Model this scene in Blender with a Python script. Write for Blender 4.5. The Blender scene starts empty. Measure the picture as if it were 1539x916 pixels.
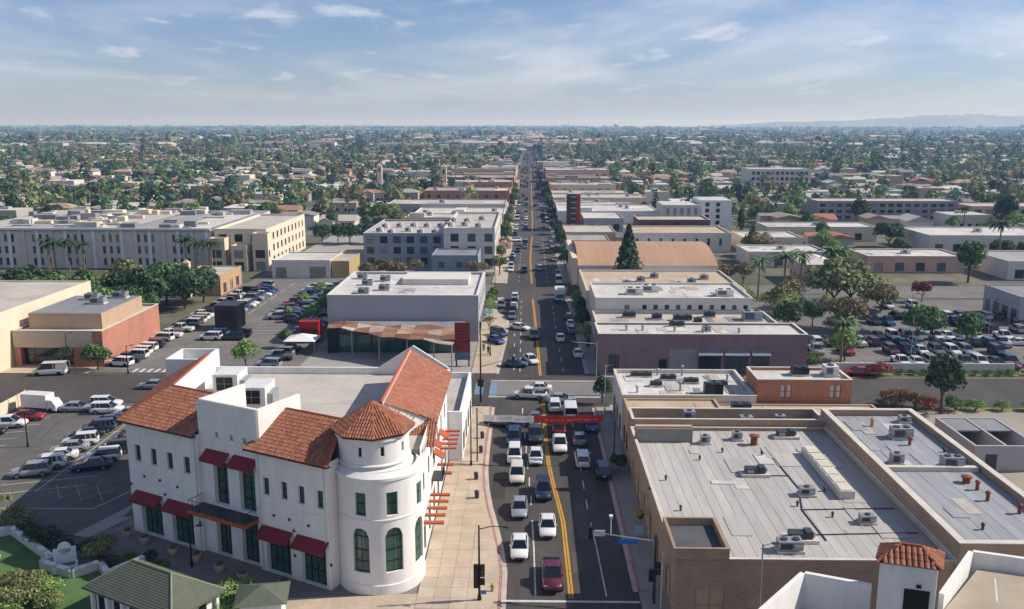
import bpy, math, random
import numpy as np
from mathutils import Vector, Matrix

# ------------------------------------------------------------------ camera, sky, sun, exposure
SC = bpy.context.scene
COL = SC.collection
R = math.radians
cam_d = bpy.data.cameras.new('camera')
cam_d.sensor_width = 36.0
cam_d.lens = 36.0 * 1345.0 / 1539.0
cam_d.clip_start = 0.5
cam_d.clip_end = 90000.0
cam = bpy.data.objects.new('camera', cam_d)
COL.objects.link(cam)
cam.location = (0, 0, 42.0)
cam.rotation_euler = (R(90 - 11.351), 0, R(1.065))
SC.camera = cam

SUN_EL, SUN_AZ = 38.5, 82.0          # azimuth clockwise from +Y: the sun stands to the right of the street
world = bpy.data.worlds.new('World')
SC.world = world
world.use_nodes = True
wn = world.node_tree
wn.nodes.clear()
def wnode(t, **kw):
    n = wn.nodes.new(t)
    for k, v in kw.items():
        setattr(n, k, v)
    return n
w_out = wnode('ShaderNodeOutputWorld')
w_bg = wnode('ShaderNodeBackground')
w_bg.inputs['Strength'].default_value = 0.074
w_sky = wnode('ShaderNodeTexSky', sky_type='NISHITA', sun_disc=False)
w_sky.sun_elevation = R(SUN_EL)
w_sky.sun_rotation = R(SUN_AZ)
w_sky.altitude = 60.0
w_sky.air_density = 1.0
w_sky.dust_density = 0.25
w_sky.ozone_density = 3.0
# thin broken clouds: the view direction meets a cloud layer, so they shrink towards the horizon
w_tc = wnode('ShaderNodeTexCoord')
w_sep = wnode('ShaderNodeSeparateXYZ')
wn.links.new(w_tc.outputs['Generated'], w_sep.inputs[0])
w_zc = wnode('ShaderNodeMath', operation='MAXIMUM'); w_zc.inputs[1].default_value = 0.0
wn.links.new(w_sep.outputs['Z'], w_zc.inputs[0])
w_zadd = wnode('ShaderNodeMath', operation='ADD'); w_zadd.inputs[1].default_value = 0.07
wn.links.new(w_zc.outputs[0], w_zadd.inputs[0])
w_dx = wnode('ShaderNodeMath', operation='DIVIDE'); w_dy = wnode('ShaderNodeMath', operation='DIVIDE')
wn.links.new(w_sep.outputs['X'], w_dx.inputs[0]); wn.links.new(w_zadd.outputs[0], w_dx.inputs[1])
wn.links.new(w_sep.outputs['Y'], w_dy.inputs[0]); wn.links.new(w_zadd.outputs[0], w_dy.inputs[1])
w_cmb = wnode('ShaderNodeCombineXYZ')
wn.links.new(w_dx.outputs[0], w_cmb.inputs[0]); wn.links.new(w_dy.outputs[0], w_cmb.inputs[1])
def cloud(scale, detail, lo, hi, off):
    mp = wnode('ShaderNodeMapping'); mp.inputs['Location'].default_value = off
    mp.inputs['Scale'].default_value = (scale, scale * 0.55, 1)
    wn.links.new(w_cmb.outputs[0], mp.inputs['Vector'])
    nz = wnode('ShaderNodeTexNoise'); nz.inputs['Scale'].default_value = 1.0
    nz.inputs['Detail'].default_value = detail; nz.inputs['Roughness'].default_value = 0.55
    nz.inputs['Distortion'].default_value = 0.4
    wn.links.new(mp.outputs[0], nz.inputs['Vector'])
    mr = wnode('ShaderNodeMapRange', interpolation_type='SMOOTHSTEP')
    mr.inputs['From Min'].default_value = lo; mr.inputs['From Max'].default_value = hi
    wn.links.new(nz.outputs['Fac'], mr.inputs['Value'])
    return mr
cl_a = cloud(0.5, 8.0, 0.40, 0.72, (5.6, 2.9, 0))     # wide thin veil
cl_b = cloud(1.9, 7.0, 0.52, 0.74, (9.3, 4.1, 0))    # small puffs
w_sa = wnode('ShaderNodeMath', operation='MULTIPLY'); w_sa.inputs[1].default_value = 0.6
w_sb = wnode('ShaderNodeMath', operation='MULTIPLY'); w_sb.inputs[1].default_value = 0.6
wn.links.new(cl_a.outputs[0], w_sa.inputs[0]); wn.links.new(cl_b.outputs[0], w_sb.inputs[0])
w_mx = wnode('ShaderNodeMath', operation='MAXIMUM')
wn.links.new(w_sa.outputs[0], w_mx.inputs[0]); wn.links.new(w_sb.outputs[0], w_mx.inputs[1])
w_fd = wnode('ShaderNodeMapRange')
w_fd.inputs['From Min'].default_value = 0.01; w_fd.inputs['From Max'].default_value = 0.06
wn.links.new(w_sep.outputs['Z'], w_fd.inputs['Value'])
w_mf = wnode('ShaderNodeMath', operation='MULTIPLY')
wn.links.new(w_mx.outputs[0], w_mf.inputs[0]); wn.links.new(w_fd.outputs[0], w_mf.inputs[1])
w_mix = wnode('ShaderNodeMixRGB')
w_mix.inputs['Color2'].default_value = (11.0, 11.2, 12.2, 1)
wn.links.new(w_mf.outputs[0], w_mix.inputs['Fac'])
w_tint = wnode('ShaderNodeVectorMath', operation='MULTIPLY'); w_tint.inputs[1].default_value = (0.93, 0.975, 1.27)
wn.links.new(w_sky.outputs[0], w_tint.inputs[0]); wn.links.new(w_tint.outputs[0], w_mix.inputs['Color1'])
wn.links.new(w_mix.outputs[0], w_bg.inputs['Color'])
wn.links.new(w_bg.outputs[0], w_out.inputs['Surface'])

sun_d = bpy.data.lights.new('sun', 'SUN')
sun_d.energy = 4.9
sun_d.angle = R(0.53)
sun_d.color = (1.0, 0.93, 0.83)
sun = bpy.data.objects.new('sun', sun_d)
COL.objects.link(sun)
SUNV = Vector((math.sin(R(SUN_AZ)) * math.cos(R(SUN_EL)), math.cos(R(SUN_AZ)) * math.cos(R(SUN_EL)), math.sin(R(SUN_EL))))
sun.rotation_euler = (-SUNV).to_track_quat('-Z', 'Y').to_euler()
sun.location = SUNV * 300

vs = SC.view_settings
vs.view_transform = 'Standard'
vs.look = 'None'
vs.exposure = 0.12
vs.gamma = 1.0
vs.use_curve_mapping = False
SC.cycles.max_bounces = 5
SC.cycles.diffuse_bounces = 2
SC.cycles.glossy_bounces = 2
SC.cycles.transparent_max_bounces = 6
SC.cycles.volume_bounces = 1
SC.cycles.use_denoising = True
SC.cycles.caustics_reflective = False
SC.cycles.caustics_refractive = False

RND = random.Random(11)
HAZE = 1.45e-4

# ------------------------------------------------------------------ materials
def lin(h):
    h = h.lstrip('#')
    o = []
    for i in (0, 2, 4):
        c = int(h[i:i + 2], 16) / 255
        o.append(c / 12.92 if c <= 0.04045 else ((c + 0.055) / 1.055) ** 2.4)
    return tuple(o)
MATS = {}
def mat(name, hexc, rough=0.8, var=0.12, scale=0.6, metal=0.0, bump=0.0, bscale=6.0, spec=0.35, stretch=(1, 1, 1), fine=0.08, fscale=7.0, coat=0.0):
    """Principled surface whose colour drifts with two world-space noises (weathering and grain)."""
    if name in MATS:
        return MATS[name]
    m = bpy.data.materials.new(name)
    m.use_nodes = True
    nt = m.node_tree
    b = nt.nodes['Principled BSDF']
    c = lin(hexc) if isinstance(hexc, str) else hexc
    b.inputs['Roughness'].default_value = rough
    b.inputs['Metallic'].default_value = metal
    b.inputs['Specular IOR Level'].default_value = spec
    b.inputs['Coat Weight'].default_value = coat
    m.diffuse_color = (*c, 1)
    if var <= 0 and bump <= 0:
        b.inputs['Base Color'].default_value = (*c, 1)
    else:
        geo = nt.nodes.new('ShaderNodeNewGeometry')
        mp = nt.nodes.new('ShaderNodeMapping'); mp.inputs['Scale'].default_value = stretch
        nt.links.new(geo.outputs['Position'], mp.inputs['Vector'])
        def ns(sc, det):
            n = nt.nodes.new('ShaderNodeTexNoise'); n.inputs['Scale'].default_value = sc
            n.inputs['Detail'].default_value = det; n.inputs['Roughness'].default_value = 0.6
            nt.links.new(mp.outputs[0], n.inputs['Vector'])
            return n
        def gain(n, amt):
            r = nt.nodes.new('ShaderNodeMapRange')
            r.inputs['From Min'].default_value = 0.3; r.inputs['From Max'].default_value = 0.7
            r.inputs['To Min'].default_value = 1 - amt; r.inputs['To Max'].default_value = 1 + amt
            nt.links.new(n.outputs['Fac'], r.inputs['Value'])
            return r
        g1 = gain(ns(scale, 4), var); g2 = gain(ns(fscale, 3), fine)
        mu = nt.nodes.new('ShaderNodeMath'); mu.operation = 'MULTIPLY'
        nt.links.new(g1.outputs[0], mu.inputs[0]); nt.links.new(g2.outputs[0], mu.inputs[1])
        vm = nt.nodes.new('ShaderNodeVectorMath'); vm.operation = 'SCALE'
        vm.inputs[0].default_value = c
        nt.links.new(mu.outputs[0], vm.inputs['Scale'])
        nt.links.new(vm.outputs[0], b.inputs['Base Color'])
        if bump > 0:
            bn = ns(bscale, 4)
            bp = nt.nodes.new('ShaderNodeBump'); bp.inputs['Strength'].default_value = bump
            bp.inputs['Distance'].default_value = 0.05
            nt.links.new(bn.outputs['Fac'], bp.inputs['Height'])
            nt.links.new(bp.outputs[0], b.inputs['Normal'])
    MATS[name] = m
    return m
def attr_mat(name, rough=0.7, transl=0.0, spec=0.3, bump=0.0):
    """Colour comes from the per-face attribute 'Col'."""
    if name in MATS:
        return MATS[name]
    m = bpy.data.materials.new(name); m.use_nodes = True
    nt = m.node_tree; b = nt.nodes['Principled BSDF']
    a = nt.nodes.new('ShaderNodeAttribute'); a.attribute_name = 'Col'
    nt.links.new(a.outputs['Color'], b.inputs['Base Color'])
    b.inputs['Roughness'].default_value = rough
    b.inputs['Specular IOR Level'].default_value = spec
    if transl > 0:
        t = nt.nodes.new('ShaderNodeBsdfTranslucent')
        nt.links.new(a.outputs['Color'], t.inputs['Color'])
        x = nt.nodes.new('ShaderNodeMixShader'); x.inputs[0].default_value = transl
        o = nt.nodes['Material Output']
        nt.links.new(b.outputs[0], x.inputs[1]); nt.links.new(t.outputs[0], x.inputs[2])
        nt.links.new(x.outputs[0], o.inputs['Surface'])
    MATS[name] = m
    return m
def brick_mat(name, c1, c2, mortar, sx=0.6):
    """Brickwork too far away to tell the bricks apart: world-space brick pattern on walls."""
    if name in MATS:
        return MATS[name]
    m = bpy.data.materials.new(name); m.use_nodes = True
    nt = m.node_tree; b = nt.nodes['Principled BSDF']
    geo = nt.nodes.new('ShaderNodeNewGeometry')
    sp = nt.nodes.new('ShaderNodeSeparateXYZ'); nt.links.new(geo.outputs['Position'], sp.inputs[0])
    ad = nt.nodes.new('ShaderNodeMath'); ad.operation = 'ADD'
    nt.links.new(sp.outputs[0], ad.inputs[0]); nt.links.new(sp.outputs[1], ad.inputs[1])
    cb = nt.nodes.new('ShaderNodeCombineXYZ'); nt.links.new(ad.outputs[0], cb.inputs[0]); nt.links.new(sp.outputs[2], cb.inputs[1])
    bk = nt.nodes.new('ShaderNodeTexBrick')
    bk.inputs['Color1'].default_value = (*lin(c1), 1); bk.inputs['Color2'].default_value = (*lin(c2), 1)
    bk.inputs['Mortar'].default_value = (*lin(mortar), 1)
    bk.inputs['Scale'].default_value = 1.0; bk.inputs['Brick Width'].default_value = sx
    bk.inputs['Row Height'].default_value = sx * 0.42; bk.inputs['Mortar Size'].default_value = 0.02
    nt.links.new(cb.outputs[0], bk.inputs['Vector'])
    nz = nt.nodes.new('ShaderNodeTexNoise'); nz.inputs['Scale'].default_value = 0.5; nz.inputs['Detail'].default_value = 5
    nt.links.new(geo.outputs['Position'], nz.inputs['Vector'])
    mr = nt.nodes.new('ShaderNodeMapRange'); mr.inputs['To Min'].default_value = 0.72; mr.inputs['To Max'].default_value = 1.28
    nt.links.new(nz.outputs['Fac'], mr.inputs['Value'])
    vm = nt.nodes.new('ShaderNodeVectorMath'); vm.operation = 'SCALE'
    nt.links.new(bk.outputs['Color'], vm.inputs[0]); nt.links.new(mr.outputs[0], vm.inputs['Scale'])
    nt.links.new(vm.outputs[0], b.inputs['Base Color'])
    b.inputs['Roughness'].default_value = 0.9
    MATS[name] = m
    return m
def glass_mat(name, hexc, rough=0.08, spec=0.6):
    return mat(name, hexc, rough=rough, var=0.25, scale=0.9, spec=spec, fine=0.1)

M_STUCCO = mat('white_stucco', '#e4e1dc', 0.85, 0.06, 0.8, fine=0.05, fscale=2.2, bump=0.14, bscale=9, stretch=(1, 1, .22))
M_STUCCO2 = mat('white_plaster', '#e2e1e0', 0.85, 0.05, 0.3, fine=0.03)
M_GLASS = glass_mat('dark_glass', '#1d2a2a')
M_GLASSG = glass_mat('green_glass', '#34594f')
M_GLASS2 = glass_mat('grey_glass', '#4d565c', .2)
M_BLIND = mat('window_blind', '#8f8a80', .6, .2, 1.5)
GLZ = [M_GLASS, M_GLASS, M_GLASS2, M_GLASS, M_BLIND, M_GLASS2]
RGL = random.Random(66)
M_BLACK = mat('black_metal', '#16181a', 0.45, 0.1, 1.0)
M_DKGREY = mat('dark_grey_metal', '#3c3f42', 0.5, 0.12, 1.0)
M_STEEL = mat('galvanised_steel', '#9a9da0', 0.45, 0.10, 1.2, metal=0.3)
M_WHITEM = mat('white_painted_metal', '#d6d6d2', 0.5, 0.10, 0.9)
M_AWN = mat('red_awning_cloth', '#7e2431', 0.8, 0.10, 1.5)
M_ORANGE = mat('orange_stained_timber', '#a8522f', 0.7, 0.15, 1.5)
M_TAN = mat('tan_stucco', '#b59c80', 0.9, 0.08, 0.4)
M_CREAM = mat('cream_stucco', '#dccbb2', 0.9, 0.06, 0.3)
M_BEIGE = mat('beige_stucco', '#c2b09a', 0.9, 0.08, 0.3)
M_GREYW = mat('grey_stucco', '#a8a7a8', 0.9, 0.06, 0.25)
M_OFFW = mat('off_white_stucco', '#cfcac2', 0.9, 0.07, 0.3)
M_PINK = mat('pink_stucco', '#c9a594', 0.9, 0.07, 0.3)
M_BLUEGREY = mat('blue_grey_stucco', '#8792a0', 0.9, 0.07, 0.3)
M_BRICKP = brick_mat('plum_brick', '#8f7274', '#846a6e', '#988886')
M_BRICKO = brick_mat('orange_brick', '#b4714f', '#a46546', '#b59a84')
M_BRICKR = brick_mat('salmon_brick', '#b3735c', '#a5664f', '#bb9c88')
M_BRICKT = brick_mat('tan_brick', '#a78b70', '#9a8068', '#ab9a88')
M_BRICKD = brick_mat('dark_red_brick', '#6d3a35', '#5f332f', '#7d6a62')
M_ROOFG = mat('grey_roof_membrane', '#9c9a98', 0.85, 0.22, 0.22, stretch=(1.0, 0.15, 1), fine=0.07, fscale=3.0)
M_ROOFG2 = mat('mid_grey_roof_membrane', '#84858a', 0.85, 0.18, 0.22, stretch=(1.0, 0.2, 1))
M_ROOFW = mat('white_roof_coating', '#c4c1bb', 0.8, 0.20, 0.12, fine=0.13, fscale=0.9)
M_ROOFP = mat('pale_roof_gravel', '#b6aea4', 0.9, 0.16, 0.18, fine=0.1, fscale=2.0)
M_ROOFT = mat('tan_roof_membrane', '#b9a58c', 0.9, 0.15, 0.2)
M_ROOFD = mat('charcoal_roof_felt', '#55565a', 0.9, 0.2, 0.3)
M_HEROROOF = mat('sandy_cap_sheet', '#b8b1a8', 0.9, 0.10, 0.3, fine=0.08, fscale=2.0)
M_COPING = mat('pale_coping', '#cbc4b8', 0.8, 0.12, 0.6)
M_ASPH = mat('asphalt', '#4c4845', 0.9, 0.24, 0.16, stretch=(1.0, 0.22, 1.0), fine=0.10, fscale=1.3, bump=0.12, bscale=30)
M_ASPHL = mat('faded_asphalt', '#736f6a', 0.92, 0.20, 0.09, fine=0.13, fscale=0.5)
M_ASPHD = mat('dark_asphalt', '#615e5b', 0.9, 0.20, 0.12, fine=0.14, fscale=0.6)
M_CONC = mat('concrete', '#b8a792', 0.9, 0.12, 0.25, fine=0.07, fscale=2.0)
M_CONCG = mat('grey_concrete', '#9b9893', 0.9, 0.12, 0.25)
M_GUTTER = mat('gutter_concrete', '#b7ad9f', 0.9, 0.16, 0.5)
M_REDC = mat('worn_red_kerb_paint', '#b07a74', 0.85, 0.25, 1.2)
M_YEL = mat('yellow_road_paint', '#c08f30', 0.8, 0.16, 0.8)
M_WHT = mat('white_road_paint', '#c6c6c4', 0.8, 0.22, 0.7)
M_BLUEP = mat('blue_ramp_paint', '#73869f', 0.8, 0.2, 0.6)
M_PAVER = mat('grey_plaza_paving', '#7d7874', 0.9, 0.16, 0.5, fine=0.14, fscale=3)
M_GRASS = mat('lawn', '#52703f', 0.95, 0.22, 0.35, fine=0.25, fscale=6, bump=0.3, bscale=20)
M_DRYG = mat('dry_lawn', '#7c7d4c', 0.95, 0.3, 0.08, fine=0.2, fscale=1.0)
M_BARK = mat('bark', '#5a4a3c', 0.95, 0.2, 2.0)
M_PBARK = mat('palm_bark', '#7f6d58', 0.95, 0.2, 2.0)
M_LEAF = attr_mat('foliage', 0.62, 0.22)
M_TILE = attr_mat('clay_tile', 0.8, 0.0)
M_FAR = attr_mat('distant_paint', 0.85, 0.0)
M_TYRE = mat('tyre_rubber', '#17181a', 0.8, 0.1, 3)
M_RIM = mat('alloy_rim', '#8e9194', 0.35, 0.05, 3, metal=0.6)
M_CARGL = mat('car_glass', '#141a20', 0.06, 0.0, spec=0.7)
M_HEADL = mat('headlamp_lens', '#cfd2d4', 0.15, 0.0, spec=0.7)
M_TAILL = mat('tail_lamp_lens', '#8c1418', 0.25, 0.0, spec=0.6)
M_GREENR = mat('green_shingle', '#5c6253', 0.9, 0.10, 0.8, fine=0.12, fscale=5)

# ------------------------------------------------------------------ mesh and object helpers
class MB:
    """Collects faces; build() makes ONE mesh object of them."""
    def __init__(s):
        s.v = []; s.f = []; s.mi = []; s.c = []
    def add(s, vs_, fs, mi=0, col=None):
        o = len(s.v); s.v.extend(vs_)
        for f in fs:
            s.f.append([i + o for i in f]); s.mi.append(mi); s.c.append(col)
        return s
    def quad(s, a, b, c, d, mi=0, col=None):
        return s.add([a, b, c, d], [(0, 1, 2, 3)], mi, col)
    def box(s, x0, x1, y0, y1, z0, z1, mi=0, col=None, skip=''):
        v = [(x0, y0, z0), (x1, y0, z0), (x1, y1, z0), (x0, y1, z0), (x0, y0, z1), (x1, y0, z1), (x1, y1, z1), (x0, y1, z1)]
        fs = dict(b=(3, 2, 1, 0), t=(4, 5, 6, 7), f=(0, 1, 5, 4), r=(1, 2, 6, 5), k=(2, 3, 7, 6), l=(3, 0, 4, 7))
        return s.add(v, [q for k, q in fs.items() if k not in skip], mi, col)
    def prism(s, poly, z0, z1, mi=0, col=None, bottom=True):
        n = len(poly)
        v = [(p[0], p[1], z0) for p in poly] + [(p[0], p[1], z1) for p in poly]
        fs = [(i, (i + 1) % n, (i + 1) % n + n, i + n) for i in range(n)] + [tuple(range(n, 2 * n))]
        if bottom:
            fs.append(tuple(range(n - 1, -1, -1)))
        return s.add(v, fs, mi, col)
    def sheet(s, poly, z, mi=0, col=None):
        return s.add([(p[0], p[1], z) for p in poly], [tuple(range(len(poly)))], mi, col)
    def tube(s, p0, p1, r0, r1=None, n=8, mi=0, col=None, caps=True):
        r1 = r0 if r1 is None else r1
        p0 = Vector(p0); p1 = Vector(p1); d = (p1 - p0).normalized()
        a = d.orthogonal().normalized(); b = d.cross(a)
        v = []
        for p, r in ((p0, r0), (p1, r1)):
            for i in range(n):
                t = 2 * math.pi * i / n
                v.append(tuple(p + a * (r * math.cos(t)) + b * (r * math.sin(t))))
        fs = [(i, (i + 1) % n, (i + 1) % n + n, i + n) for i in range(n)]
        if caps:
            fs += [tuple(range(n - 1, -1, -1)), tuple(range(n, 2 * n))]
        return s.add(v, fs, mi, col)
    def rings(s, rings, mi=0, col=None, cap0=True, cap1=True):
        n = len(rings[0]); v = [p for r in rings for p in r]; fs = []
        for k in range(len(rings) - 1):
            for i in range(n):
                j = (i + 1) % n
                fs.append((k * n + i, k * n + j, (k + 1) * n + j, (k + 1) * n + i))
        if cap0: fs.append(tuple(range(n - 1, -1, -1)))
        if cap1: fs.append(tuple(range((len(rings) - 1) * n, len(rings) * n)))
        return s.add(v, fs, mi, col)
    def mesh(s, name, mats, smooth=False):
        me = bpy.data.meshes.new(name)
        me.from_pydata(s.v, [], s.f)
        for m in (mats if isinstance(mats, (list, tuple)) else [mats]):
            me.materials.append(m)
        if any(s.mi):
            me.polygons.foreach_set('material_index', s.mi)
        if smooth:
            me.polygons.foreach_set('use_smooth', [True] * len(s.f))
        if any(c is not None for c in s.c):
            a = me.attributes.new('Col', 'FLOAT_COLOR', 'FACE')
            a.data.foreach_set('color', np.array([(*(c or (1, 1, 1)), 1) for c in s.c], dtype=np.float32).ravel())
        me.update()
        return me
    def build(s, name, mats, parent=None, smooth=False):
        return obj(name, s.mesh(name, mats, smooth), parent)
def obj(name, me, parent=None, loc=None, rz=0.0):
    o = bpy.data.objects.new(name, me)
    COL.objects.link(o)
    if parent is not None: o.parent = parent
    if loc is not None: o.location = loc
    if rz: o.rotation_euler = (0, 0, rz)
    return o
def tag(o, label=None, cat=None, group=None, kind=None):
    if label: o['label'] = label
    if cat: o['category'] = cat
    if group: o['group'] = group
    if kind: o['kind'] = kind
    return o
def thing(name, label, cat, loc=(0, 0, 0), rz=0.0, group=None):
    return tag(obj(name, None, None, loc, rz), label, cat, group)
def struct(name, mb, mats, smooth=False):
    return tag(mb.build(name, mats, None, smooth), kind='structure')
def copy_tree(o, parent=None):
    c = o.copy(); COL.objects.link(c); c.parent = parent
    for ch in o.children:
        copy_tree(ch, c)
    return c
def wall_face(mb, p, u, n, L, z0, z1, holes=(), depth=0.15, mi=0):
    """Wall from p along unit u for L metres, outward normal n; each hole (u0,u1,z0,z1) gets real reveals."""
    xs = sorted({0.0, L, *[h[0] for h in holes], *[h[1] for h in holes]})
    zs = sorted({z0, z1, *[h[2] for h in holes], *[h[3] for h in holes]})
    P = lambda a, z, d=0.0: (p[0] + u[0] * a - n[0] * d, p[1] + u[1] * a - n[1] * d, z)
    for i in range(len(xs) - 1):
        for j in range(len(zs) - 1):
            xm = (xs[i] + xs[i + 1]) / 2; zm = (zs[j] + zs[j + 1]) / 2
            if any(h[0] < xm < h[1] and h[2] < zm < h[3] for h in holes):
                continue
            mb.quad(P(xs[i], zs[j]), P(xs[i + 1], zs[j]), P(xs[i + 1], zs[j + 1]), P(xs[i], zs[j + 1]), mi)
    for a, b, c, d in [h[:4] for h in holes]:
        mb.quad(P(a, c), P(a, d), P(a, d, depth), P(a, c, depth), mi)
        mb.quad(P(b, d), P(b, c), P(b, c, depth), P(b, d, depth), mi)
        mb.quad(P(a, d), P(b, d), P(b, d, depth), P(a, d, depth), mi)
        mb.quad(P(b, c), P(a, c), P(a, c, depth), P(b, c, depth), mi)
def pane(parent, p, u, n, hole, depth=0.15, nx=2, nz=2, glass=None, frame=None, name='window', sub=True):
    """A window filling a wall hole: frame with mullions, glass as its sub-part."""
    a, b, c, d = hole[:4]
    glass = glass or RGL.choice(GLZ); frame = frame or M_BLACK
    P = lambda x, z, dd: (p[0] + u[0] * x - n[0] * dd, p[1] + u[1] * x - n[1] * dd, z)
    g = MB(); g.quad(P(a, c, depth), P(b, c, depth), P(b, d, depth), P(a, d, depth))
    if not sub:
        return g.build(name, glass, parent)
    fr = MB(); t = min(0.07, (b - a) * 0.08); f0 = depth - 0.05; f1 = depth + 0.03
    def bar(x0, x1, q0, q1):
        v = [P(x0, q0, f0), P(x1, q0, f0), P(x1, q1, f0), P(x0, q1, f0), P(x0, q0, f1), P(x1, q0, f1), P(x1, q1, f1), P(x0, q1, f1)]
        fr.add(v, [(0, 1, 2, 3), (1, 0, 4, 5), (2, 1, 5, 6), (3, 2, 6, 7), (0, 3, 7, 4)])
    for i in range(nx + 1):
        x = a + (b - a) * i / nx; x0 = min(max(x - t / 2, a), b - t); bar(x0, x0 + t, c, d)
    for j in range(nz + 1):
        z = c + (d - c) * j / nz; q0 = min(max(z - t / 2, c), d - t); bar(a, b, q0, q0 + t)
    w = fr.build(name, frame, parent)
    g.build('pane', glass, w)
    return w
FACES = dict(f=((0, 0), (1, 0), (0, -1)), r=((1, 0), (0, 1), (1, 0)), b=((1, 1), (-1, 0), (0, 1)), l=((0, 1), (0, -1), (-1, 0)))
def flat_building(name, label, cat, x0, x1, y0, y1, h, wall, roof, par=0.5, holes=None, group=None, coping=None, pt=0.28, nx=2, nz=2, sub=True, glass=None, frame=None, depth=0.15, strips=0.0, rooffaces=None):
    """Flat-roofed block: walls with openings and parapet, sunk roof, coping, windows."""
    cx, cy = (x0 + x1) / 2, (y0 + y1) / 2
    root = thing(name, label, cat, (cx, cy, 0), 0, group)
    a, b, c, d = x0 - cx, x1 - cx, y0 - cy, y1 - cy
    w = MB()
    for k, (st, u, n) in FACES.items():
        p = (a if st[0] == 0 else b, c if st[1] == 0 else d)
        L = (b - a) if k in 'fb' else (d - c)
        hs = (holes or {}).get(k, [])
        wall_face(w, p, u, n, L, 0, h, hs, depth)
        for hl in hs:
            pane(root, p, u, n, hl, depth, nx, nz, glass, frame, hl[4] if len(hl) > 4 else 'window', sub)
    w.quad((a, c, h), (b, c, h), (b - pt, c + pt, h), (a + pt, c + pt, h)); w.quad((b, c, h), (b, d, h), (b - pt, d - pt, h), (b - pt, c + pt, h))
    w.quad((b, d, h), (a, d, h), (a + pt, d - pt, h), (b - pt, d - pt, h)); w.quad((a, d, h), (a, c, h), (a + pt, c + pt, h), (a + pt, d - pt, h))
    zi = h - par
    A, B, C, D = a + pt, b - pt, c + pt, d - pt
    for q in (((A, C), (B, C)), ((B, C), (B, D)), ((B, D), (A, D)), ((A, D), (A, C))):
        (e, f), (g, i) = q
        w.quad((g, i, zi - .02), (e, f, zi - .02), (e, f, h), (g, i, h))
    w.build('wall', wall, root)
    if strips:
        n = max(1, int((B - A) / strips)); s = (B - A) / n; rr = random.Random(int(x0 * 7 + y0))
        ro = MB(); ro.box(A, B, C, D, zi - 0.3, zi - 0.02); par_o = ro.build('roof', roof, root)
        shade = rooffaces or [roof]
        for i in range(n):
            m = MB(); dz = rr.uniform(0.004, 0.02)
            m.box(A + i * s, A + (i + 1) * s - 0.035, C, D, zi - 0.018, zi + dz, skip='b')
            m.build('roof_sheet', rr.choice(shade), par_o)
    else:
        ro = MB(); ro.box(A, B, C, D, zi - 0.3, zi); ro.build('roof', roof, root)
    if coping:
        t = MB(); e = 0.06
        t.box(a - e, b + e, c - e, C + .02, h + .003, h + .09); t.box(a - e, b + e, D - .02, d + e, h + .003, h + .09)
        t.box(a - e, A + .02, C + .023, D - .023, h + .003, h + .088); t.box(B - .02, b + e, C + .023, D - .023, h + .003, h + .088)
        t.build('coping', coping, root)
    return root
def roof_patches(root, x0, x1, y0, y1, z, n, seed, mats_):
    """Thin repair patches and stained sheets laid on a roof."""
    rr = random.Random(seed); cx, cy = root.location.x, root.location.y
    for i in range(n):
        w, d = rr.uniform(.8, 3.2), rr.uniform(.8, 4.5); x = rr.uniform(x0, x1 - w) - cx; y = rr.uniform(y0, y1 - d) - cy
        MB().box(x, x + w, y, y + d, z - .01, z + .024 + i * .0035, skip='b').build('roof_patch', rr.choice(mats_), root)
def row(n, u0, step, w, z0, z1, *nm):
    return [(u0 + i * step, u0 + i * step + w, z0, z1, *nm) for i in range(n)]
# ------------------------------------------------------------------ ground, roads, pavements
def terrain_mat():
    m = bpy.data.materials.new('town_ground'); m.use_nodes = True
    nt = m.node_tree; b = nt.nodes['Principled BSDF']
    g = nt.nodes.new('ShaderNodeNewGeometry')
    n1 = nt.nodes.new('ShaderNodeTexNoise'); n1.inputs['Scale'].default_value = 0.03; n1.inputs['Detail'].default_value = 8
    n1.inputs['Roughness'].default_value = 0.7
    nt.links.new(g.outputs['Position'], n1.inputs['Vector'])
    cr = nt.nodes.new('ShaderNodeValToRGB')
    e = cr.color_ramp.elements
    e[0].position = 0.36; e[0].color = (*lin('#40492f'), 1)
    e[1].position = 0.66; e[1].color = (*lin('#7e7b72'), 1)
    x = cr.color_ramp.elements.new(0.5); x.color = (*lin('#5c5c48'), 1)
    x = cr.color_ramp.elements.new(0.58); x.color = (*lin('#6f6856'), 1)
    nt.links.new(n1.outputs['Fac'], cr.inputs[0]); nt.links.new(cr.outputs[0], b.inputs['Base Color'])
    b.inputs['Roughness'].default_value = 0.95
    return m
g = MB(); S = 38000
g.quad((-S, -3000, -0.08), (S, -3000, -0.08), (S, S, -0.08), (-S, S, -0.08))
struct('ground', g, terrain_mat())

def sheet(name, poly, z, m):
    return struct(name, MB().sheet(poly, z), m)
def rect(x0, x1, y0, y1):
    return [(x0, y0), (x1, y0), (x1, y1), (x0, y1)]
road = MB()
YE = 1900
road.sheet(rect(-9, 11, 20, YE), 0.0)
struct('main_road', road, M_ASPH)
for i, (a, b, x0, x1) in enumerate([(40, 70, -120, 90), (131.5, 147, -260, 260), (219, 236, -300, 300), (344, 356, -420, 420), (452, 464, -500, 500),
                         (572, 584, -600, 600), (700, 712, -700, 700), (840, 852, -800, 800), (1010, 1022, -900, 900), (1200, 1212, -1000, 1000)]):
    sheet('cross_road', rect(x0, -9.0, a, b), 0.004, M_ASPHL if i != 1 else M_ASPH)
    sheet('cross_road', rect(11.0, x1, a, b), 0.004, M_ASPHL if i != 1 else M_ASPH)
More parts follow.
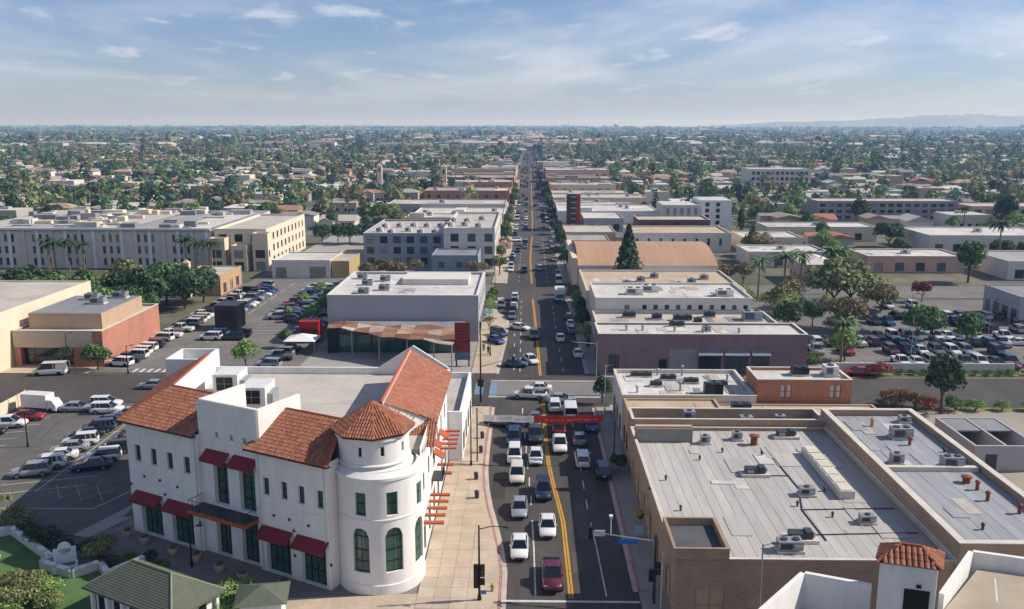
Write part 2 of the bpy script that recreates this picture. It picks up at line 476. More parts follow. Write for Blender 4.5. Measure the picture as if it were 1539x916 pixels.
# intersection slab of the second crossing: paler worn asphalt between pale bands
sheet('crossing_panel', rect(-6.2, 11.4, 136.4, 143.6), 0.006, mat('worn_crossing_asphalt', '#7b7874', 0.9, 0.1, 0.15))
for y0, y1 in ((135.0, 135.8), (143.9, 144.7)):
    sheet('crossing_band', rect(-6.2, 11.4, y0, y1), 0.006, mat('pale_band_paint', '#a6a29c', 0.9, 0.2, 0.4))

# lots
sheet('car_park_surface', [(-80, 86), (-46.0, 86), (-43.8, 90), (-43.8, 131), (-80, 131)], 0.004, M_ASPHD)
sheet('car_park_surface', rect(-76, -40.5, 148, 256), 0.008, M_ASPHL)
sheet('car_park_surface', rect(48.5, 150, 152.5, 216), 0.004, M_ASPHL)
sheet('car_park_surface', rect(47.3, 110, 60, 130), 0.004, mat('pale_yard_concrete', '#9c9287', 0.92, 0.14, 0.08))
sheet('yard_surface', rect(-43.8, -9.9, 107.5, 131), 0.004, M_CONCG)
sheet('forecourt', rect(-110, -76, 147.5, 152), 0.005, M_CONC)
sheet('yard_surface', rect(-46, -9.9, 148, 214), 0.003, M_CONCG)
sheet('yard_surface', rect(12.4, 48.4, 60, 216), 0.003, M_CONCG)
sheet('yard_surface', rect(12.4, 52, 237, 343), 0.003, M_CONCG)
sheet('yard_surface', rect(-76, -9.9, 256.5, 343), 0.003, M_CONCG)
sheet('plaza', [(-47.5, 60), (-21.5, 60), (-21.5, 73.4), (-10, 74), (-10, 92), (-43.7, 92), (-43.7, 88.4), (-46.0, 85.2), (-47.5, 82)], 0.008, M_PAVER)

def offs(pl, d):
    o = []
    for i, p in enumerate(pl):
        a = pl[max(i - 1, 0)]; b = pl[min(i + 1, len(pl) - 1)]
        t = Vector((b[0] - a[0], b[1] - a[1])).normalized()
        o.append((p[0] + t.y * d, p[1] - t.x * d))
    return o
def ribbon(mb, pl, d0, d1, z0, z1=None):
    A, B = offs(pl, d0), offs(pl, d1)
    for i in range(len(pl) - 1):
        if z1 is None:
            mb.quad((*A[i], z0), (*B[i], z0), (*B[i + 1], z0), (*A[i + 1], z0))
        else:
            a, b, c, d = A[i], B[i], B[i + 1], A[i + 1]
            v = [(*a, z0), (*b, z0), (*c, z0), (*d, z0), (*a, z1), (*b, z1), (*c, z1), (*d, z1)]
            mb.add(v, [(4, 5, 6, 7), (1, 2, 6, 5), (3, 0, 4, 7)] + ([(0, 1, 5, 4)] if i == 0 else []) + ([(2, 3, 7, 6)] if i == len(pl) - 2 else []))
def pavement(inner_x, pl, side, red, m=M_CONC, slabs=None):
    """pl: kerb line going away from the camera; inner_x: the building line."""
    poly = ([(inner_x, pl[0][1])] + pl + [(inner_x, pl[-1][1])])
    if side > 0: poly = poly[::-1]
    p = struct('pavement', MB().prism(poly, -0.1, 0.11), m)
    k = MB(); ribbon(k, pl, -side * 0.002, side * 0.2, -0.05, 0.14)
    struct('kerb', k, M_REDC if red else M_GUTTER)
    gt = MB(); ribbon(gt, pl, -side * 0.03, -side * 0.5, 0.006)
    struct('gutter', gt, M_GUTTER)
    return p
KL1 = [(-2.4, 48), (-2.4, 79), (-2.9, 84), (-3.6, 89), (-4.4, 94), (-5.0, 99), (-5.4, 105), (-5.5, 112), (-5.5, 130)]
# side: +1 means the pavement lies to the right of the kerb line as it runs away
pv = pavement(-10.0, KL1, -1, True)
rs = random.Random(3)
slab_m = [mat('paving_slab_%s' % k, c, 0.9, 0.10, 0.5, fine=0.06, fscale=3) for k, c in dict(sand='#b8a791', grey='#b3a391', rose='#b9a793', pale='#bcac98').items()]
slab_me = {}
for j in range(31):
    for i in range(4):
        x0 = -9.95 + i * 1.5; x1 = x0 + 1.47; y0 = 72.0 + j * 1.87
        kx = next(KL1[q][0] + (KL1[q + 1][0] - KL1[q][0]) * (y0 - KL1[q][1]) / (KL1[q + 1][1] - KL1[q][1]) for q in range(len(KL1) - 1) if KL1[q][1] <= y0 <= KL1[q + 1][1])
        if x1 > kx - 0.35: continue
        m = rs.choice(slab_m)
        if m.name not in slab_me:
            slab_me[m.name] = MB().box(-0.735, 0.735, -0.92, 0.92, 0, 0.03, skip='b').mesh('paving_slab', m)
        obj('paving_slab', slab_me[m.name], pv, ((x0 + x1) / 2, y0 + 0.92, 0.108 + rs.uniform(0, 0.006)))
struct('pavement', MB().prism([(-21.6, 48), (-10.002, 48), (-10.002, 74.6), (-21.6, 73.6)], -0.1, 0.115), M_CONC)
KL2 = [(-5.5, 148.5), (-5.2, 158), (-4.7, 172), (-4.6, 190), (-5.4, 195), (-7.4, 200), (-8.0, 205), (-8.0, 214), (-6.2, 217.5)]
pavement(-9.8, KL2, -1, False)
pavement(-9.8, [(-6.3, 238), (-6.3, 343)], -1, False)
pavement(-9.8, [(-6.6, 357), (-6.8, 451)], -1, False)
pavement(-9.8, [(-7.0, 466), (-7.0, 700)], -1, False)
pavement(12.5, [(10.2, 75.5), (10.2, 130)], 1, True, M_CONCG)
pavement(12.5, [(10.3, 149), (10.0, 200), (9.7, 216)], 1, False, M_CONCG)
pavement(12.5, [(9.4, 238), (9.4, 343)], 1, False, M_CONCG)
pavement(12.5, [(9.4, 357), (9.4, 451)], 1, False, M_CONCG)
pavement(12.5, [(9.4, 466), (9.4, 700)], 1, False, M_CONCG)
struct('pavement', MB().prism([(10.2, 48), (12.5, 48), (12.5, 75.4), (10.2, 75.4)], -0.1, 0.112), M_CONCG)
for s in (rect(-6.2, -5.0, 136, 143.4), rect(-8.6, -7.2, 136.5, 143), rect(11.5, 12.3, 136, 143.4)):
    sheet('kerb_ramp_paint', s, 0.012, M_BLUEP)
# painted markings
def line(name, pl, w, m, z=0.010):
    b = MB(); ribbon(b, pl, -w / 2, w / 2, z); return struct(name, b, m)
YL = [(4.0, 74.2), (3.95, 80), (3.85, 90), (3.5, 95), (3.0, 101), (2.65, 107), (2.45, 116), (2.35, 133.5)]
YL2 = [(2.1, 147.5), (1.7, 180), (1.1, 216)]
YL3 = [(0.9, 238), (0.6, 282), (1.0, 320), (1.4, 343)]
for pl in (YL, YL2, YL3, [(1.5, 357), (1.8, 451)], [(1.8, 466), (1.8, 900)]):
    line('yellow_centre_line', offs(pl, 0.14), 0.2, M_YEL)
    line('yellow_centre_line', offs(pl, -0.14), 0.2, M_YEL)
line('white_lane_line', [(0.75, 74.6), (0.65, 84), (0.5, 90.5)], 0.15, M_WHT)
line('white_lane_line', [(7.2, 74.6), (7.0, 84), (6.8, 90)], 0.13, M_WHT)
sheet('white_stop_line', rect(-2.3, 10.1, 73.5, 73.85), 0.010, M_WHT)
sheet('crosswalk_paint', rect(-2.3, 10.1, 69.6, 69.85), 0.010, M_WHT)
dash_me = MB().sheet(rect(-0.07, 0.07, -1.3, 1.3), 0).mesh('lane_dash', M_WHT)
def dashes(xa, ya, xb, yb, n):
    for i in range(n):
        t = (i + 0.5) / n
        tag(obj('lane_dash', dash_me, None, (xa + (xb - xa) * t, ya + (yb - ya) * t, 0.010)), kind='structure')
dashes(0.5, 93, -0.9, 131, 7); dashes(6.7, 92, 6.4, 131, 7)
dashes(-1.4, 148, -1.7, 216, 10); dashes(6.1, 148, 5.6, 216, 10)
dashes(-2.6, 238, -2.6, 342, 14); dashes(5.2, 238, 5.2, 342, 14); dashes(-2.6, 358, -2.6, 450, 11); dashes(5.2, 358, 5.2, 450, 11)
dashes(-2.4, 148, -3.3, 216, 8)
rpz = random.Random(12)
M_PATCH = [mat('road_patch_%d' % i, c, .92, .12, .3, fine=.1, fscale=2) for i, c in enumerate(('#3d3a38', '#57524e', '#454240'))]
for i, (x, y, w, d) in enumerate(((-4.2, 96, 1.6, 6), (5.2, 86, 1.2, 9), (8.0, 98, 1.3, 5), (-.6, 124, 2.2, 3.2), (4.4, 79, 1.0, 4.2), (6.6, 152, 1.6, 8), (-3.6, 160, 1.5, 7), (2.9, 165, 1.2, 10), (7.4, 200, 1.4, 9), (-2.6, 250, 1.6, 14), (4.2, 262, 1.3, 18), (-4.0, 308, 1.4, 12))):
    sheet('road_patch', rect(x, x + w, y, y + d), 0.0045, M_PATCH[i % 3])
M_SEAL = mat('crack_sealant', '#2c2a29', .7, .1, 2)
def crack(x, y, a, n, step, nm='crack_sealing'):
    pl = [(x, y)]; 
    for i in range(n):
        a += rpz.uniform(-.5, .5); pl.append((pl[-1][0] + math.cos(a) * step, pl[-1][1] + math.sin(a) * step))
    line(nm, pl, .07, M_SEAL, .0125)
for x, y, a, n in ((-3, 80, .2, 8), (5, 84, .1, 6), (-4.5, 111, .0, 9), (4.5, 100, 1.5, 9), (-2.5, 150, .1, 10), (3, 178, 1.6, 9), (-5, 240, .2, 8), (-1.0, 96, 1.4, 10),
                   (-72, 104, .2, 10), (-68, 112, 1.2, 11), (-56, 94, .3, 9), (-52, 122, 2.4, 9), (-66, 160, 1.4, 12), (-60, 166, .2, 9), (-66, 196, 1.2, 12), (-72, 140, .1, 14), (-90, 138, .0, 12), (60, 138, .1, 14), (75, 141, .0, 12), (60, 164, .2, 10), (84, 186, .1, 11), (88, 162, 1.2, 9)):
    crack(x, y, a, n, 1.0)
mh = MB().tube((0, 0, 0), (0, 0, .012), .38, n=18).mesh('manhole_cover', M_DKGREY)
for x, y in ((5.6, 94.5), (-1.9, 88.2), (8.2, 111), (.2, 150.5), (6.0, 162), (-.5, 189)):
    tag(obj('manhole_cover', mh, None, (x, y, .002)), 'round dark manhole cover set in the main road', 'manhole cover', 'manhole covers in the main road')
# bays, arrows and hatching of the near car park
def bay(x0, y0, x1, y1, w=0.11, m=None):
    line('parking_bay_line', [(x0, y0), (x1, y1)], w, m or M_WHT, 0.009)
for j in range(11):
    bay(-74.5, 99.5 + j * 2.9, -69.8, 100.6 + j * 2.9)
for j in range(9):
    bay(-62.5, 96.0 + j * 2.9, -57.6, 97.6 + j * 2.9); bay(-57.4, 97.6 + j * 2.9, -52.5, 99.2 + j * 2.9)
bay(-57.5, 97, -57.5, 123)
M_YELB = mat('yellow_bay_paint', '#a8925a', 0.85, 0.3, 0.8)
for j in range(3):
    bay(-56.5 + j * 2.6, 95.4 - j * .3, -53.6 + j * 2.6, 99.4 - j * .3, 0.10, M_YELB); bay(-53.6 + j * 2.6, 95.2 - j * .3, -56.2 + j * 2.6, 99.4 - j * .3, 0.10, M_YELB)
bay(-60, 92.5, -48.5, 92.5); bay(-48.5, 92.5, -46.2, 98); bay(-46.2, 98, -45.6, 108)
sheet('footpath', [(-45.6, 85.4), (-44.0, 88.5), (-42.2, 93.5), (-43.7, 96), (-46.5, 88.6), (-47.5, 86)], 0.012, M_CONCG)
sheet('lawn_strip', rect(-44.2, -42.0, 90.5, 93.2), 0.016, M_GRASS)
for j in range(26):
    bay(-74.5, 151 + j * 2.7, -70.0, 151 + j * 2.7); bay(-57.8, 178 + j * 2.7, -49.0, 178 + j * 2.7)
for j in range(8):
    bay(-63.4, 170 + j * 9, -63.3, 175 + j * 9, 0.16)
# zebra bars at the car park mouths
zb = MB().sheet(rect(-0.3, 0.3, -1.1, 1.1), 0).mesh('crosswalk_bar', M_WHT)
for i in range(7):
    tag(obj('crosswalk_bar', zb, None, (-71.5 + i * 1.5, 129.0, 0.010)), kind='structure')
    tag(obj('crosswalk_bar', zb, None, (-68.5 + i * 1.3, 149.6, 0.010)), kind='structure')
for j in range(14):
    bay(52 + j * 2.75, 153.0, 52 + j * 2.75, 158.0); bay(58 + j * 2.75, 168, 58 + j * 2.75, 178)

# ------------------------------------------------------------------ clay tiles
TILE_C = [lin(c) for c in ('#9f684e', '#9a624a', '#a46e55', '#955d47', '#a7745b')]
def tile_plane(mb, poly, w=0.27, l=0.42, rr=None, h=0.085, cols=TILE_C):
    """Barrel tiles over a sloping 3-D polygon; poly[0]->poly[1] runs along the eave."""
    rr = rr or random.Random(5)
    P = [Vector(p) for p in poly]
    u = (P[1] - P[0]).normalized()
    nrm = Vector((0, 0, 0))
    for i in range(1, len(P) - 1):
        nrm += (P[i] - P[0]).cross(P[i + 1] - P[0])
    nrm.normalize()
    if nrm.z < 0: nrm = -nrm
    v = nrm.cross(u)
    q = [((p - P[0]).dot(u), (p - P[0]).dot(v)) for p in P]
    if max(b for a, b in q) < 0.01:
        v = -v; q = [(a, -b) for a, b in q]
    def inside(x, y):
        c = False
        for i in range(len(q)):
            (x1, y1), (x2, y2) = q[i], q[i - 1]
            if (y1 > y) != (y2 > y) and x < (x2 - x1) * (y - y1) / (y2 - y1) + x1: c = not c
        return c
    mb.add([tuple(p + nrm * 0.01) for p in P], [tuple(range(len(P)))], 0, lin('#5e382c'))
    u0, u1 = min(a for a, b in q), max(a for a, b in q); v1 = max(b for a, b in q)
    arc = [(-0.5, 0.0), (-0.3, 0.8), (0.0, 1.0), (0.3, 0.8), (0.5, 0.0)]
    ncol = int((u1 - u0) / w)
    for j in range(int(v1 / l) + 1):
        for i in range(ncol + 1):
            x = u0 + (i + 0.5) * w; y = j * l + l * 0.5
            if not inside(x, y): continue
            c = rr.choice(cols); k = rr.uniform(0.93, 1.07); c = (c[0] * k, c[1] * k, c[2] * k)
            y0 = j * l - 0.03; y1 = (j + 1) * l + 0.02; jx = rr.uniform(-.01, .01)
            vv = []
            for yy, lift in ((y0, 0.035), (y1, 0.0)):
                for ax, az in arc:
                    vv.append(tuple(P[0] + u * (x + jx + ax * w * 0.86) + v * yy + nrm * (0.02 + lift + az * h)))
            mb.add(vv, [(a, a + 1, a + 6, a + 5) for a in range(4)] + [(4, 3, 2, 1, 0)], 0, c)
def ridge_cap(mb, p0, p1, r=0.14):
    mb.tube(p0, p1, r, r, 8, 0, lin('#a85a3e'))
# ------------------------------------------------------------------ white corner building
HO = Vector((-41.5, 87.3, 0)); HE = Vector((0.88893, -0.45805, 0)); HN = Vector((0.45805, 0.88893, 0))
hero = thing('corner_building', 'white Spanish style corner building with round tower and clay tile roofs', 'building', HO)
def hl(s, t, z):                      # facade frame -> hero local
    p = HE * s + HN * t
    return (p.x, p.y, z)
def hw(x, y, z):                      # world -> hero local
    return (x - HO.x, y - HO.y, z)
hu, hn_out = (HE.x, HE.y), (-HN.x, -HN.y)
ROOFZ = 11.6
doors_g = [(1.4, 4.45, 0.05, 3.9), (5.9, 8.95, 0.05, 3.9), (18.7, 21.7, 0.05, 3.9), (23.0, 26.0, 0.05, 3.9)]
doors_c = [(11.8, 13.75, 0.05, 4.5), (15.2, 17.35, 0.05, 4.5)]
doors_u = [(11.9, 13.8, 5.4, 9.9), (15.3, 17.3, 5.4, 9.9)]
wins = [(1.1, 1.95, 8.0, 9.75), (3.45, 4.3, 8.0, 9.75), (5.8, 6.65, 8.0, 9.75), (8.2, 9.05, 8.0, 9.75),
        (18.7, 19.45, 7.88, 9.6), (20.92, 21.65, 7.88, 9.6), (23.0, 23.72, 7.88, 9.6), (25.2, 25.92, 7.88, 9.6)]
slits = [(12.4, 12.9, 12.3, 12.9), (14.35, 14.85, 12.3, 12.9), (16.05, 16.55, 12.3, 12.9)]
wallb = MB()
deep = 0.55
lw = [h for h in doors_g + wins if h[1] < 10]
rw = [h for h in doors_g + wins if h[0] > 18]
cw = doors_c + doors_u + slits
for a, b, zt, hs, off in ((0.0, 10.2, 12.3, lw, 0.0), (10.2, 17.9, 15.85, cw, 0.35), (17.9, 26.4, 12.3, rw, 0.0)):
    p = hl(a, off, 0)
    hs2 = [(h[0] - a, h[1] - a, h[2], h[3]) for h in hs]
    wall_face(wallb, p, hu, hn_out, b - a, 0, zt, hs2, deep)
a, b = hl(26.4, 0, 0), hl(26.4, 1.8, 0)
wallb.quad(a, b, (b[0], b[1], 12.3), (a[0], a[1], 12.3))
for s0 in (10.2, 17.9):               # returns of the set-back bay
    a, b = hl(s0, 0, 0), hl(s0, 0.35, 0)
    wallb.quad(a, b, (b[0], b[1], 12.3), (a[0], a[1], 12.3))
# raised parapet of the bay: thickness, side wings and back
def wbox(mb, s0, s1, t0, t1, z0, z1):
    v = [hl(s0, t0, z0), hl(s1, t0, z0), hl(s1, t1, z0), hl(s0, t1, z0), hl(s0, t0, z1), hl(s1, t0, z1), hl(s1, t1, z1), hl(s0, t1, z1)]
    mb.add(v, [(4, 5, 6, 7), (0, 1, 5, 4), (1, 2, 6, 5), (2, 3, 7, 6), (3, 0, 4, 7)])
wbox(wallb, 10.25, 17.85, 0.62, 0.95, 12.0, 15.84)
wbox(wallb, 10.2, 10.55, 0.66, 6.5, 11.0, 15.83); wbox(wallb, 17.55, 17.9, 0.66, 6.5, 11.0, 15.83)
# street side, back, left
ax = hw(-10.15, 79.7, 0)
side_h = [(1.5 + i * 4.4, 3.6 + i * 4.4, 0.3, 3.4) for i in range(6)] + [(1.8 + i * 4.4, 3.0 + i * 4.4, 6.8, 8.8) for i in range(6)]
wall_face(wallb, ax, (0, 1), (1, 0), 27.7, 0, 12.3, side_h, 0.3)
bx = hw(-10.15, 107.4, 0); wall_face(wallb, bx, (-1, 0), (0, 1), 32.55, 0, 12.45)
cx_ = hw(-42.7, 107.4, 0); lv = Vector((HO.x + 42.7, HO.y - 107.4)); L = lv.length
wall_face(wallb, cx_, (lv.x / L, lv.y / L), (-1, 0), L, 0, 12.3)
p = hw(-42.4, 107.1, 0)
wallb.box(p[0], hw(-10, 0, 0)[0], p[1] - 0.05, p[1] + 0.28, ROOFZ - .1, 12.44)       # back parapet inner skin
q = hw(-10.0, 80.6, 0)
wallb.box(q[0] - 0.05, q[0] + 0.28, q[1] + 25.3, hw(0, 107.05, 0)[1], ROOFZ - .1, 12.29)
wallb.build('wall', M_STUCCO, hero)
for h in doors_g:
    pane(hero, hl(0, 0, 0), hu, hn_out, h, deep, 4, 3, M_GLASSG, M_BLACK, 'door')
for h in doors_c:
    pane(hero, hl(0, 0.35, 0), hu, hn_out, h, deep, 3, 3, M_GLASSG, M_BLACK, 'door')
for h in doors_u:
    pane(hero, hl(0, 0.35, 0), hu, hn_out, h, deep, 2, 4, M_GLASSG, M_BLACK, 'balcony_door')
for h in wins:
    pane(hero, hl(0, 0, 0), hu, hn_out, h, 0.3, 1, 2, M_GLASSG, M_BLACK, 'window')
for h in slits:
    pane(hero, hl(0, 0.35, 0), hu, hn_out, h, 0.3, 1, 1, M_GLASS, M_BLACK, 'window')
for h in side_h:
    pane(hero, ax, (0, 1), (1, 0), h, 0.3, 2, 2, M_GLASSG, M_BLACK, 'window')
# flat roof
flat = [(-41.9, 89), (-30, 87), (-17.5, 81.0), (-10.0, 81.0), (-10.0, 107.2), (-42.4, 107.2)]
rb = MB(); rb.prism([hw(x, y, 0)[:2] for x, y in flat], ROOFZ - 0.4, ROOFZ); roof_o = rb.build('roof', M_HEROROOF, hero)
for i in range(11):
    m = MB(); x0, y0, _ = hw(-40.5 + i * 2.35, 95.0, 0)
    m.box(x0, x0 + 2.3, y0, y0 + 11.7, ROOFZ + 0.002, ROOFZ + 0.012 + (i % 3) * 0.004, skip='b'); m.build('roof_sheet', M_HEROROOF, roof_o)
# clay tile roofs: front slopes, left slope, street slope, small front hip
RID = 15.1
t = MB()
EZ = 12.25
L0 = hl(-0.55, -0.55, EZ); L1 = hl(10.15, -0.55, EZ); L2 = hl(10.15, 4.2, RID); L3 = hw(-37.5, 90.05, RID)
tile_plane(t, [L0, L1, L2, L3], rr=random.Random(1))
K0 = hw(-43.3, 103.0, EZ); K3 = hw(-38.2, 103.0, RID)
tile_plane(t, [K0, L0, L3, K3], rr=random.Random(2))
ridge_cap(t, L0, L3); ridge_cap(t, L3, K3); ridge_cap(t, L3, L2)
t.build('tile_roof', M_TILE, hero)['kind'] = 'stuff'
t = MB()
R0 = hl(16.9, -0.55, EZ); R1 = hl(26.9, -0.55, EZ); R2 = hl(25.0, 4.4, RID - .15); R3 = hl(18.0, 4.4, RID - .15)
tile_plane(t, [R0, R1, R2, R3], rr=random.Random(3)); ridge_cap(t, R3, R2); ridge_cap(t, R1, R2)
t.build('tile_roof', M_TILE, hero)['kind'] = 'stuff'
t = MB()
RX, RZ2 = -14.2, 15.7
S0 = hw(-9.3, 87.6, 12.2); S1 = hw(-9.3, 105.2, 12.2); S2 = hw(RX, 103.4, RZ2); S3 = hw(RX, 82.6, RZ2)
tile_plane(t, [S0, S1, S2, S3], rr=random.Random(4), cols=[lin(c) for c in ('#a9705a', '#a46a54', '#b07a64', '#9e644e')])
ridge_cap(t, S3, S2, 0.16); ridge_cap(t, S2, S1, 0.14)
H0 = hw(-13.2, 83.4, 10.9); H1 = hw(-9.2, 83.4, 10.9); H2 = hw(-9.3, 87.55, 12.18); H3 = hw(-12.6, 87.0, 12.9)
tile_plane(t, [H0, H1, H2, H3], rr=random.Random(6))
t.build('tile_roof', M_TILE, hero)['kind'] = 'stuff'
# plaster walls under the ridges, towards the flat roof, gable at the back
iw = MB()
def upright(a, b, z0=ROOFZ - .2, th=0.25):
    global iw
    a = Vector(a); b = Vector(b); d = (b - a); d.z = 0; d.normalize(); n = Vector((-d.y, d.x, 0)) * th
    v = [(a.x, a.y, z0), (b.x, b.y, z0), (b.x + n.x, b.y + n.y, z0), (a.x + n.x, a.y + n.y, z0),
         (a.x, a.y, a.z - .03), (b.x, b.y, b.z - .03), (b.x + n.x, b.y + n.y, b.z - .03), (a.x + n.x, a.y + n.y, a.z - .03)]
    iw.add(v, [(4, 5, 6, 7), (0, 1, 5, 4), (1, 2, 6, 5), (2, 3, 7, 6), (3, 0, 4, 7)])
for pr in ((L3, L2), (K3, L3), (R3, R2), (S2, S3)):
    upright(*pr); iw.build('parapet_wall', M_STUCCO, hero); iw = MB()
g0 = hw(-18.6, 107.0, 12.45); gp = hw(-14.2, 107.0, 15.3); g1 = hw(-9.8, 107.0, 12.4)
iw.add([g0, gp, g1, (g0[0], g0[1] + .3, g0[2]), (gp[0], gp[1] + .3, gp[2]), (g1[0], g1[1] + .3, g1[2])], [(0, 2, 1), (3, 4, 5), (0, 1, 4, 3), (1, 2, 5, 4)])
iw.build('gable_wall', M_STUCCO, hero); iw = MB()
for k in (K0, ):   # end wall of the left slope
    iw.add([hw(-43.0, 103.0, ROOFZ), hw(-38.2, 103.0, ROOFZ), hw(-38.2, 103.0, RID - .05), hw(-43.0, 103.0, EZ)], [(0, 1, 2, 3)])
iw.build('parapet_wall', M_STUCCO, hero)
f0, f1 = S3, S0
MB().add([(f0[0], f0[1] + .12, f0[2] - .02), (f1[0] - .25, f1[1] + .12, f1[2] - .02), (f1[0] - .25, f1[1] + .12, 10.4), (f0[0], f0[1] + .12, 10.4)], [(0, 3, 2, 1), (0, 1, 2, 3)][:1]).build('gable_wall', M_STUCCO, hero)
# eave boards under the tiles
ev = MB()
for a, b in ((L0, L1), (R0, R1)):
    a = Vector(a); b = Vector(b); n = HN * 0.55
    ev.add([tuple(a - Vector((0, 0, .02))), tuple(b - Vector((0, 0, .02))), tuple(b + n - Vector((0, 0, .02))), tuple(a + n - Vector((0, 0, .02))),
            tuple(a - Vector((0, 0, .18))), tuple(b - Vector((0, 0, .18))), tuple(b + n - Vector((0, 0, .2))), tuple(a + n - Vector((0, 0, .2)))],
           [(0, 1, 5, 4), (4, 5, 6, 7), (1, 2, 6, 5), (3, 0, 4, 7)])
ev.build('eave_board', mat('dark_eave_timber', '#4a3a30', 0.8), hero)
# stair block at the back left
sb = MB(); a = hw(-43.6, 103.3, 0); b = hw(-38.9, 108.6, 0)
for k in ((a[0], b[0], a[1], a[1] + .3), (a[0], b[0], b[1] - .3, b[1]), (a[0], a[0] + .3, a[1] + .3, b[1] - .3), (b[0] - .3, b[0], a[1] + .3, b[1] - .3)):
    sb.box(*k, 0, 14.4, skip='b')
sb.build('stair_block', M_STUCCO2, hero)
MB().box(a[0] + .31, b[0] - .31, a[1] + .31, b[1] - .31, 12.6, 12.8).build('stair_block_roof', M_ROOFP, hero)
# awnings
def awning(s0, s1, z, out=1.0, drop=0.75, off=0.0):
    m = MB()
    A = [hl(s0, off, z), hl(s1, off, z), hl(s1, off - out, z - drop), hl(s0, off - out, z - drop)]
    B = [(x, y, zz - 0.05) for x, y, zz in A]
    F = [hl(s1, off - out, z - drop - .28), hl(s0, off - out, z - drop - .28)]
    m.add(A + B + F, [(0, 1, 2, 3), (7, 6, 5, 4), (3, 2, 8, 9), (1, 5, 8, 2), (0, 3, 9, 4)])
    return m.build('awning', M_AWN, hero)
for s0, s1, z in ((0.75, 4.7, 4.75), (5.5, 9.5, 4.75), (18.3, 22.1, 4.75), (22.6, 26.4, 4.75)):
    awning(s0, s1, z)
awning(11.1, 14.2, 11.0, off=0.35); awning(14.75, 17.85, 11.0, off=0.35)
# balcony
bl = MB(); wbox(bl, 10.3, 17.8, -1.7, 0.34, 5.0, 5.18); bal = bl.build('balcony', M_DKGREY, hero)
bf = MB(); wbox(bf, 10.2, 17.9, -1.82, -1.71, 4.82, 5.2); wbox(bf, 10.2, 10.3, -1.7, 0.3, 4.82, 5.2); wbox(bf, 17.8, 17.9, -1.7, 0.3, 4.82, 5.2)
bf.build('fascia', M_ORANGE, bal)
br = MB()
for i in range(16):
    x = 10.35 + i * 0.49; br.tube(hl(x, -1.66, 5.18), hl(x, -1.66, 6.2), 0.018, n=4)
for i in range(4):
    br.tube(hl(10.35, -1.66 + i * .5, 5.18), hl(10.35, -1.66 + i * .5, 6.2), 0.018, n=4); br.tube(hl(17.72, -1.66 + i * .5, 5.18), hl(17.72, -1.66 + i * .5, 6.2), 0.018, n=4)
br.tube(hl(10.35, -1.66, 6.2), hl(17.72, -1.66, 6.2), 0.03, n=4); br.tube(hl(10.35, -1.66, 6.2), hl(10.35, 0.2, 6.2), 0.03, n=4); br.tube(hl(17.72, -1.66, 6.2), hl(17.72, 0.2, 6.2), 0.03, n=4)
br.build('railing', M_BLACK, bal)
for s in (9.9, 18.2, 26.1):
    m = MB(); m.tube(hl(s, -.08, .1), hl(s, -.08, 12.1), .06, n=6); m.build('downpipe', M_WHITEM, hero)
for h in wins:
    m = MB(); wbox(m, h[0] - .08, h[1] + .08, -.07, -.002, h[2] - .1, h[2] - .003); m.build('window_sill', M_STUCCO2, hero)
for a_, b_ in ((0.0, 9.8), (18.3, 26.0)):
    m = MB(); wbox(m, a_, b_, -.05, -.002, 7.15, 7.24); m.build('string_course', M_STUCCO, hero)
    m = MB(); wbox(m, a_, b_, -.12, -.002, 11.75, 11.98); m.build('eave_cornice', M_STUCCO, hero)
# wall lamps and vents on the facade
for s, z in ((2.3, 6.4), (4.6, 6.4), (7.1, 6.2), (5.2, 5.0), (19.9, 5.9), (21.8, 5.9), (24.1, 5.8), (22.3, 4.9), (10.0, 3.0), (22.3, 2.4), (26.6, 2.5), (0.2, 5.2)):
    m = MB(); wbox(m, s - .09, s + .09, -0.16, 0.0, z, z + .22); m.build('wall_lamp', M_DKGREY, hero)
